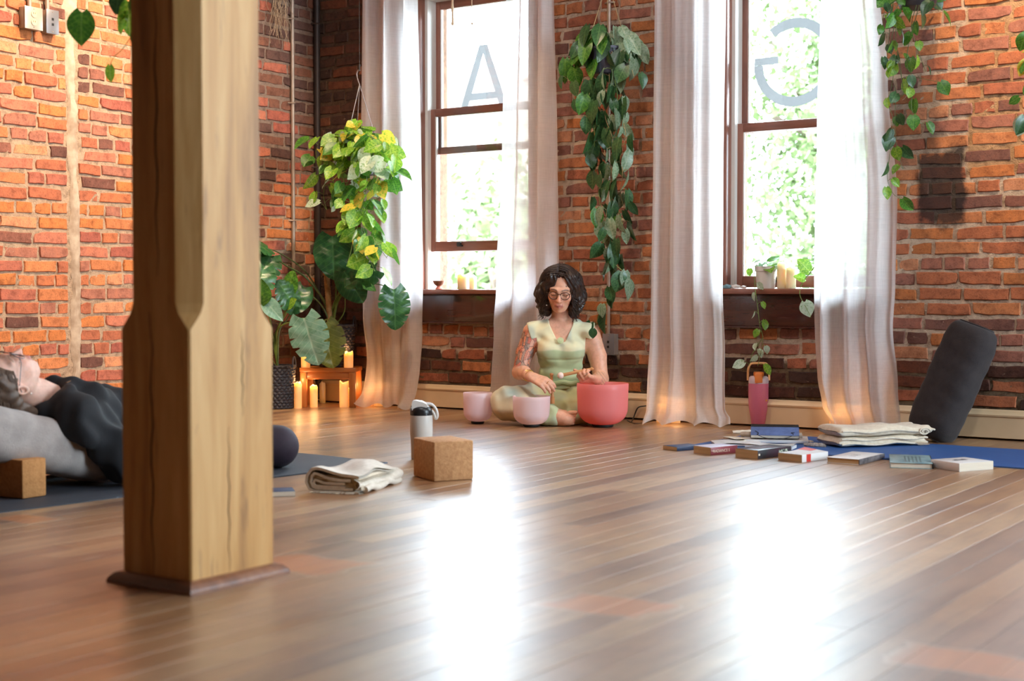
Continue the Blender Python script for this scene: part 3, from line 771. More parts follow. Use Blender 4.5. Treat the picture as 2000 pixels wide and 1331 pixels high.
# ================================================================== curtains
def curtain_material():
    m, nt, N, K = nodes_of('sheer_white_linen')
    out = N('ShaderNodeOutputMaterial'); tr = N('ShaderNodeBsdfTransparent'); df = N('ShaderNodeBsdfDiffuse'); tl = N('ShaderNodeBsdfTranslucent')
    df.inputs['Color'].default_value = lin4((250, 249, 250)); tl.inputs['Color'].default_value = lin4((252, 250, 250))
    m1 = N('ShaderNodeMixShader'); m1.inputs[0].default_value = .68; K(df.outputs[0], m1.inputs[1]); K(tl.outputs[0], m1.inputs[2])
    w1 = noise(nt, 30, 3, .6, coords(nt, 'World', (.4, .4, 14))); w2 = noise(nt, 30, 3, .6, coords(nt, 'World', (14, 14, .4)))
    f = ramp(nt, math_n(nt, 'MULTIPLY', math_n(nt, 'ADD', w1, w2), .5), [(.36, (.78, .78, .78)), (.64, (.93, .93, .93))])
    mx = N('ShaderNodeMixShader'); K(f, mx.inputs[0]); K(tr.outputs[0], mx.inputs[1]); K(m1.outputs[0], mx.inputs[2]); K(mx.outputs[0], out.inputs[0])
    return m
M_CURT = curtain_material()
def interp(tab, z):
    tab = sorted(tab)
    if z <= tab[0][0]: return tab[0][1]
    for (a, va), (b, vb) in zip(tab, tab[1:]):
        if z <= b:
            t = (z - a) / (b - a); t = t * t * (3 - 2 * t); return va + (vb - va) * t
    return tab[-1][1]
CY = 6.37
def curtain(label, left, right, folds, seed, pool=.0, cy=CY):
    "left / right: edges as picture points measured on the curtain's plane"
    rn = random.Random(seed)
    Lt = [(at(x, y, cy).z, at(x, y, cy).x) for x, y in left]; Rt = [(at(x, y, cy).z, at(x, y, cy).x) for x, y in right]
    top = 2.72; ph = [rn.uniform(0, 6.28) for _ in range(6)]
    base = Vector(((Lt[-1][1] + Rt[-1][1]) / 2, cy, 0))
    def f(u, v):
        z = .003 + (1 - v) ** 1.0 * (top - .003)
        x0, x1 = interp(Lt, z), interp(Rt, z)
        low = max(0, 1 - z / .5)
        uu = u + .018 * math.sin(6.28 * u * 2 + ph[0]) + .02 * low * math.sin(9 * u + ph[1] + z * 3)
        x = x0 + (x1 - x0) * uu
        a = .026 + .012 * math.sin(z * 1.3 + ph[2])
        y = cy + a * math.sin(6.283 * folds * (u + .03 * math.sin(z * 1.1 + ph[3])) + ph[4]) + .006 * math.sin(6.283 * folds * 2.3 * u + ph[5] + z * .7)
        y += low * .028 * math.sin(5.1 * u + ph[1] + z * 6) + .006 * math.sin(z * 7 + u * 11) * low
        if z < .12:
            q = (1 - z / .12) ** 2; y -= pool * q * (.6 + .4 * math.sin(u * 8 + ph[0])); x += pool * .35 * q * math.sin(u * 6.5 + ph[2]); z += .012 * q * (1 + math.sin(u * 23 + ph[3]))
        return Vector((x, y, z)) - base
    mb = MB(); mb.grid(f, 110, 120); o = mb.build('sheer_curtain', M_CURT, None, angle=None, loc=base)
    tag(o, label, 'curtain', 'sheer white curtains'); return o
curtain('sheer white curtain hanging in the corner, left of the raised window', [(704, -40), (704, 300), (706, 480), (709, 620), (714, 700), (710, 790)], [(814, -40), (818, 300), (821, 560), (820, 640), (817, 720), (812, 790)], 2.6, 1, .05)
curtain('sheer white curtain right of the raised window, behind the seated woman', [(994, -40), (986, 300), (975, 560), (970, 640), (962, 740), (958, 800)], [(1077, -40), (1082, 300), (1084, 500), (1086, 800)], 2.4, 2, .03)
curtain('sheer white curtain just right of the large pink bowl', [(1277, -40), (1273, 300), (1269, 560), (1266, 800), (1262, 822)], [(1418, -40), (1414, 300), (1414, 560), (1419, 700), (1418, 800), (1428, 822)], 3.3, 3, .06)
curtain('sheer white curtain between the pink bottle and the charcoal bolster', [(1602, -40), (1592, 250), (1584, 560), (1586, 740), (1592, 790), (1612, 835)], [(1712, -40), (1730, 150), (1748, 400), (1744, 560), (1739, 640), (1748, 760), (1756, 835)], 3.2, 4, .06)
for i, (a, b) in enumerate(((-5.75, -4.1), (-3.75, -2.2))):
    mb = MB(); mb.tube([(a, CY, 2.74), (b, CY, 2.74)], .012, 10)
    r_ = thing('curtain_rod', ['dark curtain rod over the left window', 'dark curtain rod over the right window'][i], 'curtain rod'); mb.build('rod', M_LATCH, r_)
    for xx in (a, b):
        mb = MB(); mb.tube([(xx, CY, 2.74), (xx, D, 2.74)], .009, 8); mb.lathe([(0, -.02), (.02, 0), (0, .02)], 10, (xx, CY, 2.74)); mb.build('bracket', M_LATCH, r_)
# ================================================================== ceiling track lamps (warm)
M_LAMP = pbr('black_lamp_can', (30, 28, 27), None, rough=.5)
M_BULB = pbr('warm_bulb', (255, 214, 160), None, rough=.5, emit=(255, 190, 110), emit_s=12)
def track_lamp(loc, aim, power, angle, label, col=(1.0, .74, .48), blend=.7, rad=.03):
    loc = Vector(loc); d = (Vector(aim) - loc).normalized()
    t = thing('track_lamp', label, 'lamp', loc, 0, 'warm track lamps on the ceiling')
    q = d.to_track_quat('-Z', 'Y').to_matrix().to_4x4()
    mb = MB(); mb.lathe([(.03, .1), (.045, .09), (.05, -.03), (.047, -.03), (.042, .05), (.0, .05)], 20, T=q); mb.build('can', M_LAMP, t)
    mb = MB(); mb.tube([(0, 0, .06), (0, 0, CEIL - loc.z)], .008, 8); mb.box(-.05, .05, -.03, .03, CEIL - loc.z - .03, CEIL - loc.z, .004); mb.build('stem', M_LAMP, t)
    mb = MB(); mb.lathe([(0, .045), (.03, .045), (.034, .03), (.0, .024)], 16, T=q); mb.build('bulb', M_BULB, t)
    ld = bpy.data.lights.new('track_lamp_light', 'SPOT'); ld.energy = power; ld.color = col; ld.spot_size = R(angle); ld.spot_blend = blend; ld.shadow_soft_size = rad
    lo = bpy.data.objects.new('track_lamp_light', ld); COL.objects.link(lo); lo.parent = t; lo.location = d * .02; lo.rotation_euler = d.to_track_quat('-Z', 'Y').to_euler()
    return t
LEFTW = [((-4.15, 4.1, 3.45), (-5.91, 4.3, 1.25), 'warm track lamp washing the left wall near its plaster chase')
         , ((-4.1, 5.0, 3.45), (-5.91, 5.15, 1.15), 'warm track lamp washing the left wall behind the post')]
for (a, b, l) in LEFTW: track_lamp(a, b, 300, 75, l)
track_lamp((-1.4, 5.3, 3.45), (-1.4, 6.56, 2.15), 420, 50, 'warm track lamp washing the brick right of the curtains')
track_lamp((-4.2, 4.9, 3.45), (-3.9, 6.2, .9), 130, 44, 'warm track lamp over the seated woman')

M_GLOBE = pbr('fill_globe', (255, 244, 226), None, rough=.3, emit=(255, 226, 186), emit_s=4)
def pendant(loc, power, label, col=(.97, .96, 1.0)):  # unseen globe lamps added to brighten the room
    t = thing('fill_globe_lamp', label, 'lamp', loc, 0, 'fill globes added on the ceiling')
    mb = MB(); mb.tube([(0, 0, .13), (0, 0, CEIL - loc[2])], .006, 8); mb.lathe([(0, 0), (.05, 0), (.045, .02), (0, .025)], 20, (0, 0, CEIL - loc[2] - .025)); mb.build('stem', M_LAMP, t)
    mb = MB(); mb.lathe([(.02, .13), (.05, .125), (.055, .1), (.02, .1)], 20); mb.build('cap', M_LAMP, t)
    mb = MB(); mb.lathe([(.13 * math.sin(a), -.13 * math.cos(a)) for a in [math.pi * i / 14 * .86 for i in range(15)]], 28); mb.build('globe', M_GLOBE, t)
    ld = bpy.data.lights.new('fill_globe_light', 'POINT'); ld.energy = power; ld.color = col; ld.shadow_soft_size = .14
    lo = bpy.data.objects.new('fill_globe_light', ld); COL.objects.link(lo); lo.parent = t; lo.location = (0, 0, -.28)
pendant((-.9, 4.0, 3.15), 75, 'unseen fill globe added over the books')
pendant((-3.2, 4.2, 3.15), 50, 'unseen fill globe added over the middle of the floor')
# ================================================================== loose things on the floor
RV = YAW                                                              # rotation that turns local x along the picture's horizontal
def lathe_thing(prof, n, name, mat, parent, angle=50): 
    mb = MB(); mb.lathe(prof, n); return mb.build(name, mat, parent, True, angle)
# --- crystal singing bowls
def bowl_material(name, c, c2):
    m, nt, N, K = nodes_of(name)
    out = N('ShaderNodeOutputMaterial'); p = N('ShaderNodeBsdfPrincipled'); tl = N('ShaderNodeBsdfTranslucent'); mx = N('ShaderNodeMixShader')
    v = coords(nt, 'Object'); col = mixc(nt, noise(nt, 3, 2, .5, v), lin4(c), lin4(c2))
    K(col, p.inputs['Base Color']); K(col, tl.inputs['Color']); p.inputs['Roughness'].default_value = .42; p.inputs['Coat Weight'].default_value = .15; p.inputs['Coat Roughness'].default_value = .3
    mx.inputs[0].default_value = .6; K(p.outputs[0], mx.inputs[1]); K(tl.outputs[0], mx.inputs[2]); K(mx.outputs[0], out.inputs[0]); return m
M_RING = pbr('black_rubber', (22, 18, 18), None, rough=.6)
def bowl(label, loc, r, h, mat, taper=.97):
    t = thing('singing_bowl', label, 'bowl', loc, 0, 'pink singing bowls')
    th = r * .055; z0 = .012; out = []
    rc = r * .62                                                      # bottom rounding
    out.append((0.0, z0)); out.append((r * .3, z0 + .001))
    for i in range(1, 9):
        a = i / 8 * math.pi / 2
        out.append((r * .3 + (r * taper - r * .3) * math.sin(a), z0 + rc * (1 - math.cos(a))))
    for i in range(1, 5):
        out.append((r * taper + (r - r * taper) * i / 4, z0 + rc + (h - z0 - rc) * i / 4))
    inn = [(max(0.0, a - th) if a > 0 else 0.0, b + (th if i < 3 else th * max(0, 1 - (i - 2) / 8))) for i, (a, b) in enumerate(out[:-1])]
    inn.append((r - th, h))
    mid = [(r - th * .3, h + th * .3), (r - th * .7, h + th * .3)]
    prof = out + mid + inn[::-1]
    lathe_thing(prof, 56, 'shell', mat, t, 60)
    mb = MB(); n = 30; mb.tube([(r * .36 * math.cos(6.283 * k / n), r * .36 * math.sin(6.283 * k / n), .008) for k in range(n)], .008, 8, closed=True); mb.build('rubber_ring', M_RING, t)
    return t
BP = bowl_material('frosted_pale_pink_quartz', (255, 238, 241), (255, 241, 244)); BD = bowl_material('frosted_coral_pink_quartz', (254, 172, 170), (255, 182, 180))
bowl('smallest pale pink frosted singing bowl, by the woman\'s knee', fl(933, 828), .074, .158, BP)
bowl('middle pale pink frosted singing bowl in front of the woman', fl(1038, 834), .094, .152, BP)
bowl('largest coral pink frosted singing bowl, right of the woman', fl(1177, 834), .129, .215, BD)

# --- candles
def wax_material(name, c, es, ec=(255, 158, 76)):
    return pbr(name, c, None, rough=.45, sss=.6, sss_r=(.05, .03, .015), emit=ec, emit_s=es)
M_WAX = wax_material('lit_ivory_wax', (250, 208, 150), .42); M_WAXC = wax_material('unlit_ivory_wax', (244, 226, 190), .0)
M_WICK = pbr('wick', (40, 30, 24), None, rough=.9)
def candle(label, loc, r, h, lit=True, power=1.3, seed=0):
    rn = random.Random(seed + int(loc[0] * 1000)); t = thing('pillar_candle', label, 'candle', loc, rn.uniform(0, 6), 'pillar candles')
    n = 28; mb = MB(); vs = []; fs = []
    prof = [(.0, 0), (r * .97, 0), (r, .003), (r, h * .35), (r, h * .7), (r, h - .004), (r * .95, h), (r * .8, h - .006), (r * .72, h - .016), (0, h - .017)]
    ph = rn.uniform(0, 6)
    for (a, z) in prof:
        for k in range(n):
            th = 6.283 * k / n; w = (.006 * math.sin(th * 2 + ph) + .003 * math.sin(th * 5)) if z > h - .012 and a > r * .76 else 0
            vs.append((a * math.cos(th), a * math.sin(th), z + w))
    for i in range(len(prof) - 1):
        for k in range(n): k2 = (k + 1) % n; fs.append((i * n + k, i * n + k2, (i + 1) * n + k2, (i + 1) * n + k))
    mb.add(vs, fs); mb.build('wax', M_WAX if lit else M_WAXC, t)
    mb = MB(); mb.tube([(0, 0, h - .018), (.001, 0, h - .004)], .0012, 6); mb.build('wick', M_WICK, t)
    if lit:
        ld = bpy.data.lights.new('candle_light', 'POINT'); ld.energy = power * .3; ld.color = (1, .55, .22); ld.shadow_soft_size = .012
        lo = bpy.data.objects.new('candle_light', ld); COL.objects.link(lo); lo.parent = t; lo.location = (0, 0, h + .022)
    return t
def pxm(p): return 2778 / proj(p)[2]
def candle_px(label, x, ybase, wpx, hpx, lit=True, power=1.2, z=0.0, Y=None):
    p = fl(x, ybase, z) if Y is None else at(x, ybase, Y)
    if Y is not None: p.z = z
    s = pxm(p); return candle(label, p, wpx / s / 2, hpx / s, lit, power)

# --- little wooden bench with candles
MBEN = wood('orange_pine_bench', (150, 82, 34), (188, 112, 52), (212, 140, 74), 'X', .4, 9, .15); MBENZ = wood('orange_pine_leg', (150, 82, 34), (188, 112, 52), (212, 140, 74), 'Z', .4, 9, .15)
bc = fl(652, 795); BA = R(31); bench_h = .232
bench = thing('low_wooden_bench', 'small orange pine bench in the corner carrying a planter', 'bench', bc + Vector((-.05, .035, 0)), BA)
bw, bd = .165, .12
mb = MB(); mb.box(-bw, bw, -bd, bd, bench_h - .026, bench_h, .004); mb.build('seat', MBEN, bench)
mb = MB(); mb.box(-bw + .035, bw - .035, -bd + .012, -bd + .032, bench_h - .068, bench_h - .026, .003); mb.build('apron', MBEN, bench)
mb = MB(); mb.box(-bw + .035, bw - .035, bd - .032, bd - .012, bench_h - .068, bench_h - .026, .003); mb.build('apron', MBEN, bench)
for sx in (-1, 1):
    for sy in (-1, 1):
        mb = MB(); x0, x1 = (-bw + .003, -bw + .04) if sx < 0 else (bw - .04, bw - .003); y0, y1 = (-bd + .003, -bd + .04) if sy < 0 else (bd - .04, bd - .003)
        mb.box(x0, x1, y0, y1, 0, bench_h - .026, .003); mb.build('leg', MBENZ, bench)
def on_bench(lx, ly): return bench.location + Matrix.Rotation(BA, 3, 'Z') @ Vector((lx, ly, bench_h))
candle('short lit ivory candle on the bench under the silver leaf', on_bench(-.135, -.085), .027, .075, True, 1.0)
candle('short lit ivory candle on the right end of the bench', on_bench(.118, -.085), .027, .09, True, 1.0)
candle_px('tall lit ivory candle beside the floor basket', 582, 798, 15, 50)
candle_px('lit ivory candle by the left leg of the bench', 613, 796, 15, 42)
candle_px('pale candle leaning back under the bench', 630, 788, 12, 40, False)
candle_px('tall lit ivory candle under the middle of the bench', 672, 796, 18, 50)
candle_px('stubby lit ivory candle at the right leg inside the bench', 686, 794, 12, 34)
candle_px('lit ivory candle glowing through the corner curtain, left one of the pair', 720, 791, 19, 30, power=.6, Y=6.475)
candle_px('lit ivory candle glowing through the corner curtain, right one of the pair', 739, 791, 18, 38, power=.6, Y=6.48)
candle('lit candle glowing behind the curtain beside the large pink bowl', (-3.49, 6.485, 0), .026, .09, True, .5)
candle('lit candle glowing behind the curtain beside the cord', (-3.41, 6.49, 0), .024, .07, True, .4)
candle('lit candle glowing behind the curtain beside the bolster, left one', (-2.55, 6.485, 0), .026, .085, True, .5)
candle('lit candle glowing behind the curtain beside the bolster, right one', (-2.455, 6.487, 0), .026, .095, True, .5)
zs_ = WZ0 + .028
candle('wide ivory candle on the sill of the raised window', (at(905, 560, D - .02).x, D - .02, zs_), .034, .082, False)
candle('narrow ivory candle behind the wide one on the left sill', (at(922, 560, D + .03).x, D + .03, zs_), .026, .075, False)
candle('taller ivory candle on the right sill beside the white pot', (at(1527, 560, D - .02).x, D - .02, zs_), .024, .125, False)
candle('shorter ivory candle on the right sill beside the taller one', (at(1545, 560, D - .03).x, D - .03, zs_), .024, .103, False)
# little copper bowl on its stand, left sill
t = thing('copper_bowl', 'tiny copper bowl on a pink cushion on the left sill', 'bowl', (at(857, 560, D - .01).x, D - .01, zs_))
lathe_thing([(0, 0), (.02, 0), (.022, .004), (.014, .012), (.012, .018), (0, .018)], 20, 'cushion', pbr('pink_cushion', (220, 130, 110), None, rough=.8), t)
lathe_thing([(0, .018), (.014, .018), (.028, .03), (.036, .05), (.034, .05), (.026, .033), (.012, .023), (0, .023)], 28, 'cup', pbr('aged_copper', (150, 110, 84), (110, 84, 66), 20, .35, metal=.7), t)
# crystals on the right sill
for k, (px, c, l, s) in enumerate(((1419, (120, 160, 172), 'teal rough crystal at the curtain end of the right sill', .018), (1437, (226, 222, 218), 'white rough crystal on the right sill', .017), (1451, (214, 206, 200), 'pale flat shell on the right sill', .013))):
    mb = MB(); bm = bmesh.new(); bmesh.ops.create_icosphere(bm, subdivisions=1, radius=s); rn = random.Random(k)
    for v in bm.verts: v.co = Vector((v.co.x * 1.5, v.co.y, max(v.co.z * .8, -.008))) * rn.uniform(.8, 1.2); v.co.z = max(v.co.z, -s * .5)
    me = bpy.data.meshes.new('crystal'); bm.to_mesh(me); bm.free(); me.materials.append(pbr('crystal_%d' % k, c, None, rough=.3))
    o = link('sill_crystal', me); p = at(px, 560, D - .03); o.location = (p.x, D - .03, zs_ + s * .5); tag(o, l, 'crystal', 'crystals on the right sill')

# --- bottles
def pink_bottle():
    p = fl(1481, 834); s = pxm(p); t = thing('water_bottle', 'tall pink tumbler with orange spout and loop handle', 'bottle', p, RV)
    hb = 85 / s; r0, r1 = .031, .0475; sc = (39 / s) / (2 * r1); r0 *= sc; r1 *= sc
    lathe_thing([(0, 0), (r0 * .94, 0), (r0, .004), (r0 + (r1 - r0) * .85, hb * .45), (r1, hb * .62), (r1, hb - .006), (r1 * .99, hb), (0, hb)], 40, 'body', pbr('pink_powder_coat', (220, 122, 150), (212, 114, 142), 2, .45), t)
    lathe_thing([(r1 * .98, hb), (r1, hb + .004), (r1 * 1.0, hb + .02), (r1 * .93, hb + .03), (r1 * .8, hb + .036), (0, hb + .038)], 40, 'lid', pbr('pale_lid', (226, 206, 214), None, rough=.4), t)
    mb = MB(); mo = pbr('orange_plastic', (238, 140, 72), None, rough=.45)
    mb.box(-.026, .012, -r1 * 1.03, .0, hb + .004, hb + .05, .004); mb.box(-.024, .02, -r1 * .9, .015, hb + .036, hb + .058, .006); mb.build('spout', mo, t)
    mb = MB(); w = r1 * 1.06; hh = hb + .1
    pts = [(-w, 0, hb + .015), (-w, 0, hb + .045), (-w * .96, 0, hh - .026), (-w * .78, 0, hh - .006), (-w * .5, 0, hh), (w * .5, 0, hh), (w * .78, 0, hh - .006), (w * .96, 0, hh - .026), (w, 0, hb + .045), (w, 0, hb + .015)]
    mb.tube(smoothpath(pts, 4), .0056, 10); mb.build('handle', pbr('peach_plastic', (246, 190, 130), None, rough=.45), t)
    mb = MB()
    for k in range(6):
        a = k / 6 * 6.283; an = -1.0 ; q = Vector((math.sin(.72) * r1 * 1.002, -math.cos(.72) * r1 * 1.002, hb * .62)); tx = Vector((math.cos(.72), math.sin(.72), 0))
        mb.tube([q, q + tx * math.cos(a) * .006 + Vector((0, 0, math.sin(a) * .006))], .0016, 6)
    mb.build('flower_mark', pbr('yellow_print', (238, 168, 60), None, rough=.5), t)
pink_bottle()
def white_bottle():
    p = fl(823, 897); s = pxm(p); t = thing('water_bottle', 'pale grey insulated bottle with black collar behind the cork block', 'bottle', p, RV)
    r = 44 / s / 2; hb = 86 / s
    M1 = pbr('pale_grey_powder_coat', (206, 202, 196), (198, 194, 188), 3, .45); MK = pbr('black_plastic', (24, 26, 30), None, rough=.35); ML = pbr('pale_plastic', (220, 218, 214), None, rough=.4)
    lathe_thing([(0, 0), (r * .86, 0), (r * .9, .004), (r * .92, hb * .3), (r, hb * .6), (r, hb - .004), (r * .97, hb), (0, hb)], 40, 'body', M1, t)
    lathe_thing([(r * .97, hb), (r * .985, hb + .003), (r * .985, hb + .018), (r * .9, hb + .028), (r * .6, hb + .036), (0, hb + .036)], 40, 'collar', MK, t)
    mb = MB(); pf = [(-r * .8, hb + .02), (r * .1, hb + .024), (r * .62, hb + .034), (r * .5, hb + .046), (r * .1, hb + .055), (-r * .5, hb + .06), (-r * .74, hb + .058), (-r * .82, hb + .045)]
    mb.prism(pf, -r * .62, r * .62); mb.box(-r * 1.0, -r * .72, -r * .3, r * .3, hb + .002, hb + .03, .003); mb.build('flip_lid', ML, t, True, 30)
    mb = MB(); mb.tube(smoothpath([(r * .3, 0, hb + .046), (r * .9, 0, hb + .042), (r * 1.3, 0, hb + .022), (r * 1.42, 0, hb - .004), (r * 1.28, 0, hb - .014), (r * 1.12, 0, hb + .006), (r * .9, 0, hb + .018)], 5), .0062, 10); mb.build('carry_loop', ML, t)
white_bottle()

# --- blocks
M_CORK = pbr('cork', (206, 158, 110), (178, 128, 84), 90, .85, .4, 160, detail=3, contrast=(.3, .7))
def block(label, loc, rz, w, d, h, mat):
    mb = MB(); mb.box(-w / 2, w / 2, -d / 2, d / 2, 0, h, .006); o = mb.build('yoga_block', mat, None, True, 40, loc); o.rotation_euler = (0, 0, rz); tag(o, label, 'yoga block', 'yoga blocks'); return o
f0, f1, f2 = fl(848, 942), fl(925, 937), fl(814, 929)
e1 = (f1 - f0); e2 = (f2 - f0)
hblk = 78 / pxm(f0)
wb = e1.length; db = .19
u1 = e1.normalized(); u2 = Vector((-u1.y, u1.x, 0))
block('cork yoga block standing on its side before the grey bottle', f0 + u1 * wb / 2 + u2 * db / 2, math.atan2(u1.y, u1.x), wb, db, hblk, M_CORK)
CORK = (f0, u1, u2, wb)
# ================================================================== mats
def mat_material(name, c, c2):
    m, nt, N, K = nodes_of(name)
    p = N('ShaderNodeBsdfPrincipled'); out = N('ShaderNodeOutputMaterial'); K(p.outputs[0], out.inputs[0]); v = coords(nt, 'Object')
    col = mixc(nt, noise(nt, 5, 5, .6, v), lin4(c), lin4(c2))
    scr = ramp(nt, noise(nt, 3, 2, .5, coords(nt, 'Object', (1, 22, 1)), 1.2), [(.68, (0, 0, 0)), (.7, (1, 1, 1)), (.72, (0, 0, 0))])
    K(mixc(nt, math_n(nt, 'MULTIPLY', scr, .4), col, lin4((150, 176, 206))), p.inputs['Base Color'])
    p.inputs['Roughness'].default_value = .62; K(bump_n(nt, noise(nt, 260, 2, .5, v), .3, .002), p.inputs['Normal']); return m
def yoga_mat(label, a, ux, ln, wd, m):
    "a: corner, ux: long direction; width goes to its left"
    ux = Vector(ux).normalized(); o_ = thing('yoga_mat', label, 'yoga mat', a, math.atan2(ux.y, ux.x), 'yoga mats')
    mb = MB(); n = 40
    def f(u, v): return Vector((u * ln, v * wd, .005 + .0008 * math.sin(u * 17) * math.sin(v * 9)))
    mb.grid(f, n, 12)
    mb.box(0, ln, 0, wd, 0.0005, .0042, .0)
    mb.build('mat_sheet', m, o_, False); return o_
# blue mat on the right: long side towards the books
A = fl(1940, 914) + Vector((0, .0, 0)); nb = fl(1600, 905.5); 
yoga_mat('blue yoga mat under the folded blanket and books', Vector((-2.83, 5.512, 0)), (1, -.008, 0), 1.83, .655, mat_material('blue_rubber_mat', (44, 92, 158), (36, 78, 138)))
# dark mat of the lying person
yoga_mat('charcoal yoga mat under the lying person', Vector((-3.685, 2.58, 0)), (.1, 1, 0), 1.72, .66, mat_material('charcoal_rubber_mat', (60, 66, 76), (50, 56, 66)))

# ================================================================== books
M_PAPER = pbr('book_pages', (214, 184, 140), (196, 164, 120), 3, .9, .5, 30, stretch=(1, 1, 60))
M_PAPERW = pbr('white_pages', (236, 226, 208), (220, 208, 188), 3, .9, .5, 30, stretch=(1, 1, 60))
def book(label, near, far_dir, ln, wd, th, cover, pages=M_PAPER, spine='right', hard=False, lift=0.0, spine_mat=None, curl=0.0, art=None):
    """lies flat: 'near' is the corner between the two sides one sees; local x runs along far_dir (the side seen to the right),
    local y to its left; th thick.  spine: which seen side carries the spine ('right' = local y=0 side, 'left' = local x=0 side, None)."""
    ux = Vector(far_dir).normalized(); t = thing('book', label, 'book', Vector(near) + Vector((0, 0, lift)), math.atan2(ux.y, ux.x), 'books on the floor')
    c = .0022 if hard else .0009; ov = .003 if hard else 0
    def zc(x, y): return curl * max(0, (x / ln - .35)) ** 2 * max(0, y / wd)
    mb = MB(); mb.box(ov, ln - ov, ov, wd - ov, c, th - c); mb.build('page_block', pages, t, False)
    mb = MB(); mb.box(0, ln, 0, wd, 0, c, .0006); mb.build('back_cover', cover, t)
    mb = MB()
    if curl:
        n = 14; top = lambda u, v: Vector((u * ln, v * wd, th - c + zc(u * ln, v * wd))); mb.grid(top, n, n); mb.grid(lambda u, v: top(u, v) + Vector((0, 0, c)), n, n)
    else: mb.box(0, ln, 0, wd, th - c, th, .0006)
    fc = mb.build('front_cover', cover, t)
    mb = MB()
    if spine == 'right': mb.box(0, ln, -c, c, 0, th, .0008)
    elif spine == 'left': mb.box(-c, c, 0, wd, 0, th, .0008)
    elif spine == 'back': mb.box(0, ln, wd - c, wd + c, 0, th, .0008)
    sp = mb.build('spine', spine_mat or cover, t) if spine else None
    return t, fc, sp
def flat_text(txt, size, mat, parent, M, name='printed_title'):
    cu = bpy.data.curves.new(name, 'FONT'); cu.body = txt; cu.size = size; cu.extrude = .0001
    o = bpy.data.objects.new('tmp_text', cu); COL.objects.link(o); dg = bpy.context.evaluated_depsgraph_get()
    me = bpy.data.meshes.new_from_object(o.evaluated_get(dg)); bpy.data.objects.remove(o); me.materials.clear(); me.materials.append(mat)
    q = link(name, me, parent); q.matrix_basis = M; return q
MW = pbr('glossy_white_cover', (232, 230, 228), (222, 220, 220), 4, .35); MNV = pbr('navy_cover', (40, 60, 96), (32, 50, 84), 5, .5); MRB = pbr('crimson_brown_cover', (150, 66, 74), (120, 48, 58), 6, .4)
MPL = pbr('pale_lilac_cover', (206, 204, 224), (226, 222, 232), 6, .35); MGB = pbr('dark_green_black_cover', (40, 52, 54), (66, 44, 56), 12, .35); MTEAL = pbr('grey_teal_printed_cover', (140, 168, 172), (104, 136, 146), 30, .4, contrast=(.45, .6))
MBK = pbr('black_boards', (26, 24, 24), None, rough=.45); MGS = pbr('grey_printed_spine', (120, 116, 118), (70, 68, 72), 40, .4); MRED = pbr('red_print', (208, 56, 46), None, rough=.45); MINK = pbr('dark_ink', (44, 48, 52), None, rough=.5); MCR = pbr('cream_print', (232, 220, 196), None, rough=.5)
def two(pl, pn, pr_):
    "near corner and the picture points of the left and right corners on the floor"
    n, a, b = fl(*pn), fl(*pl), fl(*pr_); return n, (b - n), (a - n)
def pbook(label, pl, pn, pr_, th, cover, lift=.0, **k):
    n, e1, e2 = two(pl, pn, pr_); u1 = e1.normalized(); u2 = Vector((-u1.y, u1.x, 0)); wd = abs(e2.dot(u2))
    return book(label, n, u1, e1.length, max(wd, .06), th, cover, lift=lift, **k) + (e1.length, max(wd, .06))
MT = .0065
pbook('thin navy book at the left end of the row of books', (1297, 878), (1322, 882), (1372, 878), .017, MNV, spine='right')
b, fc, sp, ln, wd = pbook('pale lilac paperback with a dark red spine, second book from the left', (1353, 886), (1388, 890), (1440, 885), .032, MPL, spine='right', spine_mat=MRB)
flat_text('RADIANCE S', .017, MCR, sp, Matrix.Translation((.014, -.0012, .010)) @ Matrix.Rotation(math.pi / 2, 4, 'X'))
flat_text('THE', .007, MCR, sp, Matrix.Translation((.002, -.0012, .015)) @ Matrix.Rotation(math.pi / 2, 4, 'X'))
b, fc, sp, ln, wd = pbook('thick dark green book with browned pages, third from the left', (1434, 894), (1480, 898), (1545, 889), .036, MGB, spine='right')
mb = MB(); mb.box(.004, .014, -.0016, -.0008, .014, .022); mb.build('printed_label', MCR, sp, False)
mb = MB(); mb.box(ln * .62, ln * .9, -.0016, -.0008, .006, .028); mb.build('printed_label', pbr('label_print', (190, 200, 178), (60, 66, 60), 120, .5, contrast=(.48, .52)), sp, False)
mb = MB(); mb.box(.03, ln * .75, wd * .25, wd * .7, .0358, .0363); mb.build('cover_print', pbr('plum_print', (96, 52, 66), (60, 62, 72), 30, .35), fc, False)
b, fc, sp, ln, wd = pbook('white paperback with red stripe and curled red cover', (1514, 900), (1566, 904), (1617, 897), .030, MW, spine='right', curl=.022)
mb = MB(); mb.box(ln * .17, ln * .33, -.0016, -.0006, .0005, .0295); mb.build('red_stripe', MRED, sp, False)
mb = MB(); mb.grid(lambda u, v: Vector((ln * (.74 + .26 * u), wd * (.45 + .55 * v), .0304 + .022 * max(0, (.74 + .26 * u) - .35) ** 2 * (.45 + .55 * v))), 8, 8); mb.build('red_print', MRED, fc, False)
b, fc, sp, ln, wd = pbook('white hardback with grey printed spine, before the blanket', (1611, 905), (1678, 909), (1727, 897), .022, MW, lift=.0, spine='right', spine_mat=MGS, hard=True)
for k in range(3):
    mb = MB(); mb.box(ln * (.35 + .1 * k), ln * (.38 + .1 * k), wd * .4, wd * .62, .0219, .0224); mb.build('cover_print', pbr('grey_ink_%d' % k, (150, 150, 152), None, rough=.5), fc, False)
b, fc, sp, ln, wd = pbook('grey teal hardback with black boards and cream pages', (1738, 911), (1822, 917), (1816, 900), .021, MTEAL, pages=M_PAPERW, spine='right', hard=True, spine_mat=MBK)
mb = MB(); 
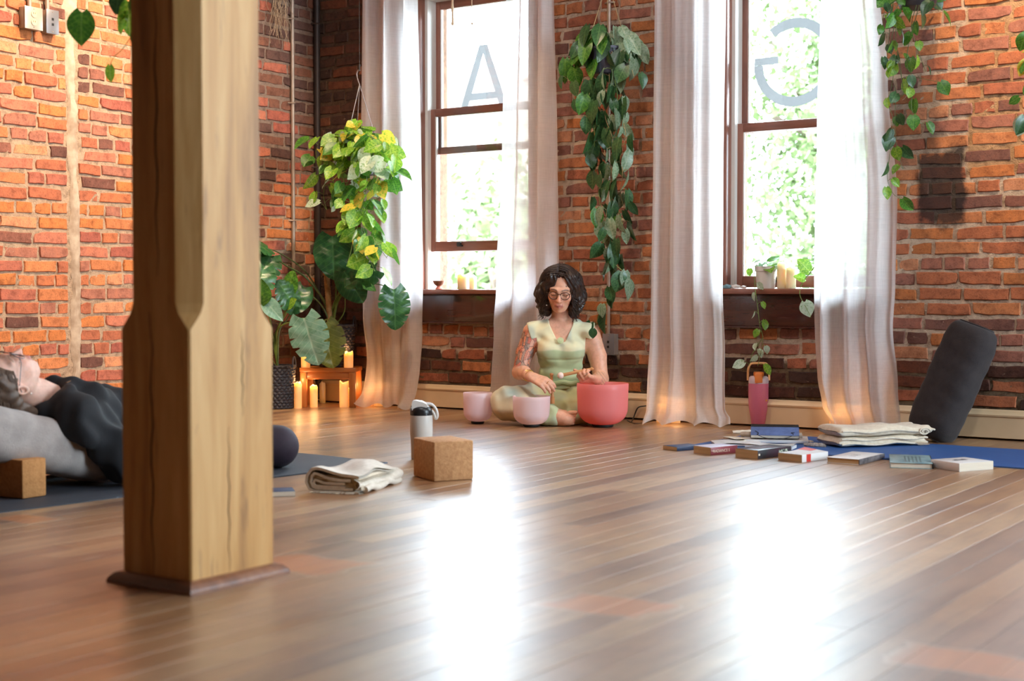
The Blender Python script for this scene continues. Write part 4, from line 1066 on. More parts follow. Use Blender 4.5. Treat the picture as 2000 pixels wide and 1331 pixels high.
for k in range(5): mb.box(.03, ln * .8, wd * (.25 + k * .09), wd * (.29 + k * .09), .0207, .0213)
mb.build('cover_print', pbr('dark_teal_lettering', (52, 72, 78), (110, 140, 146), 90, .4), fc, False)
b, fc, sp, ln, wd = pbook('thick white paperback with cream pages, rightmost book', (1840, 912), (1874, 922), (1940, 917), .031, MW, pages=M_PAPERW, spine='left')
mb = MB()
for k in range(4): mb.box(ln * (.3 + .1 * k), ln * (.38 + .1 * k), wd * .5, wd * (.62 + .05 * (k % 2)), .0308, .0314)
mb.build('cover_print', MINK, fc, False)
# notebook with an elastic cord, on the papers
pn = fl(1556, 862); nb_ = thing('notebook', 'blue clothbound notebook with a dark elastic cord', 'notebook', fl(1466, 868) + Vector((0, 0, .024)), R(24), None)
MN = pbr('blue_cloth', (96, 118, 170), (82, 102, 152), 40, .6, .3, 200)
mb = MB(); mb.box(.002, .208, .002, .142, .001, .014); mb.build('page_block', M_PAPERW, nb_, False)
mb = MB(); mb.box(0, .21, 0, .145, 0, .0016); mb.build('back_cover', MBK, nb_, False)
mb = MB(); mb.box(0, .21, 0, .145, .014, .0158, .0006); mb.build('front_cover', MN, nb_)
mb = MB(); mb.box(0, .21, .143, .150, 0, .018, .003); mb.box(0, .21, .115, .147, .0156, .0172, .0006); mb.build('spine', MBK, nb_)
mb = MB(); mb.tube(smoothpath([(.02, .05, .018), (.035, .02, .018), (.03, .0, .017), (.06, -.012, .008), (.11, -.016, .003), (.16, -.008, .008), (.185, .01, .017), (.175, .03, .018), (.19, .035, .018)], 5), .0014, 6); mb.build('elastic_cord', MBK, nb_)
nb_.rotation_euler = (R(13), 0, R(24)); nb_.location.z = .026
mb = MB(); mb.box(-.03, .25, -.01, .18, -.019, -.005, .003); st = mb.build('paper_stack', MW, None, True, 40, nb_.location); st.rotation_euler = (0, 0, R(24)); tag(st, 'stack of papers under the blue notebook', 'papers')
for k, (px, py, rz, w, h, l) in enumerate(((1398, 872, 34, .21, .15, 'open white sheets lying behind the lilac paperback'), (1436, 866, 50, .2, .13, 'white sheet tucked by the notebook'), (1455, 876, 12, .2, .1, 'white sheet lying behind the dark green book'))):
    p = fl(px, py, .0066); mb = MB()
    mb.grid(lambda u, v: Vector((u * w, v * h, .009 + .004 * k + .004 * math.sin(u * 5 + k))), 10, 4); mb.box(0, w, 0, h, .001, .007 + .003 * k)
    o = mb.build('loose_papers', MW if k != 1 else M_PAPERW, None, False, None, p); o.rotation_euler = (0, 0, R(rz)); tag(o, l, 'papers', 'loose papers by the books')
# eye pillow pieces (rolled pale cloth)
def cloth_roll(label, p, q, r, m, z=.012, name='rolled_cloth', cat='cloth'):
    t = thing(name, label, cat, Vector(p), 0); d = Vector(q) - Vector(p); n = 14; pts = [d * (i / n) + Vector((0, 0, r * .75 + .002 * math.sin(i * 1.9))) for i in range(n + 1)]
    rs = [r * (.55 + .45 * math.sin(math.pi * min(max(i / n, .05), .95)) ** .4) for i in range(n + 1)]
    mb = MB(); mb.tube(pts, rs, 12)
    vs = [(x, y, z_ * .72) for x, y, z_ in mb.v]; mb.v = vs; mb.build('roll', m, t)
    mb = MB(); mb.tube([d * .1 + Vector((0, 0, r * 1.1)), d * .9 + Vector((0, 0, r * 1.1))], .0015, 6); mb.build('seam', m, t)
M_LIN = pbr('natural_linen', (214, 200, 182), (196, 180, 162), 40, .9, .4, 260)
cloth_roll('rolled beige cloth strip beside the foot of the pink tumbler', fl(1430, 848), fl(1495, 846), .014, M_LIN)
cloth_roll('small grey beaded eye pillow right of the red and white book', fl(1572, 874), fl(1612, 876), .017, pbr('grey_bead_cloth', (168, 158, 150), (130, 120, 116), 120, .8, .5, 200), name='eye_pillow', cat='eye pillow')
q_ = nb_.matrix_basis.copy() if False else Matrix.Translation(nb_.location) @ Matrix.Rotation(R(24), 4, 'Z')
bk = q_ @ Vector((-.045, .125, 0)); bk2 = q_ @ Vector((.225, .125, 0)); bk.z = bk2.z = .019
cloth_roll('rolled beige cloth propping up the back of the blue notebook', bk, bk2, .021, M_LIN)
cloth_roll('flat beige cloth end poking out behind the notebook', fl(1560, 864), fl(1588, 866), .009, M_LIN)

# ================================================================== folded blankets
def blanket(label, loc, rz, ln, layers, m, wob, name='folded_blanket'):
    """a cloth folded into loops: every layer is a rounded band, seen from its folded end.  local x = long side, local y = depth"""
    t = thing(name, label, 'blanket', loc, rz, 'folded cotton blankets'); z = 0.0
    for i, (x0, x1, y0, y1, h, nf) in enumerate(layers):
        mb = MB(); n = 36; k = 24
        def sec(a, x):                                                 # rounded-rectangle section across y
            c, s = math.cos(a), math.sin(a); yy = math.copysign(abs(c) ** .55, c); zz = math.copysign(abs(s) ** .6, s)
            return yy, zz
        z0 = z
        def f(u, v):
            a = v * 2 * math.pi; s = 2 * u - 1; e = (1 - abs(s) ** 14) ** .5
            x = x0 + (x1 - x0) * (.5 + .5 * math.copysign(abs(s) ** .8, s))
            yy, zz = sec(a, x)
            hh = h * (.86 + .1 * math.sin(x * 23 + i * 2 + wob) + .07 * math.sin(x * 11 + yy * 3))
            return Vector((x + .004 * math.sin(v * 40 + i), (y0 + y1) / 2 + yy * (y1 - y0) / 2 * (.96 + .04 * math.sin(x * 17 + i)), z0 + hh / 2 + zz * hh / 2 * (.04 + .96 * e) + .003 * math.sin(x * 31 + yy * 9)))
        mb.grid(f, n, k); mb.build('fold', m, t, True, None)
        # the edges showing between the plies at the near side and at the end
        for q in range(nf):
            zq = z0 + h * (q + .6) / (nf + .3); mb = MB()
            path = [Vector((x0 + .01 + (x1 - x0 - .02) * g / 24, y0 - .0015 + .002 * math.sin(g * .9 + q), zq + .004 * math.sin(g * .5 + q + i))) for g in range(25)]
            path += [Vector((x1 + .001, y0 + (y1 - y0) * g / 8, zq + .003 * math.sin(g))) for g in range(0, 7)]
            mb.tube(path, .0042, 8); mb.build('hem', m, t)
        z += h * .9
    return t
M_BLK = pbr('natural_cotton_blanket', (226, 212, 190), (212, 196, 172), 60, .95, .4, 300, sheen=.2)
M_BLKW = pbr('white_cotton_blanket', (228, 220, 206), (212, 202, 186), 50, .95, .4, 300, sheen=.2)
p = fl(1640, 879)
q2 = fl(1826, 872)
u_ = (q2 - p); 
bl = blanket('folded beige cotton blanket on the blue mat', p + Vector((0, 0, .0075)), math.atan2(u_.y, u_.x), u_.length, [(0.0, u_.length - .04, 0, .2, .046, 2), (.005, u_.length, .005, .2, .05, 1)], M_BLK, 0)
mb = MB()                                                             # rolled end of the top fold and fringe
for k in range(14):
    x = u_.length - .1 + k * .004; mb.tube([(x, -.002, .012), (x + .006, -.02 - .004 * (k % 3), .003)], .0011, 5)
mb.build('fringe', M_BLK, bl)
mb = MB(); sp_ = [(u_.length - .055 + .03 * math.cos(a) * (1 - a / 16), -.004, .058 + .016 * math.sin(a) * (1 - a / 16)) for a in [i * .45 for i in range(24)]]
mb.tube(sp_, .0032, 8); mb.build('rolled_end', M_BLK, bl)
p = fl(700, 966); q2 = fl(826, 944)
u_ = q2 - p; wdt = (fl(590, 960) - p).length
def left_blanket():
    "cream blanket folded in three; its open folded end faces the camera"
    a = fl(594, 962); b = fl(700, 967); c = fl(826, 946)
    ux = (b - a).normalized(); W = (b - a).length; uy = Vector((-ux.y, ux.x, 0)); Ln = (c - b).length
    t = thing('folded_blanket', 'folded cream blanket in front of the cork block, open end showing', 'blanket', a, math.atan2(ux.y, ux.x), 'folded cotton blankets')
    # outer wrap: a C-shaped sheet swept along y
    def wrap(thk, w, h, z0, x0, ln, ph, name, closed_left=True, lip=.6):
        n = 30; sec = []
        for i in range(n + 1):                                        # from bottom right, round the left, to the top right
            s = i / n
            if s < .4: x, z = w - (w - h / 2) * (s / .4), 0
            elif s < .55: aa = (s - .4) / .15 * math.pi; x, z = h / 2 - math.sin(aa) * h / 2, h / 2 - math.cos(aa) * h / 2
            else: x, z = h / 2 + (w * (lip + .4) - h / 2) * ((s - .55) / .45), h
            sec.append((x, z))
        mb = MB()
        def g(u, v, off):
            i = u * n; k = min(int(i), n - 1); fr = i - k; x = sec[k][0] + (sec[k + 1][0] - sec[k][0]) * fr; z = sec[k][1] + (sec[k + 1][1] - sec[k][1]) * fr
            cz = h / 2; sc = 1 + off / (h / 2)
            zz = cz + (z - cz) * sc; xx = x if x > h / 2 else h / 2 + (x - h / 2) * sc
            wv = .008 * math.sin(v * 7 + x * 22 + ph) * (z / h) + .005 * math.sin(x * 40 + ph + v * 3) * (z / h)
            sag = -.022 * max(0, (x / w - .55)) * (z / h)
            return Vector((x0 + xx + .006 * math.sin(v * 9 + ph), v * ln, z0 + max(zz, .001) + wv + sag))
        mb.grid(lambda u, v: g(u, v, 0), n, 16); mb.grid(lambda u, v: g(u, v, -thk), n, 16)
        for (vv) in (0, 1):
            k0 = len(mb.v); m_ = 30
            pts = [g(i / m_, vv, 0) for i in range(m_ + 1)] + [g(i / m_, vv, -thk) for i in range(m_ + 1)]
            mb.add(pts, [(i, i + 1, m_ + 2 + i, m_ + 1 + i) for i in range(m_)])
        mb.build(name, M_BLKW, t, True, None)
    wrap(.009, W, .074, .0, 0, Ln, .3, 'outer_fold'); wrap(.009, W * .8, .05, .01, .014, Ln * .99, 1.7, 'inner_fold', lip=.55); wrap(.008, W * .6, .03, .018, .03, Ln * .98, 2.9, 'inner_fold', lip=.6)
    rn = random.Random(3)
    for k in range(3):                                                # crumpled plies inside the open end
        mb = MB(); z = .014 + .013 * k
        mb.grid(lambda u, v: Vector((.03 + u * W * .9, .006 + v * Ln * .97, z + .006 * math.sin(u * 9 + k * 2) + .003 * math.sin(u * 23 + v * 5 + k))), 36, 10)
        mb.grid(lambda u, v: Vector((.03 + u * W * .9, .006 + v * Ln * .97, z + .006 + .006 * math.sin(u * 9 + k * 2) + .003 * math.sin(u * 23 + v * 5 + k))), 36, 10)
        mb.build('inner_ply', M_BLK, t, True, None)
    mb = MB(); mb.box(.02, W - .004, .012, Ln * .985, .004, .056, .012); mb.build('core_fold', M_BLK, t, True, 60)
    # side flap on the long right side
    mb = MB(); mb.grid(lambda u, v: Vector((W - .02 + .05 * math.sin(v * 3.1) * .5 + .018 * u, u * Ln * 1.02, .004 + .05 * v * (1 - .25 * math.sin(u * 3)) + .004 * math.sin(u * 12 + v * 4))), 30, 10)
    mb.build('side_flap', M_BLKW, t, True, None)
    mb = MB(); mb.tube(smoothpath([(W + .01, Ln * (.1 + .15 * i), .012 + .006 * math.sin(i * 2)) for i in range(7)], 4), .011, 10); mb.build('rolled_hem', M_BLKW, t)
    mb = MB()
    for k in range(26): x = .03 + W * .8 * k / 26; mb.tube([(x, 0, .006), (x + rn.uniform(-.005, .005), -.014 - .006 * rn.random(), .002)], .001, 4)
    mb.build('fringe', M_BLK, t)
left_blanket()
# small book at the foot of the post
b = book('small navy and white book half hidden by the post', fl(504, 972), (.66, .75, 0), .12, .1, .016, MNV, pages=M_PAPERW, spine=None)

# ================================================================== bolsters
def bolster(label, name, loc, rot, ln, w, h, m, seed, parts=True):
    t = thing(name, label, 'bolster', loc); t.rotation_euler = rot
    rn = random.Random(seed); ph = [rn.uniform(0, 6) for _ in range(5)]; mb = MB()
    def f(u, v):
        a = v * 2 * math.pi; s = 2 * u - 1; e = (1 - abs(s) ** 7) ** (1 / 4)
        c, q = math.cos(a), math.sin(a); yy = math.copysign(abs(c) ** .62, c); zz = math.copysign(abs(q) ** .62, q)
        wr = 1 + .012 * math.sin(s * 9 + ph[0] + a) + .012 * math.sin(s * 21 + ph[1] + 2 * a) * (1 - abs(s) * .4)
        return Vector((ln / 2 * (1 + s), yy * w / 2 * e * wr, h / 2 + zz * h / 2 * e * wr))
    mb.grid(f, 60, 40); mb.build('cover', m, t, True, None)
    for sx in (.012, .988):                                            # round seam at both ends
        mb = MB(); e = (1 - abs(2 * sx - 1) ** 7) ** .25; n = 36; pts = []
        for k in range(n):
            a = 6.283 * k / n; c, q = math.cos(a), math.sin(a)
            pts.append((ln * sx, math.copysign(abs(c) ** .62, c) * w / 2 * e * 1.005, h / 2 + math.copysign(abs(q) ** .62, q) * h / 2 * e * 1.005))
        mb.tube(pts, .004, 6, closed=True); mb.build('seam_piping', m, t)
    return t
M_CHAR = pbr('charcoal_cotton', (48, 41, 41), (40, 34, 35), 30, .95, .3, 220, sheen=.1)
M_GREYB = pbr('grey_cotton', (176, 168, 164), (160, 152, 148), 20, .95, .3, 200, sheen=.2)
# charcoal bolster leaning on the back wall: from its foot up to the wall
foot = fl(1812, 862); topc = at(1897, 668, D - .16)
dv = Vector(topc) - Vector(foot); Lb = .70
dn = dv.normalized()
zax = Vector((-.35, -1, 0)); zax = (zax - dn * zax.dot(dn)).normalized(); yax = zax.cross(dn)
Mr = Matrix((dn, yax, zax)).transposed()
cb = bolster('charcoal bolster leaning against the brick wall', 'bolster', (0, 0, 0), (0, 0, 0), dv.length + .07, .235, .16, M_CHAR, 2)
cb.rotation_euler = Mr.to_euler(); cb.location = Vector(foot) + zax * -.08 + Vector((0, 0, .012))
# ================================================================== plants
def leaf_material(name, c1, c2, vein=None, transl=.3, rough=.4, scale=9, contrast=(.45, .6)):
    m, nt, N, K = nodes_of(name)
    out = N('ShaderNodeOutputMaterial'); p = N('ShaderNodeBsdfPrincipled'); tl = N('ShaderNodeBsdfTranslucent'); mx = N('ShaderNodeMixShader')
    oi = N('ShaderNodeObjectInfo'); v = coords(nt, 'Object')
    ad = N('ShaderNodeVectorMath'); ad.operation = 'ADD'; K(v, ad.inputs[0]); K(oi.outputs['Location'], ad.inputs[1])
    f = ramp(nt, noise(nt, scale, 4, .6, ad.outputs[0], .3), [(contrast[0], (0, 0, 0)), (contrast[1], (1, 1, 1))])
    col = mixc(nt, f, lin4(c1), lin4(c2))
    if vein is not None:                                              # pale side veins
        sep = N('ShaderNodeSeparateXYZ'); K(v, sep.inputs[0])
        ax = math_n(nt, 'ABSOLUTE', sep.outputs['X'])
        w = math_n(nt, 'SINE', math_n(nt, 'MULTIPLY', math_n(nt, 'SUBTRACT', sep.outputs['Y'], math_n(nt, 'MULTIPLY', ax, .7)), 42))
        vf = math_n(nt, 'MAXIMUM', ramp(nt, w, [(.93, (0, 0, 0)), (1, (1, 1, 1))]), ramp(nt, ax, [(.012, (1, 1, 1)), (.03, (0, 0, 0))]))
        col = mixc(nt, math_n(nt, 'MULTIPLY', vf, .55), col, lin4(vein))
    hs = N('ShaderNodeHueSaturation'); K(col, hs.inputs['Color']); K(math_n(nt, 'ADD', math_n(nt, 'MULTIPLY', oi.outputs['Random'], .5), .75), hs.inputs['Value']); col = hs.outputs[0]
    K(col, p.inputs['Base Color']); K(col, tl.inputs['Color']); p.inputs['Roughness'].default_value = rough
    mx.inputs[0].default_value = transl; K(p.outputs[0], mx.inputs[1]); K(tl.outputs[0], mx.inputs[2]); K(mx.outputs[0], out.inputs[0]); return m
LF = dict(
    green=leaf_material('pothos_green', (58, 112, 40), (92, 146, 48), (128, 170, 84)),
    lime=leaf_material('pothos_lime', (104, 162, 44), (160, 198, 66), (190, 214, 120), .4),
    gold=leaf_material('pothos_gold', (212, 186, 70), (120, 164, 50), None, .4, .4, 7, (.5, .62)),
    pale=leaf_material('pothos_pale', (196, 214, 190), (120, 164, 96), None, .35, .4, 7, (.52, .66)),
    silver=leaf_material('heartleaf_silver', (150, 172, 146), (108, 140, 104), (184, 196, 160), .25, .35),
    deep=leaf_material('heartleaf_deep', (40, 76, 44), (62, 100, 56), (92, 128, 76), .2, .35),
    monst=leaf_material('monstera_green', (40, 84, 46), (58, 106, 54), (86, 132, 76), .2, .3, 5),
    monsil=leaf_material('monstera_sheen', (128, 168, 146), (104, 148, 122), (170, 198, 176), .15, .25, 5),
    olive=leaf_material('monstera_underside', (96, 110, 44), (112, 124, 52), (140, 148, 80), .3, .4, 5))
M_STEM = pbr('green_stem', (122, 146, 70), (98, 120, 56), 20, .5); M_STEMD = pbr('dark_stem', (74, 92, 54), (92, 108, 60), 20, .5); M_STEMB = pbr('tan_stem', (176, 150, 104), (150, 124, 84), 20, .6)
def heart_leaf_mesh(name, w, tip, curl, fold, seed=0, n=12):
    "base at the origin, tip at +y (length 1), face up +z; two-sided single sheet with a folded midrib"
    vs = []; fs = []
    for j in range(n + 1):
        t = j / n
        half = w * (math.sin(math.pi * min(1, t * .98 + .02)) ** .62) * (1 - t) ** tip * 1.35
        if j == 0: half = w * .34
        if j == n: half = 0
        yb = t; zb = -curl * t * t
        for i, s in enumerate((-1, -.5, 0, .5, 1)):
            lobe = -.13 * abs(s) ** 1.5 * (1 - t) ** 3                    # the heart's lobes reach behind the stalk
            vs.append((s * half, yb + lobe, zb + fold * abs(s) * half - .12 * abs(s) ** 2 * half + .02 * math.sin(5 * t + seed + s * 2)))
    for j in range(n):
        for i in range(4): a = j * 5 + i; fs.append((a, a + 1, a + 6, a + 5))
    mb = MB(); mb.add(vs, fs); return mb.v, mb.f
def monstera_mesh(cuts, seed=0):
    "split leaf: base at origin, length 1, lobes cut between the side veins"
    rn = random.Random(seed); vs = []; fs = []; n = 44
    for side in (-1, 1):
        base = len(vs)
        for j in range(n + 1):
            t = j / n
            half = .5 * (math.sin(math.pi * min(1, t * .93 + .07)) ** .55) * (1 - .25 * t)
            if t > .97: half *= (1 - t) / .03
            ph = (t * cuts * 1.0) % 1.0
            cut = 1.0
            if .12 < t < .86 and cuts: cut = .36 if ph > .84 else 1.0
            for i in range(6):
                q = i / 5 ; hh = half * q
                if q > .5: hh = half * (.5 + (q - .5) * cut) if cut < 1 else hh
                back = -.17 * q ** 1.6 * (1 - t) ** 3; sweep = .12 * q * t
                vs.append((side * hh, t + back + sweep * .5, -.22 * t * t + .16 * hh - .42 * hh * hh + .012 * math.sin(t * 20 + q * 4)))
        for j in range(n):
            for i in range(5):
                a = base + j * 6 + i; q = (a, a + 1, a + 7, a + 6); fs.append(q if side > 0 else q[::-1])
    return vs, fs
LM = {}
def leaf_mesh(kind, var, mk):
    key = (kind, var, mk)
    if key not in LM:
        if kind == 'monstera': v, f = monstera_mesh((6, 5, 0)[var % 3], var)
        elif kind == 'long': v, f = heart_leaf_mesh('l', .26, .25, .18 + .1 * var, .35, var)
        else: v, f = heart_leaf_mesh('h', (.40, .36, .43, .34)[var % 4], .32, (.1, .25, .4, .15)[var % 4], (.25, .45, .15, .35)[var % 4], var)
        mb = MB(); mb.add(v, f); LM[key] = mb.mesh('leaf', LF[mk], True)
    return LM[key]
def put_leaf(plant, kind, var, mk, base, dirv, nrm, size, label=None):
    "base, direction of the tip and face normal in world axes; plant roots carry no rotation"
    d = Vector(dirv).normalized(); n = Vector(nrm); n = n - d * n.dot(d)
    if n.length < 1e-4: n = d.orthogonal()
    n.normalize(); x = d.cross(n)
    o = bpy.data.objects.new('leaf', leaf_mesh(kind, var, mk)); COL.objects.link(o); o.parent = plant
    M = Matrix((x, d, n)).transposed().to_4x4()
    o.matrix_basis = Matrix.Translation(Vector(base) - plant.location) @ M @ Matrix.Diagonal((size, size, size, 1))
    if label: o['label'] = label
    return o
TOCAM = Vector((.55, -.83, .05)); RIGHT = Vector((.826, .5635, 0))
def vine(plant, pts, r, rn, step, size, mats, kind='heart', name='vine', stem=M_STEM, droop=.75, petiole=.05, skip0=0.0, out=None):
    "a trailing stem with leaves on alternating sides; pts in world axes"
    path = smoothpath(pts, 8); mb = MB(); loc = plant.location
    mb.tube([p - loc for p in path], [r * (1 - .5 * i / len(path)) for i in range(len(path))], 6)
    acc = 0; side = rn.choice((-1, 1)); nxt = step * rn.uniform(.3, .8) + skip0
    for a, b in zip(path, path[1:]):
        acc += (b - a).length
        if acc >= nxt:
            nxt = acc + step * rn.uniform(.75, 1.3); side = -side
            t = (b - a).normalized()
            o_ = (RIGHT * side * rn.uniform(.3, 1) + TOCAM * rn.uniform(-.1, .9) + Vector((0, 0, rn.uniform(-.2, .5)))).normalized()
            pl = petiole * rn.uniform(.6, 1.3); e = b + o_ * pl
            mb.tube([b - loc, b + o_ * pl * .5 + Vector((0, 0, .006)) - loc, e - loc], r * .55, 5)
            d = (o_ * (1 - droop) + Vector((0, 0, -droop)) + RIGHT * rn.uniform(-.35, .35)).normalized()
            n = (TOCAM * rn.uniform(.1, 1) + RIGHT * rn.uniform(-1.2, 1.2) + Vector((0, 0, rn.uniform(-.2, 1.1)))).normalized()
            put_leaf(plant, kind, rn.randrange(4), rn.choice(mats), e, d, n, size * rn.uniform(.65, 1.2))
    mb.build(name, stem, plant)
def hang_pot(plant, c, r, h, m, rim=True):
    loc = plant.location; mb = MB()
    mb.lathe([(0, -h), (r * .72, -h), (r * .78, -h + .006), (r * .98, -.012), (r * 1.03, -.012), (r * 1.03, 0), (r * .95, 0), (r * .93, -.02), (0, -.02)], 32, Vector(c) - loc); mb.build('pot', m, plant, True, 35)
def soil(plant, c, r):
    mb = MB(); mb.lathe([(0, .006), (r * .6, .004), (r, -.004), (r, -.015), (0, -.015)], 20, Vector(c) - plant.location); mb.build('soil', pbr('potting_soil', (52, 38, 30), (34, 26, 22), 60, .95, .6, 120), plant)

# ---- hanging golden pothos in the corner
rn = random.Random(21); PY = 6.09
pc = at(703, 296, PY)
po = thing('hanging_pothos', 'golden pothos in a dark hanging pot, in the corner by the curtain', 'plant', pc)
s_ = pxm(pc); MPOT = pbr('dark_grey_plastic_pot', (60, 58, 64), (50, 48, 54), 4, .45)
hang_pot(po, pc, 40 / s_, 46 / s_, MPOT); soil(po, pc - Vector((0, 0, .015)), .1)
hk = at(702, 126, PY)
mb = MB()
for k in range(3):
    a = k * 2.09 + .4; mb.tube([Vector((math.cos(a) * .115, math.sin(a) * .115, -.008)), hk + Vector((0, 0, -.11)) - pc], .0022, 6)
mb.tube(smoothpath([hk + Vector((0, 0, -.11)) - pc, hk + Vector((-.012, 0, -.085)) - pc, hk + Vector((-.02, 0, -.05)) - pc, hk + Vector((-.006, 0, -.03)) - pc, hk + Vector((.004, 0, -.034)) - pc], 6), .0035, 8)
mb.build('hanger', pbr('steel_wire', (150, 140, 138), None, rough=.4, metal=.6), po)
mb = MB(); mb.tube([hk + Vector((0, 0, -.035)) - pc, hk + Vector((0, 0, .0)) - pc], .005, 8); mb.tube([hk - pc, Vector((hk.x, hk.y, CEIL)) - pc], .0016, 6); mb.build('cord', pbr('dark_cord', (50, 44, 42), None, rough=.7), po)
for k in range(105):                                                   # crown
    a = rn.uniform(0, 6.283); rr_ = rn.uniform(.03, .2); up = rn.uniform(-.02, .2) * (1 - rr_ / .24)
    b0 = pc + Vector((math.cos(a) * rr_, math.sin(a) * rr_, .005 + up))
    o_ = Vector((math.cos(a), math.sin(a), rn.uniform(-.3, .5))) * rn.uniform(.3, 1) + Vector((0, 0, -.25 - rr_ * 2))
    put_leaf(po, 'heart', rn.randrange(4), rn.choice(['lime', 'lime', 'green', 'gold', 'green', 'pale', 'lime']), b0, o_, Vector((math.cos(a) * .4, math.sin(a) * .4, .5)) + TOCAM * rn.uniform(-.2, 1.2) + RIGHT * rn.uniform(-.6, .6), rn.uniform(.06, .115))
PM = ['lime', 'green', 'lime', 'gold', 'green', 'lime', 'pale']
for (pts) in ([(690, 262), (640, 268), (618, 290), (622, 330)], [(700, 260), (655, 285), (640, 330), (632, 380), (638, 410)], [(715, 262), (752, 290), (760, 335), (748, 372)], [(705, 270), (690, 330), (672, 372), (664, 402)],
              [(712, 270), (730, 340), (726, 382), (715, 410), (708, 440), (716, 470), (708, 500)], [(716, 268), (738, 330), (742, 372), (722, 420), (728, 462), (744, 488), (756, 505)], [(700, 270), (690, 345), (700, 400), (706, 450), (720, 500), (732, 530)],
              [(724, 264), (760, 300), (764, 350)], [(690, 270), (668, 320), (676, 372), (694, 420), (690, 455)], [(720, 270), (745, 310), (736, 360), (700, 380)], [(705, 268), (716, 350), (704, 420), (690, 470)], [(700, 262), (662, 300), (650, 345), (660, 372)]):
    vine(po, [at(x, y, PY - .04 - rn.uniform(0, .08)) for x, y in pts], .0026, rn, .04, .092, PM, droop=.5)

# ---- heartleaf plant hanging between the curtains
rn = random.Random(5); HY = 6.36; pc = at(1186, 96, HY)
ph_ = thing('hanging_heartleaf', 'silvery green heartleaf plant trailing down between the curtains', 'plant', pc); s_ = pxm(pc)
hang_pot(ph_, pc, 44 / s_, 52 / s_, pbr('blue_grey_pot', (72, 74, 92), (60, 60, 78), 4, .4)); soil(ph_, pc - Vector((0, 0, .015)), .1)
mb = MB()
for k in range(3):
    a = k * 2.09; mb.tube([Vector((math.cos(a) * .12, math.sin(a) * .12, -.008)), Vector((0, 0, .35))], .0018, 6)
mb.tube([Vector((0, 0, .35)), Vector((0, 0, CEIL - pc.z))], .0018, 6); mb.build('hanger', M_STEMB, ph_)
for k in range(74):
    a = rn.uniform(0, 6.283); rr_ = rn.uniform(.02, .16)
    b0 = pc + Vector((math.cos(a) * rr_, math.sin(a) * rr_, rn.uniform(-.04, .09)))
    d = Vector((math.cos(a) * .7, math.sin(a) * .7, -.7 - rn.random()))
    sil = math.cos(a - .6) > -.1
    put_leaf(ph_, 'long', rn.randrange(3), rn.choice(['silver', 'silver', 'deep']) if sil else rn.choice(['deep', 'deep', 'green']), b0 + Vector((0, 0, .02)), d, TOCAM * rn.uniform(.2, 1) + RIGHT * rn.uniform(-.8, .8) + Vector((math.cos(a) * .7, math.sin(a) * .7, .3)), rn.uniform(.075, .13))
for (pts, ms) in ([(1165, 70), (1130, 90), (1106, 130), (1112, 165)], ['deep', 'green']), ([(1170, 80), (1142, 110), (1125, 150), (1135, 195), (1132, 225)], ['deep', 'deep', 'green']), ([(1180, 100), (1160, 150), (1150, 200), (1162, 260), (1160, 310), (1168, 352), (1172, 400), (1182, 430)], ['deep', 'green', 'deep']), \
    ([(1195, 100), (1210, 160), (1212, 220), (1222, 262), (1214, 300), (1216, 340), (1212, 380), (1222, 420), (1208, 455)], ['silver', 'silver', 'deep']), ([(1200, 90), (1226, 110), (1238, 150)], ['silver', 'deep']), ([(1188, 110), (1190, 170), (1182, 225), (1196, 270), (1196, 320), (1190, 380), (1184, 430), (1196, 480), (1186, 515)], ['deep', 'deep', 'silver']), \
    ([(1190, 120), (1205, 180), (1204, 250), (1212, 300), (1200, 340), (1204, 400), (1216, 440), (1204, 500), (1196, 540)], ['silver', 'deep', 'silver']), ([(1186, 430), (1178, 480), (1200, 515), (1222, 540), (1190, 566), (1186, 590), (1172, 612), (1162, 640)], ['deep', 'silver']), ([(1175, 120), (1170, 190), (1176, 250), (1166, 300), (1176, 350)], ['deep']):
    vine(ph_, [at(x, y, HY - .03 - rn.uniform(0, .06)) for x, y in pts], .0024, rn, .043, .098, ms, 'long' if rn.random() < .6 else 'heart', stem=M_STEMB if rn.random() < .5 else M_STEM, droop=.85, petiole=.035)
put_leaf(ph_, 'heart', 0, 'deep', at(1158, 643, 6.2), (0, 0, -1), TOCAM, .05)

# ---- pothos at the upper right
rn = random.Random(9); QY = 6.30; pc = at(1792, -22, QY)
pr_ = thing('hanging_pothos', 'green pothos trailing from a dark pot right of the right window', 'plant', pc)
hang_pot(pr_, pc, .1, .085, MPOT); soil(pr_, pc - Vector((0, 0, .015)), .1)
mb = MB()
for k in range(3):
    a = k * 2.09; mb.tube([Vector((math.cos(a) * .1, math.sin(a) * .1, -.008)), Vector((0, 0, .35))], .0018, 6)
mb.tube([Vector((0, 0, .35)), Vector((0, 0, CEIL - pc.z))], .0018, 6); mb.build('hanger', M_STEMB, pr_)
for k in range(26):
    a = rn.uniform(0, 6.283); rr_ = rn.uniform(.05, .13)
    put_leaf(pr_, 'heart', rn.randrange(4), rn.choice(['green', 'green', 'deep']), pc + Vector((math.cos(a) * rr_, math.sin(a) * rr_, rn.uniform(-.02, .05))), Vector((math.cos(a), math.sin(a), -1.0)), TOCAM + Vector((0, 0, .4)), rn.uniform(.06, .1))
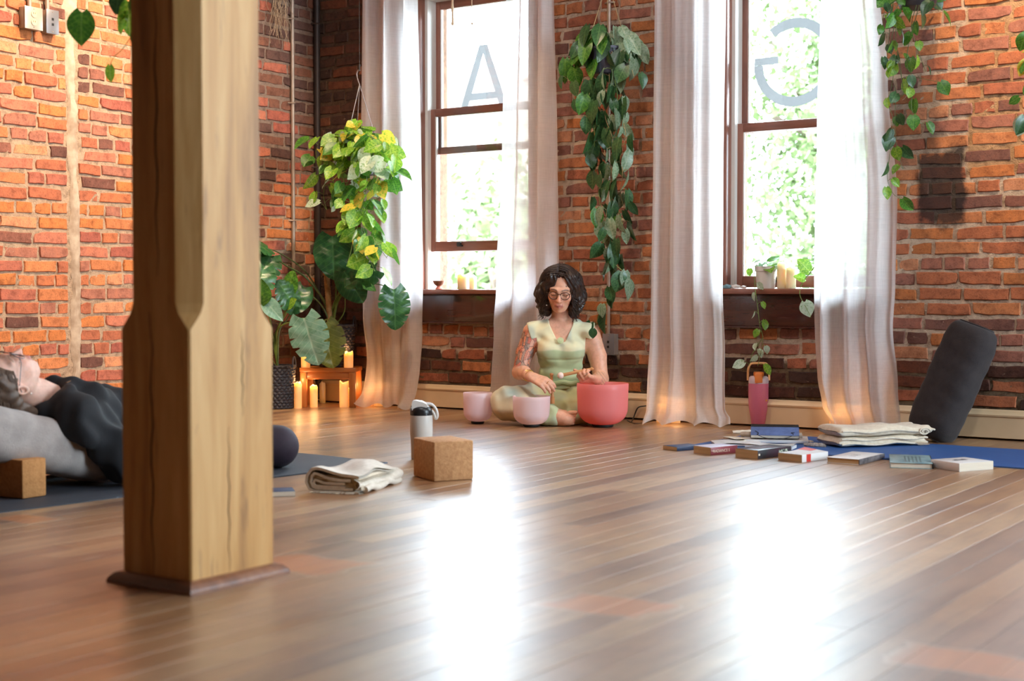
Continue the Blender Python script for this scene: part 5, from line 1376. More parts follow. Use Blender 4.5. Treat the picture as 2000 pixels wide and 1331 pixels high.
for pts, st in ([(1770, -10), (1736, 10), (1724, 40), (1732, 75)], .045), ([(1770, 0), (1748, 50), (1740, 90), (1746, 130), (1742, 165), (1736, 205), (1744, 235), (1738, 300), (1733, 345), (1742, 375), (1756, 388)], .062), ([(1766, 0), (1752, 40), (1750, 80), (1758, 120), (1762, 160)], .045), \
    ([(1790, 10), (1780, 50), (1790, 90), (1800, 118), (1808, 140)], .05), ([(1796, 10), (1776, 80), (1772, 130), (1790, 150), (1830, 160), (1846, 172)], .075), ([(1786, 150), (1780, 205), (1790, 235), (1812, 245)], .06), ([(1760, 0), (1740, 40), (1733, 110), (1720, 125)], .05), ([(1752, 100), (1764, 180), (1752, 190), (1748, 230), (1752, 290), (1764, 330)], .08), ([(1812, 0), (1826, 8), (1834, 22)], .05):
    vine(pr_, [at(x, y, QY - .04 - rn.uniform(0, .05)) for x, y in pts], .0018, rn, st, .062, ['green', 'green', 'deep', 'lime'], droop=.7, petiole=.022, stem=M_STEMD)
# ---- pothos strand at the right edge of the picture
rn = random.Random(14); pc = at(2075, -60, 6.2)
pe = thing('hanging_pothos', 'pothos strand dangling at the right edge of the picture', 'plant', pc)
hang_pot(pe, pc, .1, .09, MPOT)
mb = MB(); mb.tube([Vector((0, 0, -.02)), Vector((0, 0, CEIL - pc.z))], .002, 6); mb.build('hanger', M_STEMB, pe)
for pts in ([(2060, -40), (2012, 20), (2003, 80), (2010, 140), (2004, 200), (2008, 270)], [(2065, -40), (2030, 60), (2024, 160), (2020, 260)]):
    vine(pe, [at(x, y, 6.15) for x, y in pts], .002, rn, .09, .075, ['green', 'deep', 'gold'], petiole=.02)
put_leaf(pe, 'heart', 0, 'green', at(2003, 66, 6.15), (-.3, 0, -1), TOCAM, .075); put_leaf(pe, 'heart', 1, 'gold', at(2004, 118, 6.15), (-.35, 0, -1), TOCAM, .07); put_leaf(pe, 'heart', 2, 'pale', at(2002, 228, 6.15), (-.25, 0, -1), TOCAM, .085); put_leaf(pe, 'heart', 3, 'green', at(1990, 190, 6.15), (-.8, 0, -.5), TOCAM, .05)
# ---- strands near the post at the upper left, closer to the camera
rn = random.Random(3); nd = 4.2
def dp(x, y, k): return Vector((0, 0, H)) + _ray(x, y) * k
pc = dp(215, -150, nd); pn_ = thing('hanging_pothos', 'blurred pothos strands at the top beside the timber post', 'plant', pc)
hang_pot(pn_, pc, .09, .08, MPOT)
mb = MB(); mb.tube([Vector((0, 0, -.02)), Vector((0, 0, CEIL - pc.z))], .002, 6); mb.build('hanger', M_STEMB, pn_)
vine(pn_, [dp(205, -120, nd), dp(170, -60, nd), dp(158, 20, nd)], .002, rn, .2, .05, ['lime'], petiole=.015)
vine(pn_, [dp(225, -120, nd), dp(250, -50, nd), dp(252, 20, nd), dp(246, 60, nd)], .002, rn, .2, .05, ['lime'], petiole=.015)
for (x, y, d, mk, sz, kd) in ((160, 24, (-.1, 0, -1), 'green', .098, 'heart'), (252, 4, (-.05, 0, -1), 'lime', .1, 'long'), (246, 28, (-.8, 0, -.5), 'lime', .05, 'heart'), (215, 128, (0, 0, -1), 'lime', .05, 'long'), (262, 62, (.2, 0, -1), 'green', .05, 'long'), (232, -10, (-.3, 0, -1), 'deep', .06, 'heart'), (268, -6, (.3, 0, -1), 'green', .07, 'heart')):
    put_leaf(pn_, kd, 0, mk, dp(x, y, nd), Vector(d) , TOCAM + Vector((0, 0, .2)), sz)
mb = MB(); mb.tube(smoothpath([p - pc for p in (dp(262, 62, nd), dp(240, 95, nd), dp(222, 112, nd), dp(215, 130, nd))], 5), .0015, 5); mb.build('vine', M_STEM, pn_)

# ================================================================== woven baskets
M_SEA = pbr('black_seagrass', (52, 46, 50), (34, 30, 34), 60, .6, .3, 200, rnd=.3)
def basket(name, label, loc, r0, r1, h, rows, cols, handles=(0,)):
    "flat seagrass strips woven over uprights; one part per woven row"
    t = thing(name, label, 'basket', loc, 0, 'woven black baskets')
    lathe_thing([(0, .004), (r0 * .93, .004), (r1 * .93, h - .01), (r1 * .9, h - .01), (r0 * .88, .012), (0, .012)], 40, 'liner', pbr('dark_liner', (24, 20, 22), None, rough=.9), t)
    for j in range(rows):
        mb = MB(); z = h * (j + .5) / rows; rr_ = r0 + (r1 - r0) * (z / h); n = cols * 4; hz = h / rows * .62
        vs = []; fs = []
        for k in range(n):
            th = 6.283 * k / n; w = math.sin(th * cols / 1.0 + (math.pi if j % 2 else 0)); rad = rr_ + .0045 * w
            tw = .25 * hz * math.sin(th * cols + j)
            for (dr, dz) in ((-.004, -hz), (.0015, -hz * .55), (.003, 0), (.0015, hz * .55), (-.004, hz)): vs.append(((rad + dr) * math.cos(th), (rad + dr) * math.sin(th), max(.001, z + dz + tw)))
        for k in range(n):
            k2 = (k + 1) % n
            for i in range(4): fs.append((k * 5 + i, k2 * 5 + i, k2 * 5 + i + 1, k * 5 + i + 1))
        mb.add(vs, fs); mb.build('woven_row', M_SEA, t, True, None)
    mb = MB(); n = 40; mb.tube([(r1 * math.cos(6.283 * k / n), r1 * math.sin(6.283 * k / n), h - .002 + .001 * math.sin(k * 2.5)) for k in range(n)], .006, 8, closed=True); mb.build('rim', M_SEA, t)
    for a in handles:
        mb = MB(); c, s = math.cos(a), math.sin(a); pts = []
        for i in range(13):
            q = math.pi * i / 12; pts.append((r1 * c - s * .03 * math.cos(q), r1 * s + c * .03 * math.cos(q), h - .012 + .062 * math.sin(q)))
        mb.tube(pts, .005, 8); mb.build('handle', M_SEA, t)
    return t
b1 = fl(543, 798); b1 += Vector((0, .0, 0)); sb = pxm(b1)
BK1 = basket('floor_basket', 'black woven basket on the floor beside the bench', b1, 29 / sb, 33 / sb, 84 / sb, 15, 20, (0.45, .45 + math.pi))
b2 = bench.location + Vector((.02, .02, bench_h)); sb = pxm(b2)
BK2 = basket('bench_basket', 'black woven basket standing on the small bench', b2, 31 / sb, 37 / sb, 82 / sb, 15, 20, (0.45, .45 + math.pi))
M_POLE = pbr('coir_pole', (178, 128, 76), (146, 100, 58), 50, .95, .6, 120); M_POLET = pbr('rope_wrapped_pole', (196, 160, 118), (170, 132, 92), 40, .9, .5, 100)
def moss_pole(plant, a, b, r, m, turns):
    loc = plant.location; mb = MB(); a, b = Vector(a), Vector(b); mb.tube([a - loc, b - loc], r, 14); d = b - a; u = d.orthogonal().normalized(); w = d.normalized().cross(u); n = turns * 10
    mb.tube([a - loc + d * (i / n) + (u * math.cos(i * .6283) + w * math.sin(i * .6283)) * r for i in range(n + 1)], r * .12, 5); mb.build('moss_pole', m, plant)
def stalk_leaf(plant, pts, kind, var, mk, dirv, nrm, size, r=.006, stem=M_STEM, label=None):
    loc = plant.location; path = smoothpath(pts, 7); mb = MB(); mb.tube([p - loc for p in path], [r * (1 - .55 * i / len(path)) for i in range(len(path))], 8); mb.build('stalk', stem, plant)
    put_leaf(plant, kind, var, mk, path[-1], dirv, nrm, size, label)
# local frame for directions: (right, towards camera, up) of the picture
def V(r_, c, u): return RIGHT * r_ + TOCAM * c + Vector((0, 0, u))
# ---- monstera in the bench basket
top2 = b2 + Vector((0, 0, 74 / sb)); m2 = thing('potted_monstera', 'large split-leaf plant growing from the basket on the bench', 'plant', top2); soil(m2, top2, .09)
Yb = top2.y
moss_pole(m2, top2 - Vector((0, 0, .02)) + V(-.03, 0, 0), at(637, 526, Yb), .017, M_POLET, 26)
root = top2 + V(-.02, 0, .0)
stalk_leaf(m2, [root, at(655, 600, Yb), at(656, 500, Yb), at(649, 462, Yb)], 'monstera', 2, 'monst', V(.1, .5, -.75), V(.1, .9, .6), .26)
stalk_leaf(m2, [root, at(655, 600, Yb), at(680, 510, Yb), at(692, 462, Yb)], 'heart', 1, 'lime', V(.7, .3, .3), V(-.2, .8, .5), .1)
stalk_leaf(m2, [root, at(650, 605, Yb), at(690, 520, Yb), at(722, 470, Yb)], 'long', 1, 'green', V(.7, .1, -.4), V(0, .8, .6), .12, .004)
stalk_leaf(m2, [root, at(650, 600, Yb), at(668, 560, Yb - .05), at(672, 530, Yb - .08)], 'monstera', 2, 'monst', V(.5, .3, -.8), V(-.3, .8, .5), .2)
stalk_leaf(m2, [root, at(660, 590, Yb), at(700, 540, Yb - .1), at(735, 528, Yb - .16)], 'monstera', 1, 'monst', V(-.8, .4, -.35), V(.1, .8, .6), .19)
stalk_leaf(m2, [root, at(664, 580, Yb), at(705, 556, Yb - .08), at(740, 556, Yb - .16), at(768, 566, Yb - .2)], 'monstera', 0, 'monst', V(.12, .1, -1), V(.35, .9, .1), .21, .005)
stalk_leaf(m2, [root, at(640, 600, Yb), at(600, 545, Yb - .12), lw(560, 520, L + .22), lw(528, 500, L + .24)], 'monstera', 0, 'monst', V(-.25, .6, -.75), V(.4, .8, .5), .21, .008, M_STEMD)
stalk_leaf(m2, [root, at(632, 590, Yb + .03), at(596, 530, Yb - .1), lw(548, 496, L + .2), lw(524, 486, L + .22)], 'monstera', 1, 'monst', V(-.35, .7, .1), V(.4, .6, .8), .17, .006, M_STEMD)
stalk_leaf(m2, [root, at(630, 600, Yb - .05), at(606, 575, Yb - .14), at(594, 562, Yb - .2)], 'monstera', 2, 'monst', V(-.3, .5, -.75), V(.3, .8, .5), .17, .006, M_STEMD)
stalk_leaf(m2, [root, at(648, 630, Yb - .08), at(636, 625, Yb - .18), at(632, 634, Yb - .2)], 'monstera', 1, 'olive', V(.25, .15, -1), V(.2, 1, -.1), .24, .006)
stalk_leaf(m2, [root, at(672, 610, Yb - .02), at(676, 570, Yb - .04), at(700, 548, Yb - .05)], 'long', 0, 'green', V(.8, .2, -.4), V(0, .8, .6), .12, .004)
# ---- monstera in the floor basket
top1 = b1 + Vector((0, 0, 76 / pxm(b1))); m1 = thing('potted_monstera', 'split-leaf plant with a coir pole in the floor basket', 'plant', top1); soil(m1, top1, .08); Y1 = top1.y
moss_pole(m1, top1 + V(-.045, 0, -.02), lw(520, 595, L + .17), .019, M_POLE, 18)
root = top1 + V(.0, 0, 0)
stalk_leaf(m1, [root, at(540, 670, Y1), at(545, 640, Y1 - .03), at(585, 624, Y1 - .08), at(594, 622, Y1 - .1)], 'monstera', 1, 'monsil', V(.28, .15, -1), V(-.15, 1, .25), .255, .006, M_STEM, 'silvery sheen split leaf')
stalk_leaf(m1, [root, at(538, 660, Y1), at(552, 620, Y1 - .02), at(560, 600, Y1 - .03)], 'heart', 0, 'lime', V(.45, .3, .35), V(-.2, .8, .5), .085)
stalk_leaf(m1, [root, at(536, 660, Y1), at(560, 610, Y1), at(568, 590, Y1), at(565, 572, Y1)], 'monstera', 2, 'green', V(.1, .2, 1), V(-.4, .9, .1), .12, .005)
stalk_leaf(m1, [root, at(532, 660, Y1), lw(526, 620, L + .25), lw(514, 585, L + .28)], 'long', 1, 'monsil', V(.75, .2, -.75), V(-.3, .7, .6), .16, .005)
stalk_leaf(m1, [root, at(536, 670, Y1), lw(526, 640, L + .25), lw(508, 592, L + .28)], 'heart', 0, 'green', V(.1, .3, .8), V(.1, .9, .2), .14, .005)
stalk_leaf(m1, [root, at(545, 650, Y1), at(560, 625, Y1 + .03), at(574, 600, Y1)], 'monstera', 0, 'monst', V(-.3, .35, .7), V(.4, .8, .3), .17, .005, M_STEMD)
stalk_leaf(m1, [root, at(532, 650, Y1), lw(520, 570, L + .24), lw(516, 522, L + .26)], 'monstera', 1, 'monst', V(-.15, .5, -.8), V(.4, .8, .4), .2, .006, M_STEMD)
stalk_leaf(m1, [root, at(530, 700, Y1 - .05), at(520, 690, Y1 - .08)], 'heart', 1, 'lime', V(.3, .4, .1), V(0, .8, .5), .05, .003)

# ---- potted plant on the right sill
zs_ = WZ0 + .028; px_ = at(1496, 560, D - .02); pl = thing('potted_trailing_plant', 'small white pot with a trailing pothos on the right sill', 'plant', (px_.x, D - .02, zs_)); s_ = pxm(pl.location)
lathe_thing([(0, 0), (17 / s_, 0), (17.5 / s_, .004), (20 / s_, 33 / s_), (21.5 / s_, 34 / s_), (22 / s_, 43 / s_), (20 / s_, 43 / s_), (19 / s_, 38 / s_), (0, 38 / s_)], 32, 'pot', pbr('white_ceramic', (226, 218, 212), (214, 204, 198), 4, .5), pl)
rn = random.Random(31); tp = pl.location + Vector((0, 0, 42 / s_))
for k in range(12):
    a = rn.uniform(0, 6.28); put_leaf(pl, 'heart', rn.randrange(4), rn.choice(['lime', 'pale', 'green', 'pale']), tp + Vector((math.cos(a) * .03, math.sin(a) * .02, rn.uniform(0, .03))), Vector((math.cos(a), math.sin(a) * .6 - .2, rn.uniform(-.2, .6))), Vector((0, -.4, 1)), rn.uniform(.04, .07))
yv = D - .095
vine(pl, [tp + Vector((-.03, -.02, 0)), at(1476, 520, yv + .02), at(1474, 556, yv), at(1480, 600, yv), at(1484, 635, yv), at(1490, 660, yv), at(1486, 690, yv), at(1480, 715, yv)], .0022, rn, .048, .052, ['pale', 'lime', 'pale'], droop=.7, petiole=.03)
vine(pl, [at(1490, 660, yv), at(1470, 690, yv), at(1466, 706, yv), at(1462, 716, yv)], .0018, rn, .045, .055, ['pale', 'gold'], droop=.5, petiole=.03)
p2 = thing('trailing_plant_cutting', 'bright pothos cutting hanging over the sill by the right curtain', 'plant', at(1596, 520, D - .07))
vine(p2, [at(1600, 505, D - .07), at(1585, 530, D - .07), at(1568, 552, D - .09), at(1562, 575, D - .1), at(1574, 600, D - .1), at(1584, 620, D - .1)], .0025, rn, 9, .05, ['lime'])
put_leaf(p2, 'heart', 0, 'lime', at(1580, 530, D - .08), V(-.5, .2, .5), V(.1, 1, .2), .085); put_leaf(p2, 'heart', 2, 'pale', at(1572, 590, D - .1), V(.3, .2, -.9), V(-.2, 1, .3), .075); put_leaf(p2, 'heart', 1, 'lime', at(1572, 545, D - .08), V(-.4, .2, .1), V(.1, 1, .2), .06)

# ================================================================== pipes and boxes on the walls
M_COND = pbr('galvanised_conduit', (176, 156, 140), (150, 132, 118), 10, .4, metal=.35); M_DARKP = pbr('dark_iron_pipe', (58, 46, 42), (44, 36, 34), 10, .5, metal=.2); M_BOX = pbr('grey_metal_box', (158, 152, 142), (138, 132, 124), 12, .4, metal=.3)
def pipe(name, label, pts, r, m, straps=(), nrm=(1, 0, 0)):
    t = thing(name, label, 'pipe', pts[0]); p0 = Vector(pts[0]); mb = MB(); mb.tube([Vector(p) - p0 for p in pts], r, 12); mb.build('tube', m, t)
    for z in straps:
        mb = MB(); c = Vector((0, 0, z - p0.z)); n = Vector(nrm); sd = n.cross(Vector((0, 0, 1)))
        mb.tube([c + sd * .03 - n * r, c + sd * .012 + n * r * .6, c + n * (r + .002), c - sd * .012 + n * r * .6, c - sd * .03 - n * r], .005, 6); mb.build('strap', m, t)
    return t
q = lw(576, 590, L + .03); pipe('conduit_pipe', 'thin grey conduit running down the left wall behind the planter', [(L + .02, q.y, q.z), (L + .02, q.y, CEIL)], .012, M_COND, (1.1, 1.8, 2.3))
pipe('corner_pipe', 'dark iron pipe standing in the room corner', [(L + .035, D - .05, .02), (L + .035, D - .05, CEIL)], .02, M_DARKP, (1.43, 2.3))
q = at(1187, 655, D - .03); cp = pipe('conduit_pipe', 'grey conduit between the curtains ending at a socket box', [(q.x, D - .022, q.z), (q.x, D - .022, CEIL)], .009, M_COND, (1.0, 1.6, 2.2), (0, -1, 0))
def elec_box(label, c, rz, w, h, d, kind):
    t = thing('electrical_box', label, 'socket box', c, rz, 'electrical boxes')        # local -y faces the room
    mb = MB(); mb.box(-w / 2, w / 2, -d, 0, -h / 2, h / 2, .003); mb.build('housing', M_BOX, t)
    mb = MB(); mb.box(-w / 2 - .002, w / 2 + .002, -d - .003, -d, -h / 2 - .002, h / 2 + .002, .0015); mb.build('cover_plate', pbr('plate_' + kind, (186, 176, 160) if kind == 'outlet' else (130, 130, 136), None, rough=.35, metal=.4), t)
    if kind == 'outlet':
        for s in (-1, 1):
            mb = MB(); mb.lathe([(0, 0), (.015, 0), (.016, .003), (0, .004)], 20, T=Matrix.Translation((0, -d - .003, s * .02)) @ Matrix.Rotation(math.pi / 2, 4, 'X')); so = mb.build('socket', pbr('ivory_socket', (226, 190, 150), None, rough=.4), t)
            mb = MB()
            for q_ in (-.005, .005): mb.box(q_ - .001, q_ + .001, -d - .0078, -d - .0068, s * .02, s * .02 + .008)
            mb.build('slots', M_LATCH, so, False)
    elif kind == 'data':
        for s in (-1, 1):
            mb = MB(); mb.box(-.006, .006, -d - .0045, -d - .0028, s * .013 - .006, s * .013 + .006); mb.build('port', M_LATCH, t, False)
    for s in (-1, 1):
        mb = MB(); mb.lathe([(0, 0), (.003, 0), (.0025, .0015), (0, .002)], 10, T=Matrix.Translation((0, -d - .003, s * h * .42)) @ Matrix.Rotation(math.pi / 2, 4, 'X')); mb.build('screw', M_COND, t)
    return t
q = lw(64, 36, L + .05); e1_ = elec_box('duplex socket box with rounded ivory outlets high on the left wall', (L + .006, q.y, q.z), math.pi / 2, .1, .105, .05, 'outlet')
pipe('conduit_pipe', 'short grey conduit rising from the duplex socket box', [(L + .025, q.y - .0, q.z + .05), (L + .025, q.y - .0, CEIL)], .011, M_COND)
q = lw(102, 43, L + .05); elec_box('grey data outlet box beside the duplex socket', (L + .006, q.y, q.z), math.pi / 2, .07, .115, .045, 'data')
pipe('conduit_pipe', 'short grey conduit rising from the data outlet box', [(L + .025, q.y - .01, q.z + .056), (L + .025, q.y - .01, CEIL)], .011, M_COND)
q = at(1189, 673, D - .05); elec_box('grey socket box on the back wall behind the woman', (q.x, D - .004, q.z), 0, .066, .11, .05, 'data')
# dry hanging moss on the left wall
q = lw(548, -20, L + .06); ms_ = thing('air_plant', 'dry pale hanging moss on the left wall beside the thin conduit', 'plant', q); rn = random.Random(2); mb = MB()
for k in range(46):
    x, y, z = rn.uniform(-.02, .03), rn.uniform(-.07, .05), 0; pts = []
    ln_ = rn.uniform(.14, .33)
    for i in range(9): pts.append((x, y, -ln_ * i / 8)); x += rn.uniform(-.012, .012); y += rn.uniform(-.016, .016)
    mb.tube(smoothpath(pts, 2), .0011, 4)
o = mb.build('moss_strands', pbr('dry_moss', (190, 166, 138), (150, 124, 100), 30, .9), ms_); tag(o, kind='stuff')
# black cord by the large bowl
mb = MB(); mb.tube(smoothpath([Vector(p) for p in ((at(1262, 793, D - .04)), (at(1246, 797, D - .05)), (at(1238, 815, D - .06)), fl(1232, 826), fl(1225, 822), fl(1240, 828), fl(1262, 826), fl(1280, 822))], 6), .0035, 6); o = mb.build('power_cord', M_LATCH); tag(o, 'black power cord on the floor between large bowl and curtain', 'cord')
# macrame cords in the left window
for i, (x, yb, r_) in enumerate(((884, 48, .006), (922, 46, .0022))):
    p = at(x, yb, D - .03); mb = MB(); pts = [Vector((.002 * math.sin(k * 1.3), 0, k * .03)) for k in range(int((CEIL - p.z) / .03))]; mb.tube(pts, [r_ * (1 + .5 * (k % 3 == 0)) for k in range(len(pts))], 6)
    t = thing('macrame_hanging', ['knotted cream cord hanging before the raised window', 'thin string with a knot hanging before the raised window'][i], 'cord', p); mb.build('cord', pbr('cream_cord_%d' % i, (226, 200, 166), None, rough=.9), t)
    mb = MB(); mb.lathe([(0, -.008), (.006, -.004), (.007, .002), (0, .008)], 10); mb.build('knot', pbr('cream_knot_%d' % i, (226, 206, 176), None, rough=.9), t)
# ================================================================== smooth bodies: signed fields and surface nets
class Field:
    def __init__(s, lo, hi, h):
        s.lo = np.array(lo, float); s.h = h; s.n = np.ceil((np.array(hi) - s.lo) / h).astype(int) + 1
        s.f = np.full(s.n, .08, np.float32)
    def win(s, lo, hi, m):
        a = np.maximum(np.floor((np.array(lo) - m - s.lo) / s.h).astype(int), 0); b = np.minimum(np.ceil((np.array(hi) + m - s.lo) / s.h).astype(int) + 1, s.n)
        if (b <= a).any(): return None, None
        g = np.meshgrid(*[s.lo[i] + s.h * np.arange(a[i], b[i]) for i in range(3)], indexing='ij')
        return tuple(slice(a[i], b[i]) for i in range(3)), np.stack(g, -1).astype(np.float32)
    def put(s, sl, d, k, sub=False):
        f = s.f[sl]
        if sub: d = -d; hh = np.clip(.5 - .5 * (f - d) / max(k, 1e-6), 0, 1); s.f[sl] = f * (1 - hh) + d * hh + k * hh * (1 - hh)
        else: hh = np.clip(.5 + .5 * (f - d) / max(k, 1e-6), 0, 1); s.f[sl] = f * (1 - hh) + d * hh - k * hh * (1 - hh)
    def cap(s, a, b, ra, rb=None, k=.02, sub=False, flat=None):
        "tapered capsule; flat=(axis vector, factor) squashes its section"
        rb = ra if rb is None else rb; a, b = np.array(a, np.float32), np.array(b, np.float32); r = max(ra, rb)
        sl, p = s.win(np.minimum(a, b) - r * 1.3, np.maximum(a, b) + r * 1.3, k + .03)
        if sl is None: return s
        ab = b - a; t = np.clip(((p - a) @ ab) / max(ab @ ab, 1e-9), 0, 1); q = p - a - t[..., None] * ab
        if flat is not None:
            ax = np.array(flat[0], np.float32); ax /= np.linalg.norm(ax); c = (q @ ax); q = q + (c * (1 / flat[1] - 1))[..., None] * ax
        d = np.sqrt((q * q).sum(-1)) - (ra + (rb - ra) * t)
        if flat is not None: d = d * min(1, flat[1] + .2)
        s.put(sl, d, k, sub); return s
    def chain(s, pts, rs, k=.02, **kw):
        for i in range(len(pts) - 1): s.cap(pts[i], pts[i + 1], rs[i], rs[i + 1], k if i == 0 else min(k, .01), **kw)
        return s
    def ell(s, c, r, k=.02, rot=None, sub=False):
        c, r = np.array(c, np.float32), np.array(r, np.float32); m = r.max()
        sl, p = s.win(c - m, c + m, k + .03)
        if sl is None: return s
        q = p - c
        if rot is not None: q = q @ np.array(rot, np.float32)          # columns of rot are the ellipsoid's axes
        k0 = np.sqrt(((q / r) ** 2).sum(-1)); k1 = np.sqrt(((q / (r * r)) ** 2).sum(-1))
        s.put(sl, np.where(k1 < 1e-6, -r.min(), k0 * (k0 - 1) / np.maximum(k1, 1e-6)), k, sub); return s
    def grid(s):
        g = np.meshgrid(*[(s.lo[i] + s.h * np.arange(s.n[i])).astype(np.float32) for i in range(3)], indexing='ij'); return g
    def merge(s, o, k): s.put((slice(None),) * 3, o.f, k); return s
    def surface(s):
        f = s.f; ins = f < 0; n = s.n
        c = [(i, j, k) for i in (0, 1) for j in (0, 1) for k in (0, 1)]
        cnt = np.zeros(n - 1, np.int8)
        for (i, j, k) in c: cnt += ins[i:n[0] - 1 + i, j:n[1] - 1 + j, k:n[2] - 1 + k]
        act = np.argwhere((cnt > 0) & (cnt < 8)); idx = np.full(n - 1, -1, np.int64); idx[tuple(act.T)] = np.arange(len(act))
        val = {q: f[act[:, 0] + q[0], act[:, 1] + q[1], act[:, 2] + q[2]] for q in c}
        acc = np.zeros((len(act), 3)); w = np.zeros(len(act))
        for a in c:
            for ax in range(3):
                if a[ax]: continue
                b = list(a); b[ax] = 1; b = tuple(b); va, vb = val[a], val[b]; m = (va < 0) != (vb < 0)
                t = np.where(m, va / np.where(m, va - vb, 1), 0); p = np.array(a, float)[None] + np.eye(3)[ax][None] * t[:, None]
                acc += p * m[:, None]; w += m
        V = s.lo + s.h * (act + acc / w[:, None]); F = []
        for ax in range(3):
            o1, o2 = [(1, 2), (2, 0), (0, 1)][ax]
            sl0 = [slice(None)] * 3; sl1 = [slice(None)] * 3; sl0[ax] = slice(0, n[ax] - 1); sl1[ax] = slice(1, n[ax])
            e = np.argwhere(ins[tuple(sl0)] != ins[tuple(sl1)]); e = e[(e[:, o1] > 0) & (e[:, o2] > 0) & (e[:, o1] < n[o1] - 1) & (e[:, o2] < n[o2] - 1)]
            d1, d2 = np.eye(3, dtype=int)[o1], np.eye(3, dtype=int)[o2]
            q = np.stack([idx[tuple((e - d1 - d2).T)], idx[tuple((e - d2).T)], idx[tuple(e.T)], idx[tuple((e - d1).T)]], 1)
            fl_ = ins[tuple(e.T)]; q[~fl_] = q[~fl_][:, ::-1]; F.append(q)
        return V, np.concatenate(F)
def net_mesh(field, name, mat, parent, colfn=None, smooth_it=2):
    V_, F_ = field.surface()
    if smooth_it:                                                      # a little relaxation
        E_ = np.concatenate([F_[:, [0, 1]], F_[:, [1, 2]], F_[:, [2, 3]], F_[:, [3, 0]]])
        for _ in range(smooth_it):
            s_ = np.zeros_like(V_); c_ = np.zeros(len(V_)); np.add.at(s_, E_[:, 0], V_[E_[:, 1]]); np.add.at(c_, E_[:, 0], 1); np.add.at(s_, E_[:, 1], V_[E_[:, 0]]); np.add.at(c_, E_[:, 1], 1)
            V_ = V_ * .5 + .5 * s_ / np.maximum(c_, 1)[:, None]
    me = bpy.data.meshes.new(name); nf = len(F_)
    me.vertices.add(len(V_)); me.vertices.foreach_set('co', V_.astype(np.float32).ravel())
    me.loops.add(nf * 4); me.loops.foreach_set('vertex_index', F_.astype(np.int32).ravel())
    me.polygons.add(nf); me.polygons.foreach_set('loop_start', np.arange(0, nf * 4, 4, dtype=np.int32))
    me.update(calc_edges=True); me.validate()
    me.polygons.foreach_set('use_smooth', np.ones(len(me.polygons), bool)); me.materials.append(mat)
    if colfn is not None:
        a = me.color_attributes.new('Col', 'FLOAT_COLOR', 'POINT'); c_ = np.ones((len(V_), 4), np.float32); c_[:, :3] = colfn(V_); a.data.foreach_set('color', c_.ravel())
    return link(name, me, parent)
def L3(c): return np.array(lin(c), np.float32)
def skin_material(name):
    m, nt, N, K = nodes_of(name); p = N('ShaderNodeBsdfPrincipled'); out = N('ShaderNodeOutputMaterial'); K(p.outputs[0], out.inputs[0])
    a = N('ShaderNodeAttribute'); a.attribute_name = 'Col'; v = coords(nt, 'Object')
    mot = ramp(nt, noise(nt, 60, 4, .6, v), [(.3, (.88, .84, .82)), (.6, (1.04, 1.03, 1.02))])
    K(mixc(nt, 1.0, a.outputs['Color'], mot, 'MULTIPLY'), p.inputs['Base Color']); p.inputs['Roughness'].default_value = .5
    p.inputs['Subsurface Weight'].default_value = .25; p.inputs['Subsurface Radius'].default_value = (.012, .005, .003); p.inputs['Subsurface Scale'].default_value = 1
    K(bump_n(nt, noise(nt, 300, 3, .6, v), .12, .001), p.inputs['Normal']); return m
def cloth_vc(name, rough=.9, sheen=.2, weave=500):
    m, nt, N, K = nodes_of(name); p = N('ShaderNodeBsdfPrincipled'); out = N('ShaderNodeOutputMaterial'); K(p.outputs[0], out.inputs[0])
    a = N('ShaderNodeAttribute'); a.attribute_name = 'Col'; v = coords(nt, 'Object')
    K(mixc(nt, 1.0, a.outputs['Color'], ramp(nt, noise(nt, 14, 4, .6, v), [(.3, (.9, .9, .88)), (.7, (1.06, 1.06, 1.04))]), 'MULTIPLY'), p.inputs['Base Color']); p.inputs['Roughness'].default_value = rough
    p.inputs['Sheen Weight'].default_value = sheen; K(bump_n(nt, noise(nt, weave, 2, .5, v), .2, .001), p.inputs['Normal']); return m
def sst(a, b, x): t = np.clip((x - a) / (b - a), 0, 1); return t * t * (3 - 2 * t)
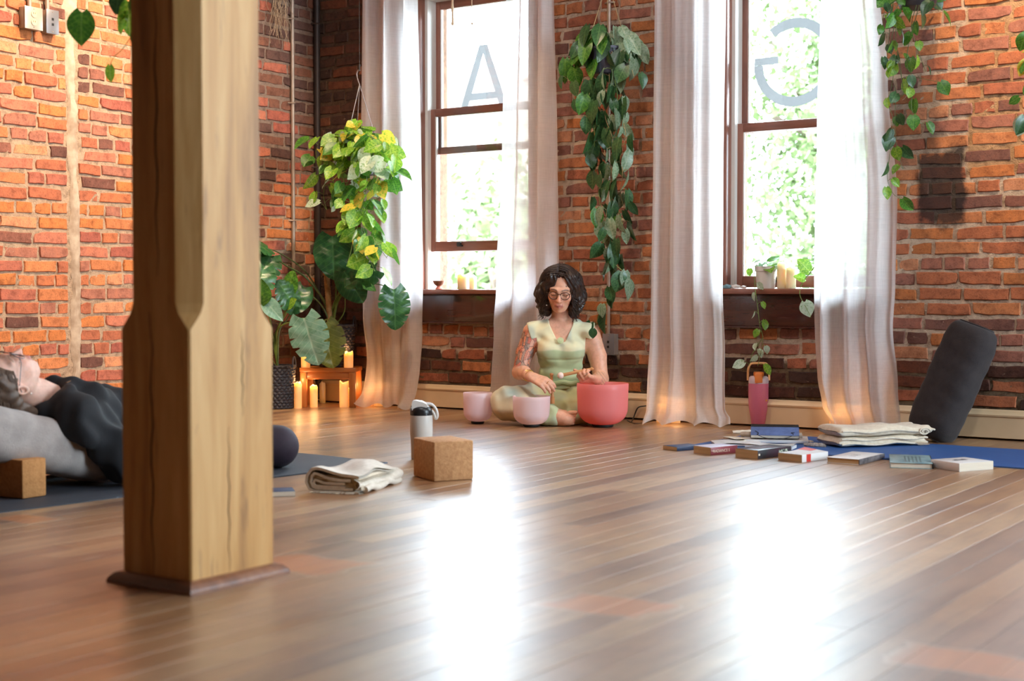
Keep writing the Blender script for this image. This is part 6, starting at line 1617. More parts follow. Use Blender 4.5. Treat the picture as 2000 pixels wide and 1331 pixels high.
# ================================================================== people
def hp(c, ax, p, s=1.0): return np.array(c) + s * (ax[0] * p[0] + ax[1] * p[1] + ax[2] * p[2])
def axes(hf, hu):
    hf, hu = np.array(hf, float), np.array(hu, float); hf /= np.linalg.norm(hf); hu -= hf * (hu @ hf); hu /= np.linalg.norm(hu); return [np.cross(hf, hu), hf, hu]
def add_head(F, c, ax, s=1.0, neck=None):
    rot = np.stack(ax, 1); P = lambda *p: hp(c, ax, p, s)
    F.ell(P(0, -.012, .03), np.array((.073, .09, .08)) * s, .01, rot)
    F.ell(P(0, .03, -.032), np.array((.058, .058, .07)) * s, .03, rot)
    F.ell(P(0, .05, -.088), np.array((.03, .026, .022)) * s, .025, rot)
    F.ell(P(0, .07, -.098), np.array((.015, .012, .012)) * s, .012, rot)
    for q in (-1, 1):
        F.ell(P(q * .036, .058, -.028), np.array((.022, .022, .02)) * s, .02, rot)
        F.cap(P(q * .05, -.005, -.05), P(q * .02, .05, -.092), .014 * s, .012 * s, .02)
        F.cap(P(q * .012, .083, .02), P(q * .042, .07, .022), .011 * s, .01 * s, .014)
        F.ell(P(q * .031, .097, -.002), np.array((.017, .014, .0105)) * s, .012, rot, sub=True)
        F.ell(P(q * .031, .0735, -.003), np.array((.0145, .0135, .0125)) * s, .004, rot)
        F.ell(P(q * .075, -.010, -.012), np.array((.012, .018, .031)) * s, .006, rot)
        F.ell(P(q * .079, -.010, -.010), np.array((.006, .010, .018)) * s, .004, rot, sub=True)
    F.cap(P(0, .084, .012), P(0, .108, -.032), .0065 * s, .0105 * s, .012)
    for q in (-1, 1): F.ell(P(q * .0115, .094, -.036), np.array((.0075, .009, .0065)) * s, .006, rot); F.ell(P(q * .006, .102, -.043), np.array((.0035, .004, .003)) * s, .003, rot, sub=True)
    F.ell(P(0, .076, -.062), np.array((.028, .016, .02)) * s, .014, rot)
    F.chain([P(-.022, .083, -.0625), P(-.008, .0925, -.0595), P(0, .0925, -.061), P(.008, .0925, -.0595), P(.022, .083, -.0625)], [.0025 * s, .0052 * s, .005 * s, .0052 * s, .0025 * s], .004)
    F.chain([P(-.018, .083, -.0675), P(0, .092, -.0715), P(.018, .083, -.0675)], [.003 * s, .0064 * s, .003 * s], .004)
    F.cap(P(-.019, .0935, -.0655), P(.019, .0935, -.0655), .0012 * s, .0012 * s, .003, sub=True)
def head_color(V_, c, ax, s, base, lip, brow):
    q = (V_ - np.array(c)) / s; r_, f, u = q @ ax[0], q @ ax[1], q @ ax[2]; C = np.tile(base, (len(V_), 1)).astype(np.float32)
    near = (f > .03) & (np.abs(r_) < .08) & (u > -.12) & (u < .12)
    m = lambda x: x[:, None]
    ck = np.exp(-(((np.abs(r_) - .038) / .02) ** 2 + ((u + .03) / .02) ** 2)) * near
    C = C * (1 - m(ck) * np.array([.02, .16, .16])); ns = np.exp(-((r_ / .014) ** 2 + ((u + .034) / .016) ** 2)) * near * (f > .085); C = C * (1 - m(ns) * np.array([.0, .14, .14]))
    lm = near * (f > .075) * sst(.0245, .0195, np.abs(r_)) * sst(-.0795, -.0755, u) * sst(-.0535, -.0575, u); C = C * (1 - m(lm * .85)) + lip * m(lm * .85)
    ln = near * (f > .075) * sst(.022, .019, np.abs(r_)) * np.exp(-((u + .0655) / .0016) ** 2); C = C * (1 - m(ln * .6)) + lip * .35 * m(ln * .6)
    bu = .0205 + .004 * np.sin(np.clip((np.abs(r_) - .012) / .036, 0, 1) * 3.14) ; bm = near * (f > .05) * sst(.010, .014, np.abs(r_)) * sst(.05, .045, np.abs(r_)) * np.exp(-((u - bu) / .0034) ** 2); C = C * (1 - m(bm * .9)) + brow * m(bm * .9)
    lu = -.0085 + 10 * (np.abs(r_) - .031) ** 2; la = near * (f > .055) * np.exp(-((u - lu) / .0022) ** 2) * sst(.0165, .0145, np.abs(np.abs(r_) - .031)); C = C * (1 - m(la * .92)) + brow * .5 * m(la * .92)
    ls = near * (f > .055) * np.exp(-(((u - .004) / .006) ** 2 + ((np.abs(r_) - .031) / .014) ** 2)); C = C * (1 - m(ls) * np.array([.12, .2, .2])); return C
def hand(F, w, d, n, side, curl, spread=.16, s=1.0, thumb=(.55, .75, -.35), tc=.35, pitch=None):
    "w wrist, d finger direction, n normal of the back of the hand, side=+1: thumb towards n x d"
    d = np.array(d, float); d /= np.linalg.norm(d); n = np.array(n, float); n -= d * (n @ d); n /= np.linalg.norm(n); t = np.cross(n, d) * side; w = np.array(w, float)
    P = lambda a, b, c: w + s * (d * a + t * b + n * c)
    F.cap(P(-.02, 0, 0), P(.02, 0, 0), .024 * s, .024 * s, .012, flat=(n, .72))
    for b0, b1 in ((.018, .029), (.006, .0105), (-.006, -.0085), (-.016, -.0255)): F.cap(P(.015, b0, 0), P(.084, b1, .001), .0125 * s, .0112 * s, .008)
    tips = []
    for i, (b0, ln) in enumerate(((.029, .068), (.0105, .076), (-.0085, .071), (-.0255, .056))):
        cu = curl[i] if hasattr(curl, '__len__') else curl
        p = P(.084 - .004 * abs(i - 1), b0, .001); an = cu * .75; dirv = d + t * spread * (1.2 - i * .8) * .5; pts = [p]
        for k, fr in enumerate((.45, .31, .24)):
            v = (dirv / np.linalg.norm(dirv)) * math.cos(an) - n * math.sin(an); p = p + v * ln * fr * s; pts.append(p); an += cu * (1.0, .75)[min(k, 1)]
        r0 = (.0098, .0102, .0096, .0084)[i] * s; G = F
        G.cap(pts[0], pts[1], r0 * 1.08, r0, .005); G.cap(pts[1], pts[2], r0, r0 * .92, .002); G.cap(pts[2], pts[3], r0 * .92, r0 * .78, .002); tips.append(pts)
    td = d * thumb[0] + t * thumb[1] + n * thumb[2]; td /= np.linalg.norm(td); a = P(.012, .016, -.006); b = a + td * .045 * s; e = td * math.cos(tc) + (d * .7 - n * .7) * math.sin(tc); e /= np.linalg.norm(e); c = b + e * .032 * s; g = c + e * .024 * s
    F.cap(a, b, .015 * s, .0118 * s, .012); F.cap(b, c, .0115 * s, .0105 * s, .003); F.cap(c, g, .0105 * s, .0082 * s, .002)
    tips.append([a, b, c, g]); return tips
def tubes(name, mat, parent, paths, r, n=6):
    mb = MB()
    for p in paths: mb.tube(p, r if not callable(r) else [r(i / max(1, len(p) - 1)) for i in range(len(p))], n)
    return mb.build(name, mat, parent, True, None)
def glasses(parent, c, ax, s, m, lensm, rx=.0235, rz=.0195, th=.0018):
    P = lambda *p: Vector(hp(c, ax, p, s)); f0 = .098
    g = None; mb = MB()
    for q in (-1, 1):
        n = 36; mb.tube([P(q * .030 + rx * math.cos(6.283 * k / n), f0 - .006 * abs(math.cos(6.283 * k / n)) * (1 if q * math.cos(6.283 * k / n) > 0 else .0), -.004 + rz * math.sin(6.283 * k / n) * (1.0 if math.sin(6.283 * k / n) > 0 else 1.08)) for k in range(n)], th * s, 8, closed=True)
    mb.tube([P(-.008, f0, .003), P(0, f0 + .003, .006), P(.008, f0, .003)], th * s, 8)
    for q in (-1, 1): mb.tube([P(q * .052, f0 - .006, .004), P(q * .066, f0 - .02, .004), P(q * .077, .0, .002), P(q * .078, -.02, -.014)], th * .9 * s, 8)
    g = mb.build('glasses', m, parent, True, None); g['label'] = 'dark rimmed glasses'
    for q in (-1, 1):
        mb = MB(); n = 28; ring = [P(q * .030 + (rx - .001) * math.cos(6.283 * k / n), f0 - .001, -.004 + (rz - .001) * math.sin(6.283 * k / n)) for k in range(n)]; cpt = P(q * .030, f0 - .001, -.004)
        mb.add(ring + [cpt], [(k, (k + 1) % n, n) for k in range(n)]); mb.build('lens', lensm, g, False)
M_SKIN = skin_material('skin'); M_HAIR = pbr('dark_brown_hair', (30, 21, 20), (58, 40, 32), 60, .38, .3, 200, spec=.6); M_HAIRB = pbr('brown_hair', (74, 56, 44), (96, 74, 58), 60, .5, .3, 200)
M_FRAME = pbr('tortoise_frame', (34, 22, 20), (70, 40, 28), 160, .25); M_GOLD = pbr('gold', (224, 178, 96), None, rough=.25, metal=1.0); M_PEARL = pbr('pearl', (244, 240, 234), None, rough=.2)
M_MALLET = wood('mallet_handle', (170, 112, 62), (196, 138, 84), (212, 158, 104), 'X', .5, 30)

# ------------------------------------------------------------------ the seated woman (local x right in the picture, -y towards the camera)
def woman():
    root = Vector((0, 0, H)) + _fh * 7.35 + _r * ((1095 - 1000) / 2778 * 7.35); root.z = 0
    t = thing('person', 'woman in a pale green outfit seated cross-legged with two mallets over pink bowls', 'person', root, YAW)
    lo, hi, h = (-.42, -.46, -.01), (.42, .24, .86), .0034
    B = Field(lo, hi, h)
    hc = (-.004, -.095, .688); ax = axes((-.10, -.93, -.34), (.03, -.34, .93))
    SL, EL, WL = (-.146, -.03, .462), (-.212, -.10, .262), (-.160, -.275, .25)
    SR, ER, WR = (.152, -.02, .458), (.205, -.06, .225), (.165, -.235, .235)
    def torso(F, o=0.0):
        F.ell((0, -.03, .385), (.122 + o, .082 + o, .125 + o), .03); F.ell((0, -.012, .26), (.104 + o, .078 + o, .11 + o), .04); F.ell((0, .01, .13), (.155 + o, .115 + o, .10 + o), .05)
        for q in (-1, 1): F.ell((q * .054, -.09, .375), (.056 + o, .046 + o, .054 + o), .03)
        F.cap((-.135, -.025, .46), (.14, -.02, .458), .044 + o, .044 + o, .04); F.cap((-.05, -.03, .485), (.05, -.03, .485), .045 + o, .045 + o, .04)
    torso(B)
    B.cap((0, -.012, .475), hp(hc, ax, (0, -.042, -.07)), .05, .045, .025)
    B.cap((-.03, -.06, .49), (-.10, -.05, .492), .012, .01, .025); B.cap((.03, -.06, .49), (.10, -.05, .49), .012, .01, .025)
    add_head(B, hc, ax, .97)
    # legs and feet
    HLp, KL, AL = (-.085, .0, .12), (-.272, -.17, .105), (-.015, -.275, .05); HRp, KR, AR = (.085, .0, .12), (.245, -.12, .10), (.03, -.19, .045)
    for (a, k_, e) in ((HLp, KL, AL), (HRp, KR, AR)): B.cap(a, k_, .082, .06, .03); B.cap(k_, e, .058, .034, .02)
    B.cap(AL, (.01, -.285, .042), .034, .031, .015); B.cap((-.01, -.262, .035), (.038, -.285, .034), .028, .026, .02, flat=((0, 1, .3), .9)); B.cap((-.035, -.25, .032), (-.005, -.262, .034), .025, .026, .02)
    for i in range(5):                                                # toes, stacked up the sole's end
        z = .014 + i * .0132 + (.003 if i == 4 else 0); L_ = (.014, .017, .02, .022, .026)[i]; r_ = (.0062, .0066, .0068, .0072, .0105)[i]
        B.cap((.036, -.285 - .001 * i, z), (.040 + L_, -.292 - .0015 * i, z + .002), r_ * 1.1, r_, .002)
    B.cap(AR, (-.04, -.2, .035), .034, .028, .015)
    # arms
    B.chain([SL, (-.185, -.055, .36), EL], [.05, .046, .036], .03); B.chain([EL, (-.19, -.19, .262), WL], [.039, .036, .0235], .012)
    B.chain([SR, (.188, -.035, .34), ER], [.05, .047, .037], .03); B.chain([ER, (.19, -.15, .23), WR], [.04, .036, .0235], .012)
    tl = hand(B, WL, (.70, -.42, -.30), (-.25, -.55, .75), 1, (.42, .46, .5, .55), .1, .95, (.75, .35, -.55), .2)
    tr = hand(B, WR, (-.62, -.72, .10), (.35, -.25, -.9), 1, (1.25, 1.3, 1.3, 1.3), .05, .95, (.6, .5, -.6), .7)
    skin = L3((224, 170, 142)); lip = L3((204, 128, 118)); brow = L3((52, 34, 30))
    def col(V_):
        C = head_color(V_, hc, ax, .97, skin, lip, brow)
        x, y, z = V_.T
        a, b = np.array(SL), np.array(EL); d = b - a; tt = ((V_ - a) @ d) / (d @ d); dist = np.linalg.norm(V_ - a - np.clip(tt, 0, 1)[:, None] * d, axis=1)
        m = (dist < .062) * sst(.0, .08, tt) * sst(1.0, .9, tt) * (x < -.12)
        # blossom sleeve tattoo: rounded petals with dark outlines
        ang = np.arctan2(y - (a[1] + tt * d[1]), x - (a[0] + tt * d[0])); uu, vv = ang * 3.2, tt * 9
        cell = np.stack([uu, vv], 1); best = np.full(len(V_), 9.); sec = np.full(len(V_), 9.); idn = np.zeros(len(V_)); rg = np.random.RandomState(4); pts = rg.uniform((-10.5, -.5), (10.5, 9.5), (170, 2))
        for k in range(len(pts)):
            dd = np.hypot(*(cell - pts[k]).T); nb = dd < best; sec = np.where(nb, best, np.minimum(sec, dd)); idn = np.where(nb, k, idn); best = np.minimum(best, dd)
        edge = sst(.16, .06, sec - best); pal = np.array([L3((196, 112, 84)), L3((214, 132, 96)), L3((150, 128, 116)), L3((206, 150, 124)), L3((120, 112, 110)), L3((188, 96, 80))])[(idn % 6).astype(int)]
        tc = pal * (1 - edge[:, None]) + L3((58, 44, 42)) * edge[:, None]; C = C * (1 - m[:, None] * .85) + tc * m[:, None] * .85
        # small line tattoo at the other wrist
        m2 = (np.linalg.norm(V_ - np.array((.185, -.18, .24)), axis=1) < .05) * (np.sin(x * 420 + z * 300) > .8); C = C * (1 - m2[:, None] * .5) + L3((70, 56, 54)) * m2[:, None] * .5
        return C
    net_mesh(B, 'body', M_SKIN, t, col, 2)
    # --- the sleeveless top
    T = Field((-.24, -.2, .14), (.24, .16, .56), .0034); torso(T, .007)
    for q in (-1, 1): T.cap((q * .09, -.026, .468), (q * .15, -.03, .456), .052, .06, .02)
    X, Y, Z = T.grid(); f = T.f
    f = f + .0035 * np.sin(X * 60 + 4 * np.sin(Z * 30)) * sst(.36, .46, Z) + .0045 * np.sin(Z * 95 + X * 14 + 3 * np.abs(X)) * sst(.33, .27, Z) + .002 * np.sin(Z * 60 - X * 40) * sst(.36, .3, Z)
    f = f + .004 * np.exp(-((Z - .325 - .5 * X * X) / .006) ** 2) * (Y < -.02)        # tuck under the bust
    f = np.maximum(f, .195 - Z - .02 * np.cos(X * 16))
    nw = np.interp(Z.ravel(), [.405, .42, .45, .50, .56], [-.02, .02, .034, .058, .07]).reshape(Z.shape)
    neck = np.where(Y < .02, nw - np.abs(X), .072 - np.sqrt(X * X + (Y + .03) ** 2)); neck = np.where((Z > .395), neck, -1); f = np.maximum(f, np.minimum(neck, .02))
    arm = np.abs(X) - np.interp(Z.ravel(), [.2, .33, .38, .42, .46, .52], [.3, .3, .138, .15, .163, .178]).reshape(Z.shape); f = np.maximum(f, arm); f = np.maximum(f, np.where(np.abs(X) > .126, .437 - Z - (np.abs(X) - .126) * .3, -1))
    T.f = f.astype(np.float32)
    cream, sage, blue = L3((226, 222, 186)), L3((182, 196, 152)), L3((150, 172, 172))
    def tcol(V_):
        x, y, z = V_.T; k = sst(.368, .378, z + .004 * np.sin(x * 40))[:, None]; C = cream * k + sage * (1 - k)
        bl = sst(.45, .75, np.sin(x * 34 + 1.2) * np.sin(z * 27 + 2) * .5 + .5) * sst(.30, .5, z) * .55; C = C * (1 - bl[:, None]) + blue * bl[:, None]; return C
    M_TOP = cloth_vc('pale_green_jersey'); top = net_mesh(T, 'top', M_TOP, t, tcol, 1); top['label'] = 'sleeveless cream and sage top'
    # --- loose trousers
    P = Field((-.42, -.40, -.005), (.42, .2, .28), .0038)
    P.ell((0, .015, .125), (.172, .13, .105), .03)
    for (a, k_, e, r1) in ((HLp, KL, (-.05, -.262, .055), .1), (HRp, KR, (.06, -.19, .05), .098)):
        P.cap(a, k_, r1, .084, .04); P.cap(k_, e, .082, .05, .03)
    P.ell((0, -.09, .09), (.16, .1, .075), .05)
    X, Y, Z = P.grid(); f = P.f
    f = f + 0.006 * np.sin(38 * (X * .5 + Z * 1.3 + .35 * Y) + 3 * np.sin(X * 9)) * sst(.04, .1, Z) + .004 * np.sin(52 * (Z - .3 * np.abs(X)) + 5 * Y) + .0025 * np.sin(90 * X + 30 * Z)
    f = np.maximum(f, Z - .225 - .03 * Y); f = np.maximum(f, .003 - Z); P.f = f.astype(np.float32)
    pg, pb, pw = L3((190, 200, 156)), L3((150, 168, 164)), L3((222, 216, 188))
    def pcol(V_):
        x, y, z = V_.T; k = sst(-.06, -.2, x)[:, None]; C = pg * (1 - k) + pw * k
        b1_ = np.exp(-(((x + .24) / .05) ** 2 + ((z - .17) / .035) ** 2)) * .85; C = C * (1 - b1_[:, None]) + pb * b1_[:, None]
        b2_ = sst(.6, .9, np.sin(x * 25 + 2) * np.sin(z * 31 + y * 18) * .5 + .5) * .35; C = C * (1 - b2_[:, None]) + pb * b2_[:, None]; return C
    pa = net_mesh(P, 'trousers', M_TOP, t, pcol, 1); pa['label'] = 'loose pale green tie-dyed trousers'
    mb = MB(); n = 60; mb.tube([(.128 * math.cos(6.283 * k / n), -.012 + .097 * math.sin(6.283 * k / n), .208 + .004 * math.sin(k)) for k in range(n)], .012, 8, closed=True); mb.build('waistband', pbr('sage_jersey', (178, 192, 150), (160, 176, 132), 10, .9), pa)
    # --- hair: a shaped mass plus loose curls
    Hf = Field((-.17, -.25, .5), (.17, .08, .86), .0032); rot = np.stack(ax, 1); PH = lambda *p: hp(hc, ax, p, .97)
    Hf.ell(PH(0, -.022, .036), (.081, .098, .087), .01, rot)
    for q in (-1, 1):
        Hf.chain([PH(q * .045, .045, .082), PH(q * .074, .035, .03), PH(q * .083, .01, -.04), PH(q * .086, -.01, -.10), PH(q * .068, -.02, -.14)], [.026, .025, .029, .033, .022], .03)
        Hf.chain([PH(q * .06, -.05, .03), PH(q * .09, -.04, -.05), PH(q * .075, -.05, -.12)], [.05, .045, .03], .03)
    Hf.chain([PH(0, -.07, .02), PH(0, -.085, -.1)], [.07, .05], .03)
    Hf.ell(PH(0, .105, -.035), (.058, .064, .098), .008, rot, sub=True); Hf.ell(PH(-.004, .1, .05), (.034, .055, .055), .01, rot, sub=True)
    X, Y, Z = Hf.grid(); q3 = np.stack([X, Y, Z], -1) - np.array(hc, np.float32); u = q3 @ ax[2]; r_ = q3 @ ax[0]; fw = q3 @ ax[1]; an = np.arctan2(fw + .02, r_)
    Hf.f = (Hf.f + .0038 * np.sin(an * 22 + 6 * np.sin(u * 34 + an * 2)) + .0028 * np.sin(an * 41 + u * 70) * sst(.06, -.02, u)).astype(np.float32)
    hr = net_mesh(Hf, 'hair', M_HAIR, t, None, 1); hr['label'] = 'dark wavy shoulder-length hair'
    rn = random.Random(8); paths = []
    for k in range(520):
        q = rn.choice((-1, 1)); a0 = rn.uniform(-.9, 1.0); r0 = .08 * rn.uniform(.94, 1.1)
        u0 = rn.uniform(-.02, .09); base_r = r0 * math.cos(a0 * .75); ff = -.01 + .085 * math.sin(a0); ln_ = rn.uniform(.09, .17); ph = rn.uniform(0, 6.28); am = rn.uniform(.004, .011); pts = []
        for i in range(15):
            s_ = i / 14; uu = u0 - ln_ * s_; w = 1 + .26 * s_ - .1 * s_ * s_
            rr_ = (base_r * w + .006 + am * s_ * math.sin(ph + s_ * 15)); f_ = ff * (1 - .2 * s_) + am * s_ * math.cos(ph + s_ * 15)
            pts.append(Vector(PH(q * max(rr_, .052 if f_ > .03 else 0), f_, max(uu, -.165))))
        paths.append(pts)
    for k in range(70):                                                # parting strands over the crown
        q = rn.choice((-1, 1)); f0 = rn.uniform(-.07, .075); pts = []
        for i in range(10):
            a_ = i / 9 * 1.45; pts.append(Vector(PH(.012 + q * .094 * math.sin(a_) + .002 * math.sin(i + k), f0 * (1 - .1 * i / 9) + .004, .038 + .09 * math.cos(a_) * math.sqrt(max(.05, 1 - (f0 / .105) ** 2)))))
        paths.append(pts)
    o = tubes('curls', M_HAIR, hr, paths, lambda s_: .0021 * (1 - .55 * s_), 5); tag(o, kind='stuff')
    glasses(t, hc, ax, .97, M_FRAME, M_PANE)
    mb = MB(); mb.lathe([(0, -.004), (.0035, -.002), (.004, 0), (.0035, .002), (0, .004)], 12, Vector(PH(.066, .052, -.078))); mb.build('earring', M_PEARL, t)
    mb = MB(); c_ = Vector((-.006, -.142, .425)); mb.lathe([(0, -.002), (.015, -.002), (.017, 0), (.015, .002), (0, .003)], 24, T=Matrix.Translation(c_) @ Matrix.Rotation(math.pi / 2 - .25, 4, 'X')); pd_ = mb.build('pendant', pbr('jade_disc', (196, 206, 160), (170, 186, 140), 30, .35), t)
    # bracelets and rings
    wl, el = Vector(WL), Vector((-.19, -.19, .262))
    for k, fr in enumerate((.06, .18, .3)):
        mb = MB(); c0 = wl.lerp(el, fr); dd = (el - wl).normalized(); a_ = dd.orthogonal().normalized(); b_ = dd.cross(a_); n = 24; rr_ = .0265 + .0035 * fr * 3
        mb.tube([c0 + (a_ * math.cos(6.283 * i / n) + b_ * math.sin(6.283 * i / n)) * rr_ + dd * .003 * math.sin(6.283 * i / n) for i in range(n)], .0014, 6, closed=True); mb.build('bracelet', M_GOLD, t)
    for tp in (tl[1], tr[2]):
        c0, c1 = Vector(tp[0]), Vector(tp[1]); dd = (c1 - c0).normalized(); m_ = c0.lerp(c1, .55); a_ = dd.orthogonal().normalized(); b_ = dd.cross(a_); mb = MB(); n = 18
        mb.tube([m_ + (a_ * math.cos(6.283 * i / n) + b_ * math.sin(6.283 * i / n)) * .0108 for i in range(n)], .0013, 6, closed=True); mb.build('ring', M_GOLD, t)
    # --- mallets: held things of their own
    MW_ = t.matrix_basis if False else Matrix.Translation(root) @ Matrix.Rotation(YAW, 4, 'Z')
    gl = sum((Vector(tp[2]) for tp in tl[:3]), Vector()) / 3
    gl = (Vector(tl[0][2]) + Vector(tl[4][3])) / 2; a = Vector((gl.x - .002, gl.y + .004, gl.z + .05)); b = Vector((a.x + .005, a.y - .012, .115))
    m1_ = thing('singing_bowl_mallet', 'wooden mallet held upright inside the middle bowl', 'mallet', MW_ @ b, YAW, 'wooden mallets')
    mb = MB(); mb.tube([a - b, (a - b) * .1], [.0068, .0075], 12); mb.build('stick', M_MALLET, m1_); mb = MB(); mb.tube([(a - b) * .24, Vector((0, 0, 0))], [.0105, .0105], 14); mb.build('suede_tip', pbr('tan_suede', (186, 128, 78), None, rough=.9), m1_)
    mb = MB(); mb.lathe([(0, -.006), (.008, -.004), (.0095, .002), (.007, .008), (0, .01)], 14, a - b); mb.build('knob', M_MALLET, m1_)
    gr = sum((Vector(tp[1]) for tp in tr[:3]), Vector()) / 3 + Vector((.004, .006, .012))
    a = gr + Vector((.052, .01, .014)); b = gr + Vector((-.095, -.015, -.016))
    m2_ = thing('singing_bowl_mallet', 'mallet with a white ball head held sideways in the left hand', 'mallet', MW_ @ b, YAW, 'wooden mallets')
    mb = MB(); mb.tube([a - b, Vector((0, 0, 0))], [.0068, .0085], 12); mb.build('stick', M_MALLET, m2_)
    mb = MB(); mb.lathe([(.0165 * math.sin(math.pi * i / 12), -.0165 * math.cos(math.pi * i / 12)) for i in range(13)], 20, (b - a).normalized() * .01); mb.build('ball_head', pbr('white_silicone', (240, 216, 204), None, rough=.5), m2_)
    mb = MB(); mb.lathe([(0, -.007), (.009, -.004), (.0105, .002), (0, .009)], 14, a - b); mb.build('knob', M_MALLET, m2_)
woman()

# ------------------------------------------------------------------ the person lying on the bolster (local y runs from head to feet)
def lying():
    root = Vector((-4.03, 3.375, .006)); t = thing('person', 'person in a black hoodie lying back over a grey bolster, eyes closed', 'person', root)
    B = Field((-.42, -.62, 0), (.42, .86, .52), .0052)
    hc = (.0, -.44, .362); ax = axes((.16, .12, .98), (.02, -.98, .13)); s = 1.0
    def trunk(F, o=0.0):
        F.ell((0, -.13, .215), (.142 + o, .17 + o, .105 + o), .04); F.ell((0, .06, .155), (.135 + o, .16 + o, .105 + o), .06); F.ell((0, .26, .108), (.155 + o, .13 + o, .098 + o), .06)
        for q in (-1, 1): F.ell((q * .06, -.13, .275), (.055 + o, .06 + o, .04 + o), .03)
        F.cap((-.14, -.25, .245), (.14, -.25, .245), .055 + o, .055 + o, .04)
    arms = {}
    for q in (-1, 1): arms[q] = [(q * .15, -.25, .235), (q * .225, -.13, .075), (q * .25, .09, .05), (q * .235, .13, .045)]
    trunk(B); B.cap((0, -.26, .27), hp(hc, ax, (0, -.02, -.075)), .06, .052, .03); add_head(B, hc, ax, s)
    B.cap((0, -.30, .335), (0, -.24, .30), .03, .04, .03)
    for q in (-1, 1):
        S, E, W, _ = arms[q]; B.chain([S, E, W], [.05, .042, .026], .03); hand(B, W, (q * -.1, 1, -.05), (q * .3, 0, 1), q * -1, .25, .12, 1.0)
        K = (q * .285, .545, .078); A_ = (q * .06, .72, .05); B.cap((q * .09, .27, .1), K, .088, .06, .03); B.cap(K, A_, .058, .034, .02); B.cap(A_, (q * .03, .83, .045), .033, .027, .02)
    skin = L3((228, 186, 168)); col = lambda V_: head_color(V_, hc, ax, s, skin, L3((198, 128, 122)), L3((84, 62, 50)))
    net_mesh(B, 'body', M_SKIN, t, col, 2)
    Hd = Field((-.42, -.42, 0), (.42, .36, .46), .0056); trunk(Hd, .02)
    for q in (-1, 1): S, E, W, _ = arms[q]; Hd.chain([S, E, (W[0], W[1] - .02, W[2])], [.078, .068, .05], .03)
    n = 22                                                             # hood lying in folds round the neck
    for k in range(n):
        a0, a1 = 6.283 * k / n, 6.283 * (k + 1) / n; p = lambda a: (.098 * math.cos(a), -.275 + .055 * math.sin(a), .295 + .045 * math.sin(a) + .012 * math.sin(3 * a)); Hd.cap(p(a0), p(a1), .026, .026, .012)
    for q in (-1, 1): Hd.cap((q * .05, -.2, .325), (q * .1, -.28, .30), .03, .032, .02)
    X, Y, Z = Hd.grid(); f = Hd.f
    f = f + .011 * np.sin(34 * (Y + .5 * X + .2 * Z) + 3 * np.sin(X * 14 + Z * 6)) * sst(.04, .16, Z) + .006 * np.sin(60 * (Y - .6 * X) + 2 * np.sin(Z * 30)) + .003 * np.sin(80 * X + 20 * Y)
    nk = .066 - np.sqrt(X * X + (Z - .33) ** 2); f = np.maximum(f, np.where(Y < -.27, nk, -1)); f = np.maximum(f, Y - .3); Hd.f = f.astype(np.float32)
    ho = net_mesh(Hd, 'hoodie', pbr('black_navy_fleece', (20, 24, 31), (15, 18, 24), 20, .8, .25, 300, sheen=.05), t, None, 1); ho['label'] = 'black hoodie with the hood down'
    for q in (-1, 1):
        mb = MB(); mb.tube(smoothpath([(q * .05, -.235, .352), (q * .045, -.2, .358), (q * .04, -.16, .352), (q * .05, -.12, .345)], 5), .003, 6); mb.build('drawcord', pbr('cord_%d' % (q + 1), (120, 84, 56), None, rough=.8), ho)
    Lg = Field((-.45, .14, 0), (.45, .86, .24), .0056); Lg.ell((0, .26, .108), (.165, .14, .106), .03)
    for q in (-1, 1): K = (q * .285, .545, .08); Lg.cap((q * .09, .28, .1), K, .1, .074, .03); Lg.cap(K, (q * .09, .7, .055), .072, .042, .03)
    Lg.f = np.maximum(Lg.f, Lg.grid()[1] - .74).astype(np.float32)
    lg = net_mesh(Lg, 'leggings', pbr('dark_purple_leggings', (40, 24, 42), (34, 20, 36), 30, .75, .15, 300, sheen=.05), t, None, 2); lg['label'] = 'dark purple leggings'
    Hr = Field((-.16, -.64, .14), (.16, -.28, .5), .0042); rot = np.stack(ax, 1); PH = lambda *p: hp(hc, ax, p, s)
    Hr.ell(PH(0, -.028, .038), (.083, .098, .09), .01, rot); Hr.chain([PH(0, -.07, .05), PH(0, -.09, -.04)], [.075, .05], .03)
    for q in (-1, 1): Hr.chain([PH(q * .06, .01, .07), PH(q * .074, -.025, .035), PH(q * .068, -.065, -.01), PH(q * .06, -.085, -.08)], [.028, .024, .024, .02], .02)
    Hr.ell(PH(0, .10, -.02), (.064, .07, .102), .008, rot, sub=True)
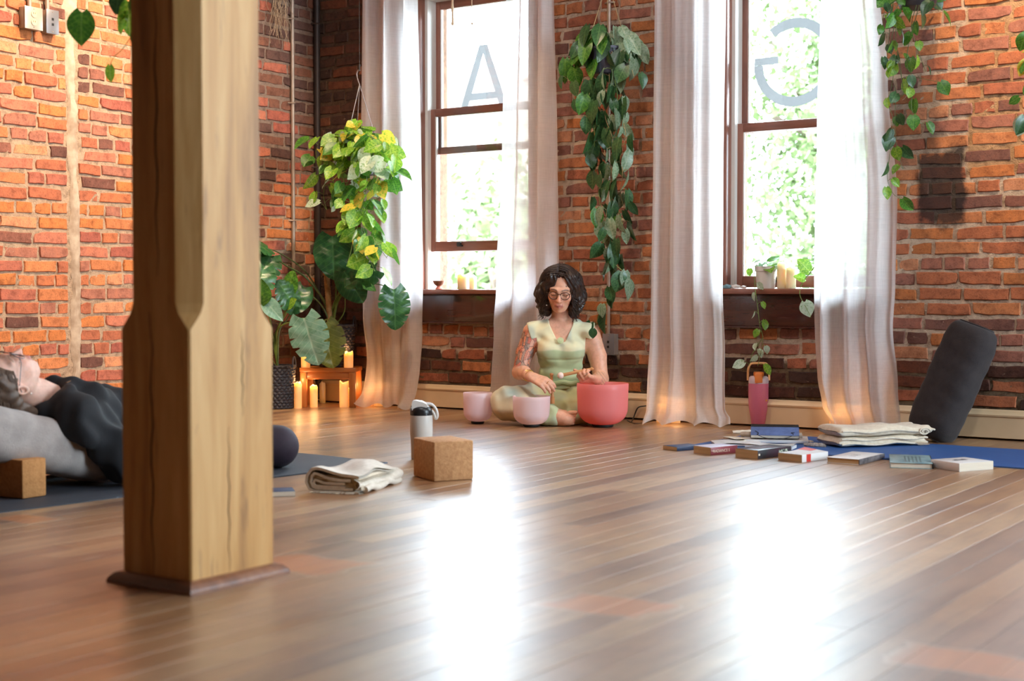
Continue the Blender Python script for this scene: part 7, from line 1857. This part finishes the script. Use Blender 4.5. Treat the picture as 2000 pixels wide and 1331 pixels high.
    for q in (-1, 1): Hr.ell(PH(q * .085, .0, -.025), (.03, .03, .04), .006, rot, sub=True)
    X, Y, Z = Hr.grid(); q3 = np.stack([X, Y, Z], -1) - np.array(hc, np.float32); u = q3 @ ax[2]; fw = q3 @ ax[1]; Hr.f = (Hr.f + .0028 * np.sin((fw * 150 + u * 40) + 3 * np.sin(u * 40))).astype(np.float32)
    hr = net_mesh(Hr, 'hair', M_HAIRB, t, None, 1); hr['label'] = 'brown hair falling back'
    rn = random.Random(4); paths = []
    for k in range(120):
        q = rn.choice((-1, 1)); u0 = rn.uniform(.03, .11); pts = []; ph = rn.uniform(0, 6)
        for i in range(9): s_ = i / 8; pts.append(Vector(PH(q * (.07 + .018 * math.sin(s_ * 2.6)) * (1 - .12 * max(0, u0 - .05) * 10), .05 - .14 * s_ - .03 * rn.random() * s_, u0 - .05 * s_ + .004 * math.sin(ph + s_ * 9))))
        paths.append(pts)
    tag(tubes('hair_strands', M_HAIRB, hr, paths, lambda s_: .0018, 5), kind='stuff')
    glasses(t, hc, ax, s, pbr('silver_frame', (120, 120, 128), None, rough=.3, metal=.6), M_PANE, th=.0014)
    mb = MB(); mb.lathe([(0, -.004), (.004, 0), (0, .004)], 10, Vector(PH(.082, -.018, -.045))); mb.build('earring', M_PEARL, t)
lying()
# the grey bolster under the back and the block under its head end
gb = bolster('grey bolster sloping under the lying person', 'bolster', (0, 0, 0), (0, 0, 0), .66, .27, .185, M_GREYB, 5)
a, b = Vector((-4.0, 2.70, .245)), Vector((-4.0, 3.31, .085)); dn = (b - a).normalized(); zax = Vector((0, 0, 1)); zax = (zax - dn * zax.dot(dn)).normalized(); yax = zax.cross(dn)
gb.rotation_euler = Matrix((dn, yax, zax)).transposed().to_euler(); gb.location = a - zax * .0925
block('cork block propping the head end of the grey bolster', Vector((-3.93, 2.895, .006)), R(2), .19, .095, .125, pbr('cork_warm', (196, 140, 84), (172, 118, 66), 90, .85, .4, 160, contrast=(.3, .7)))
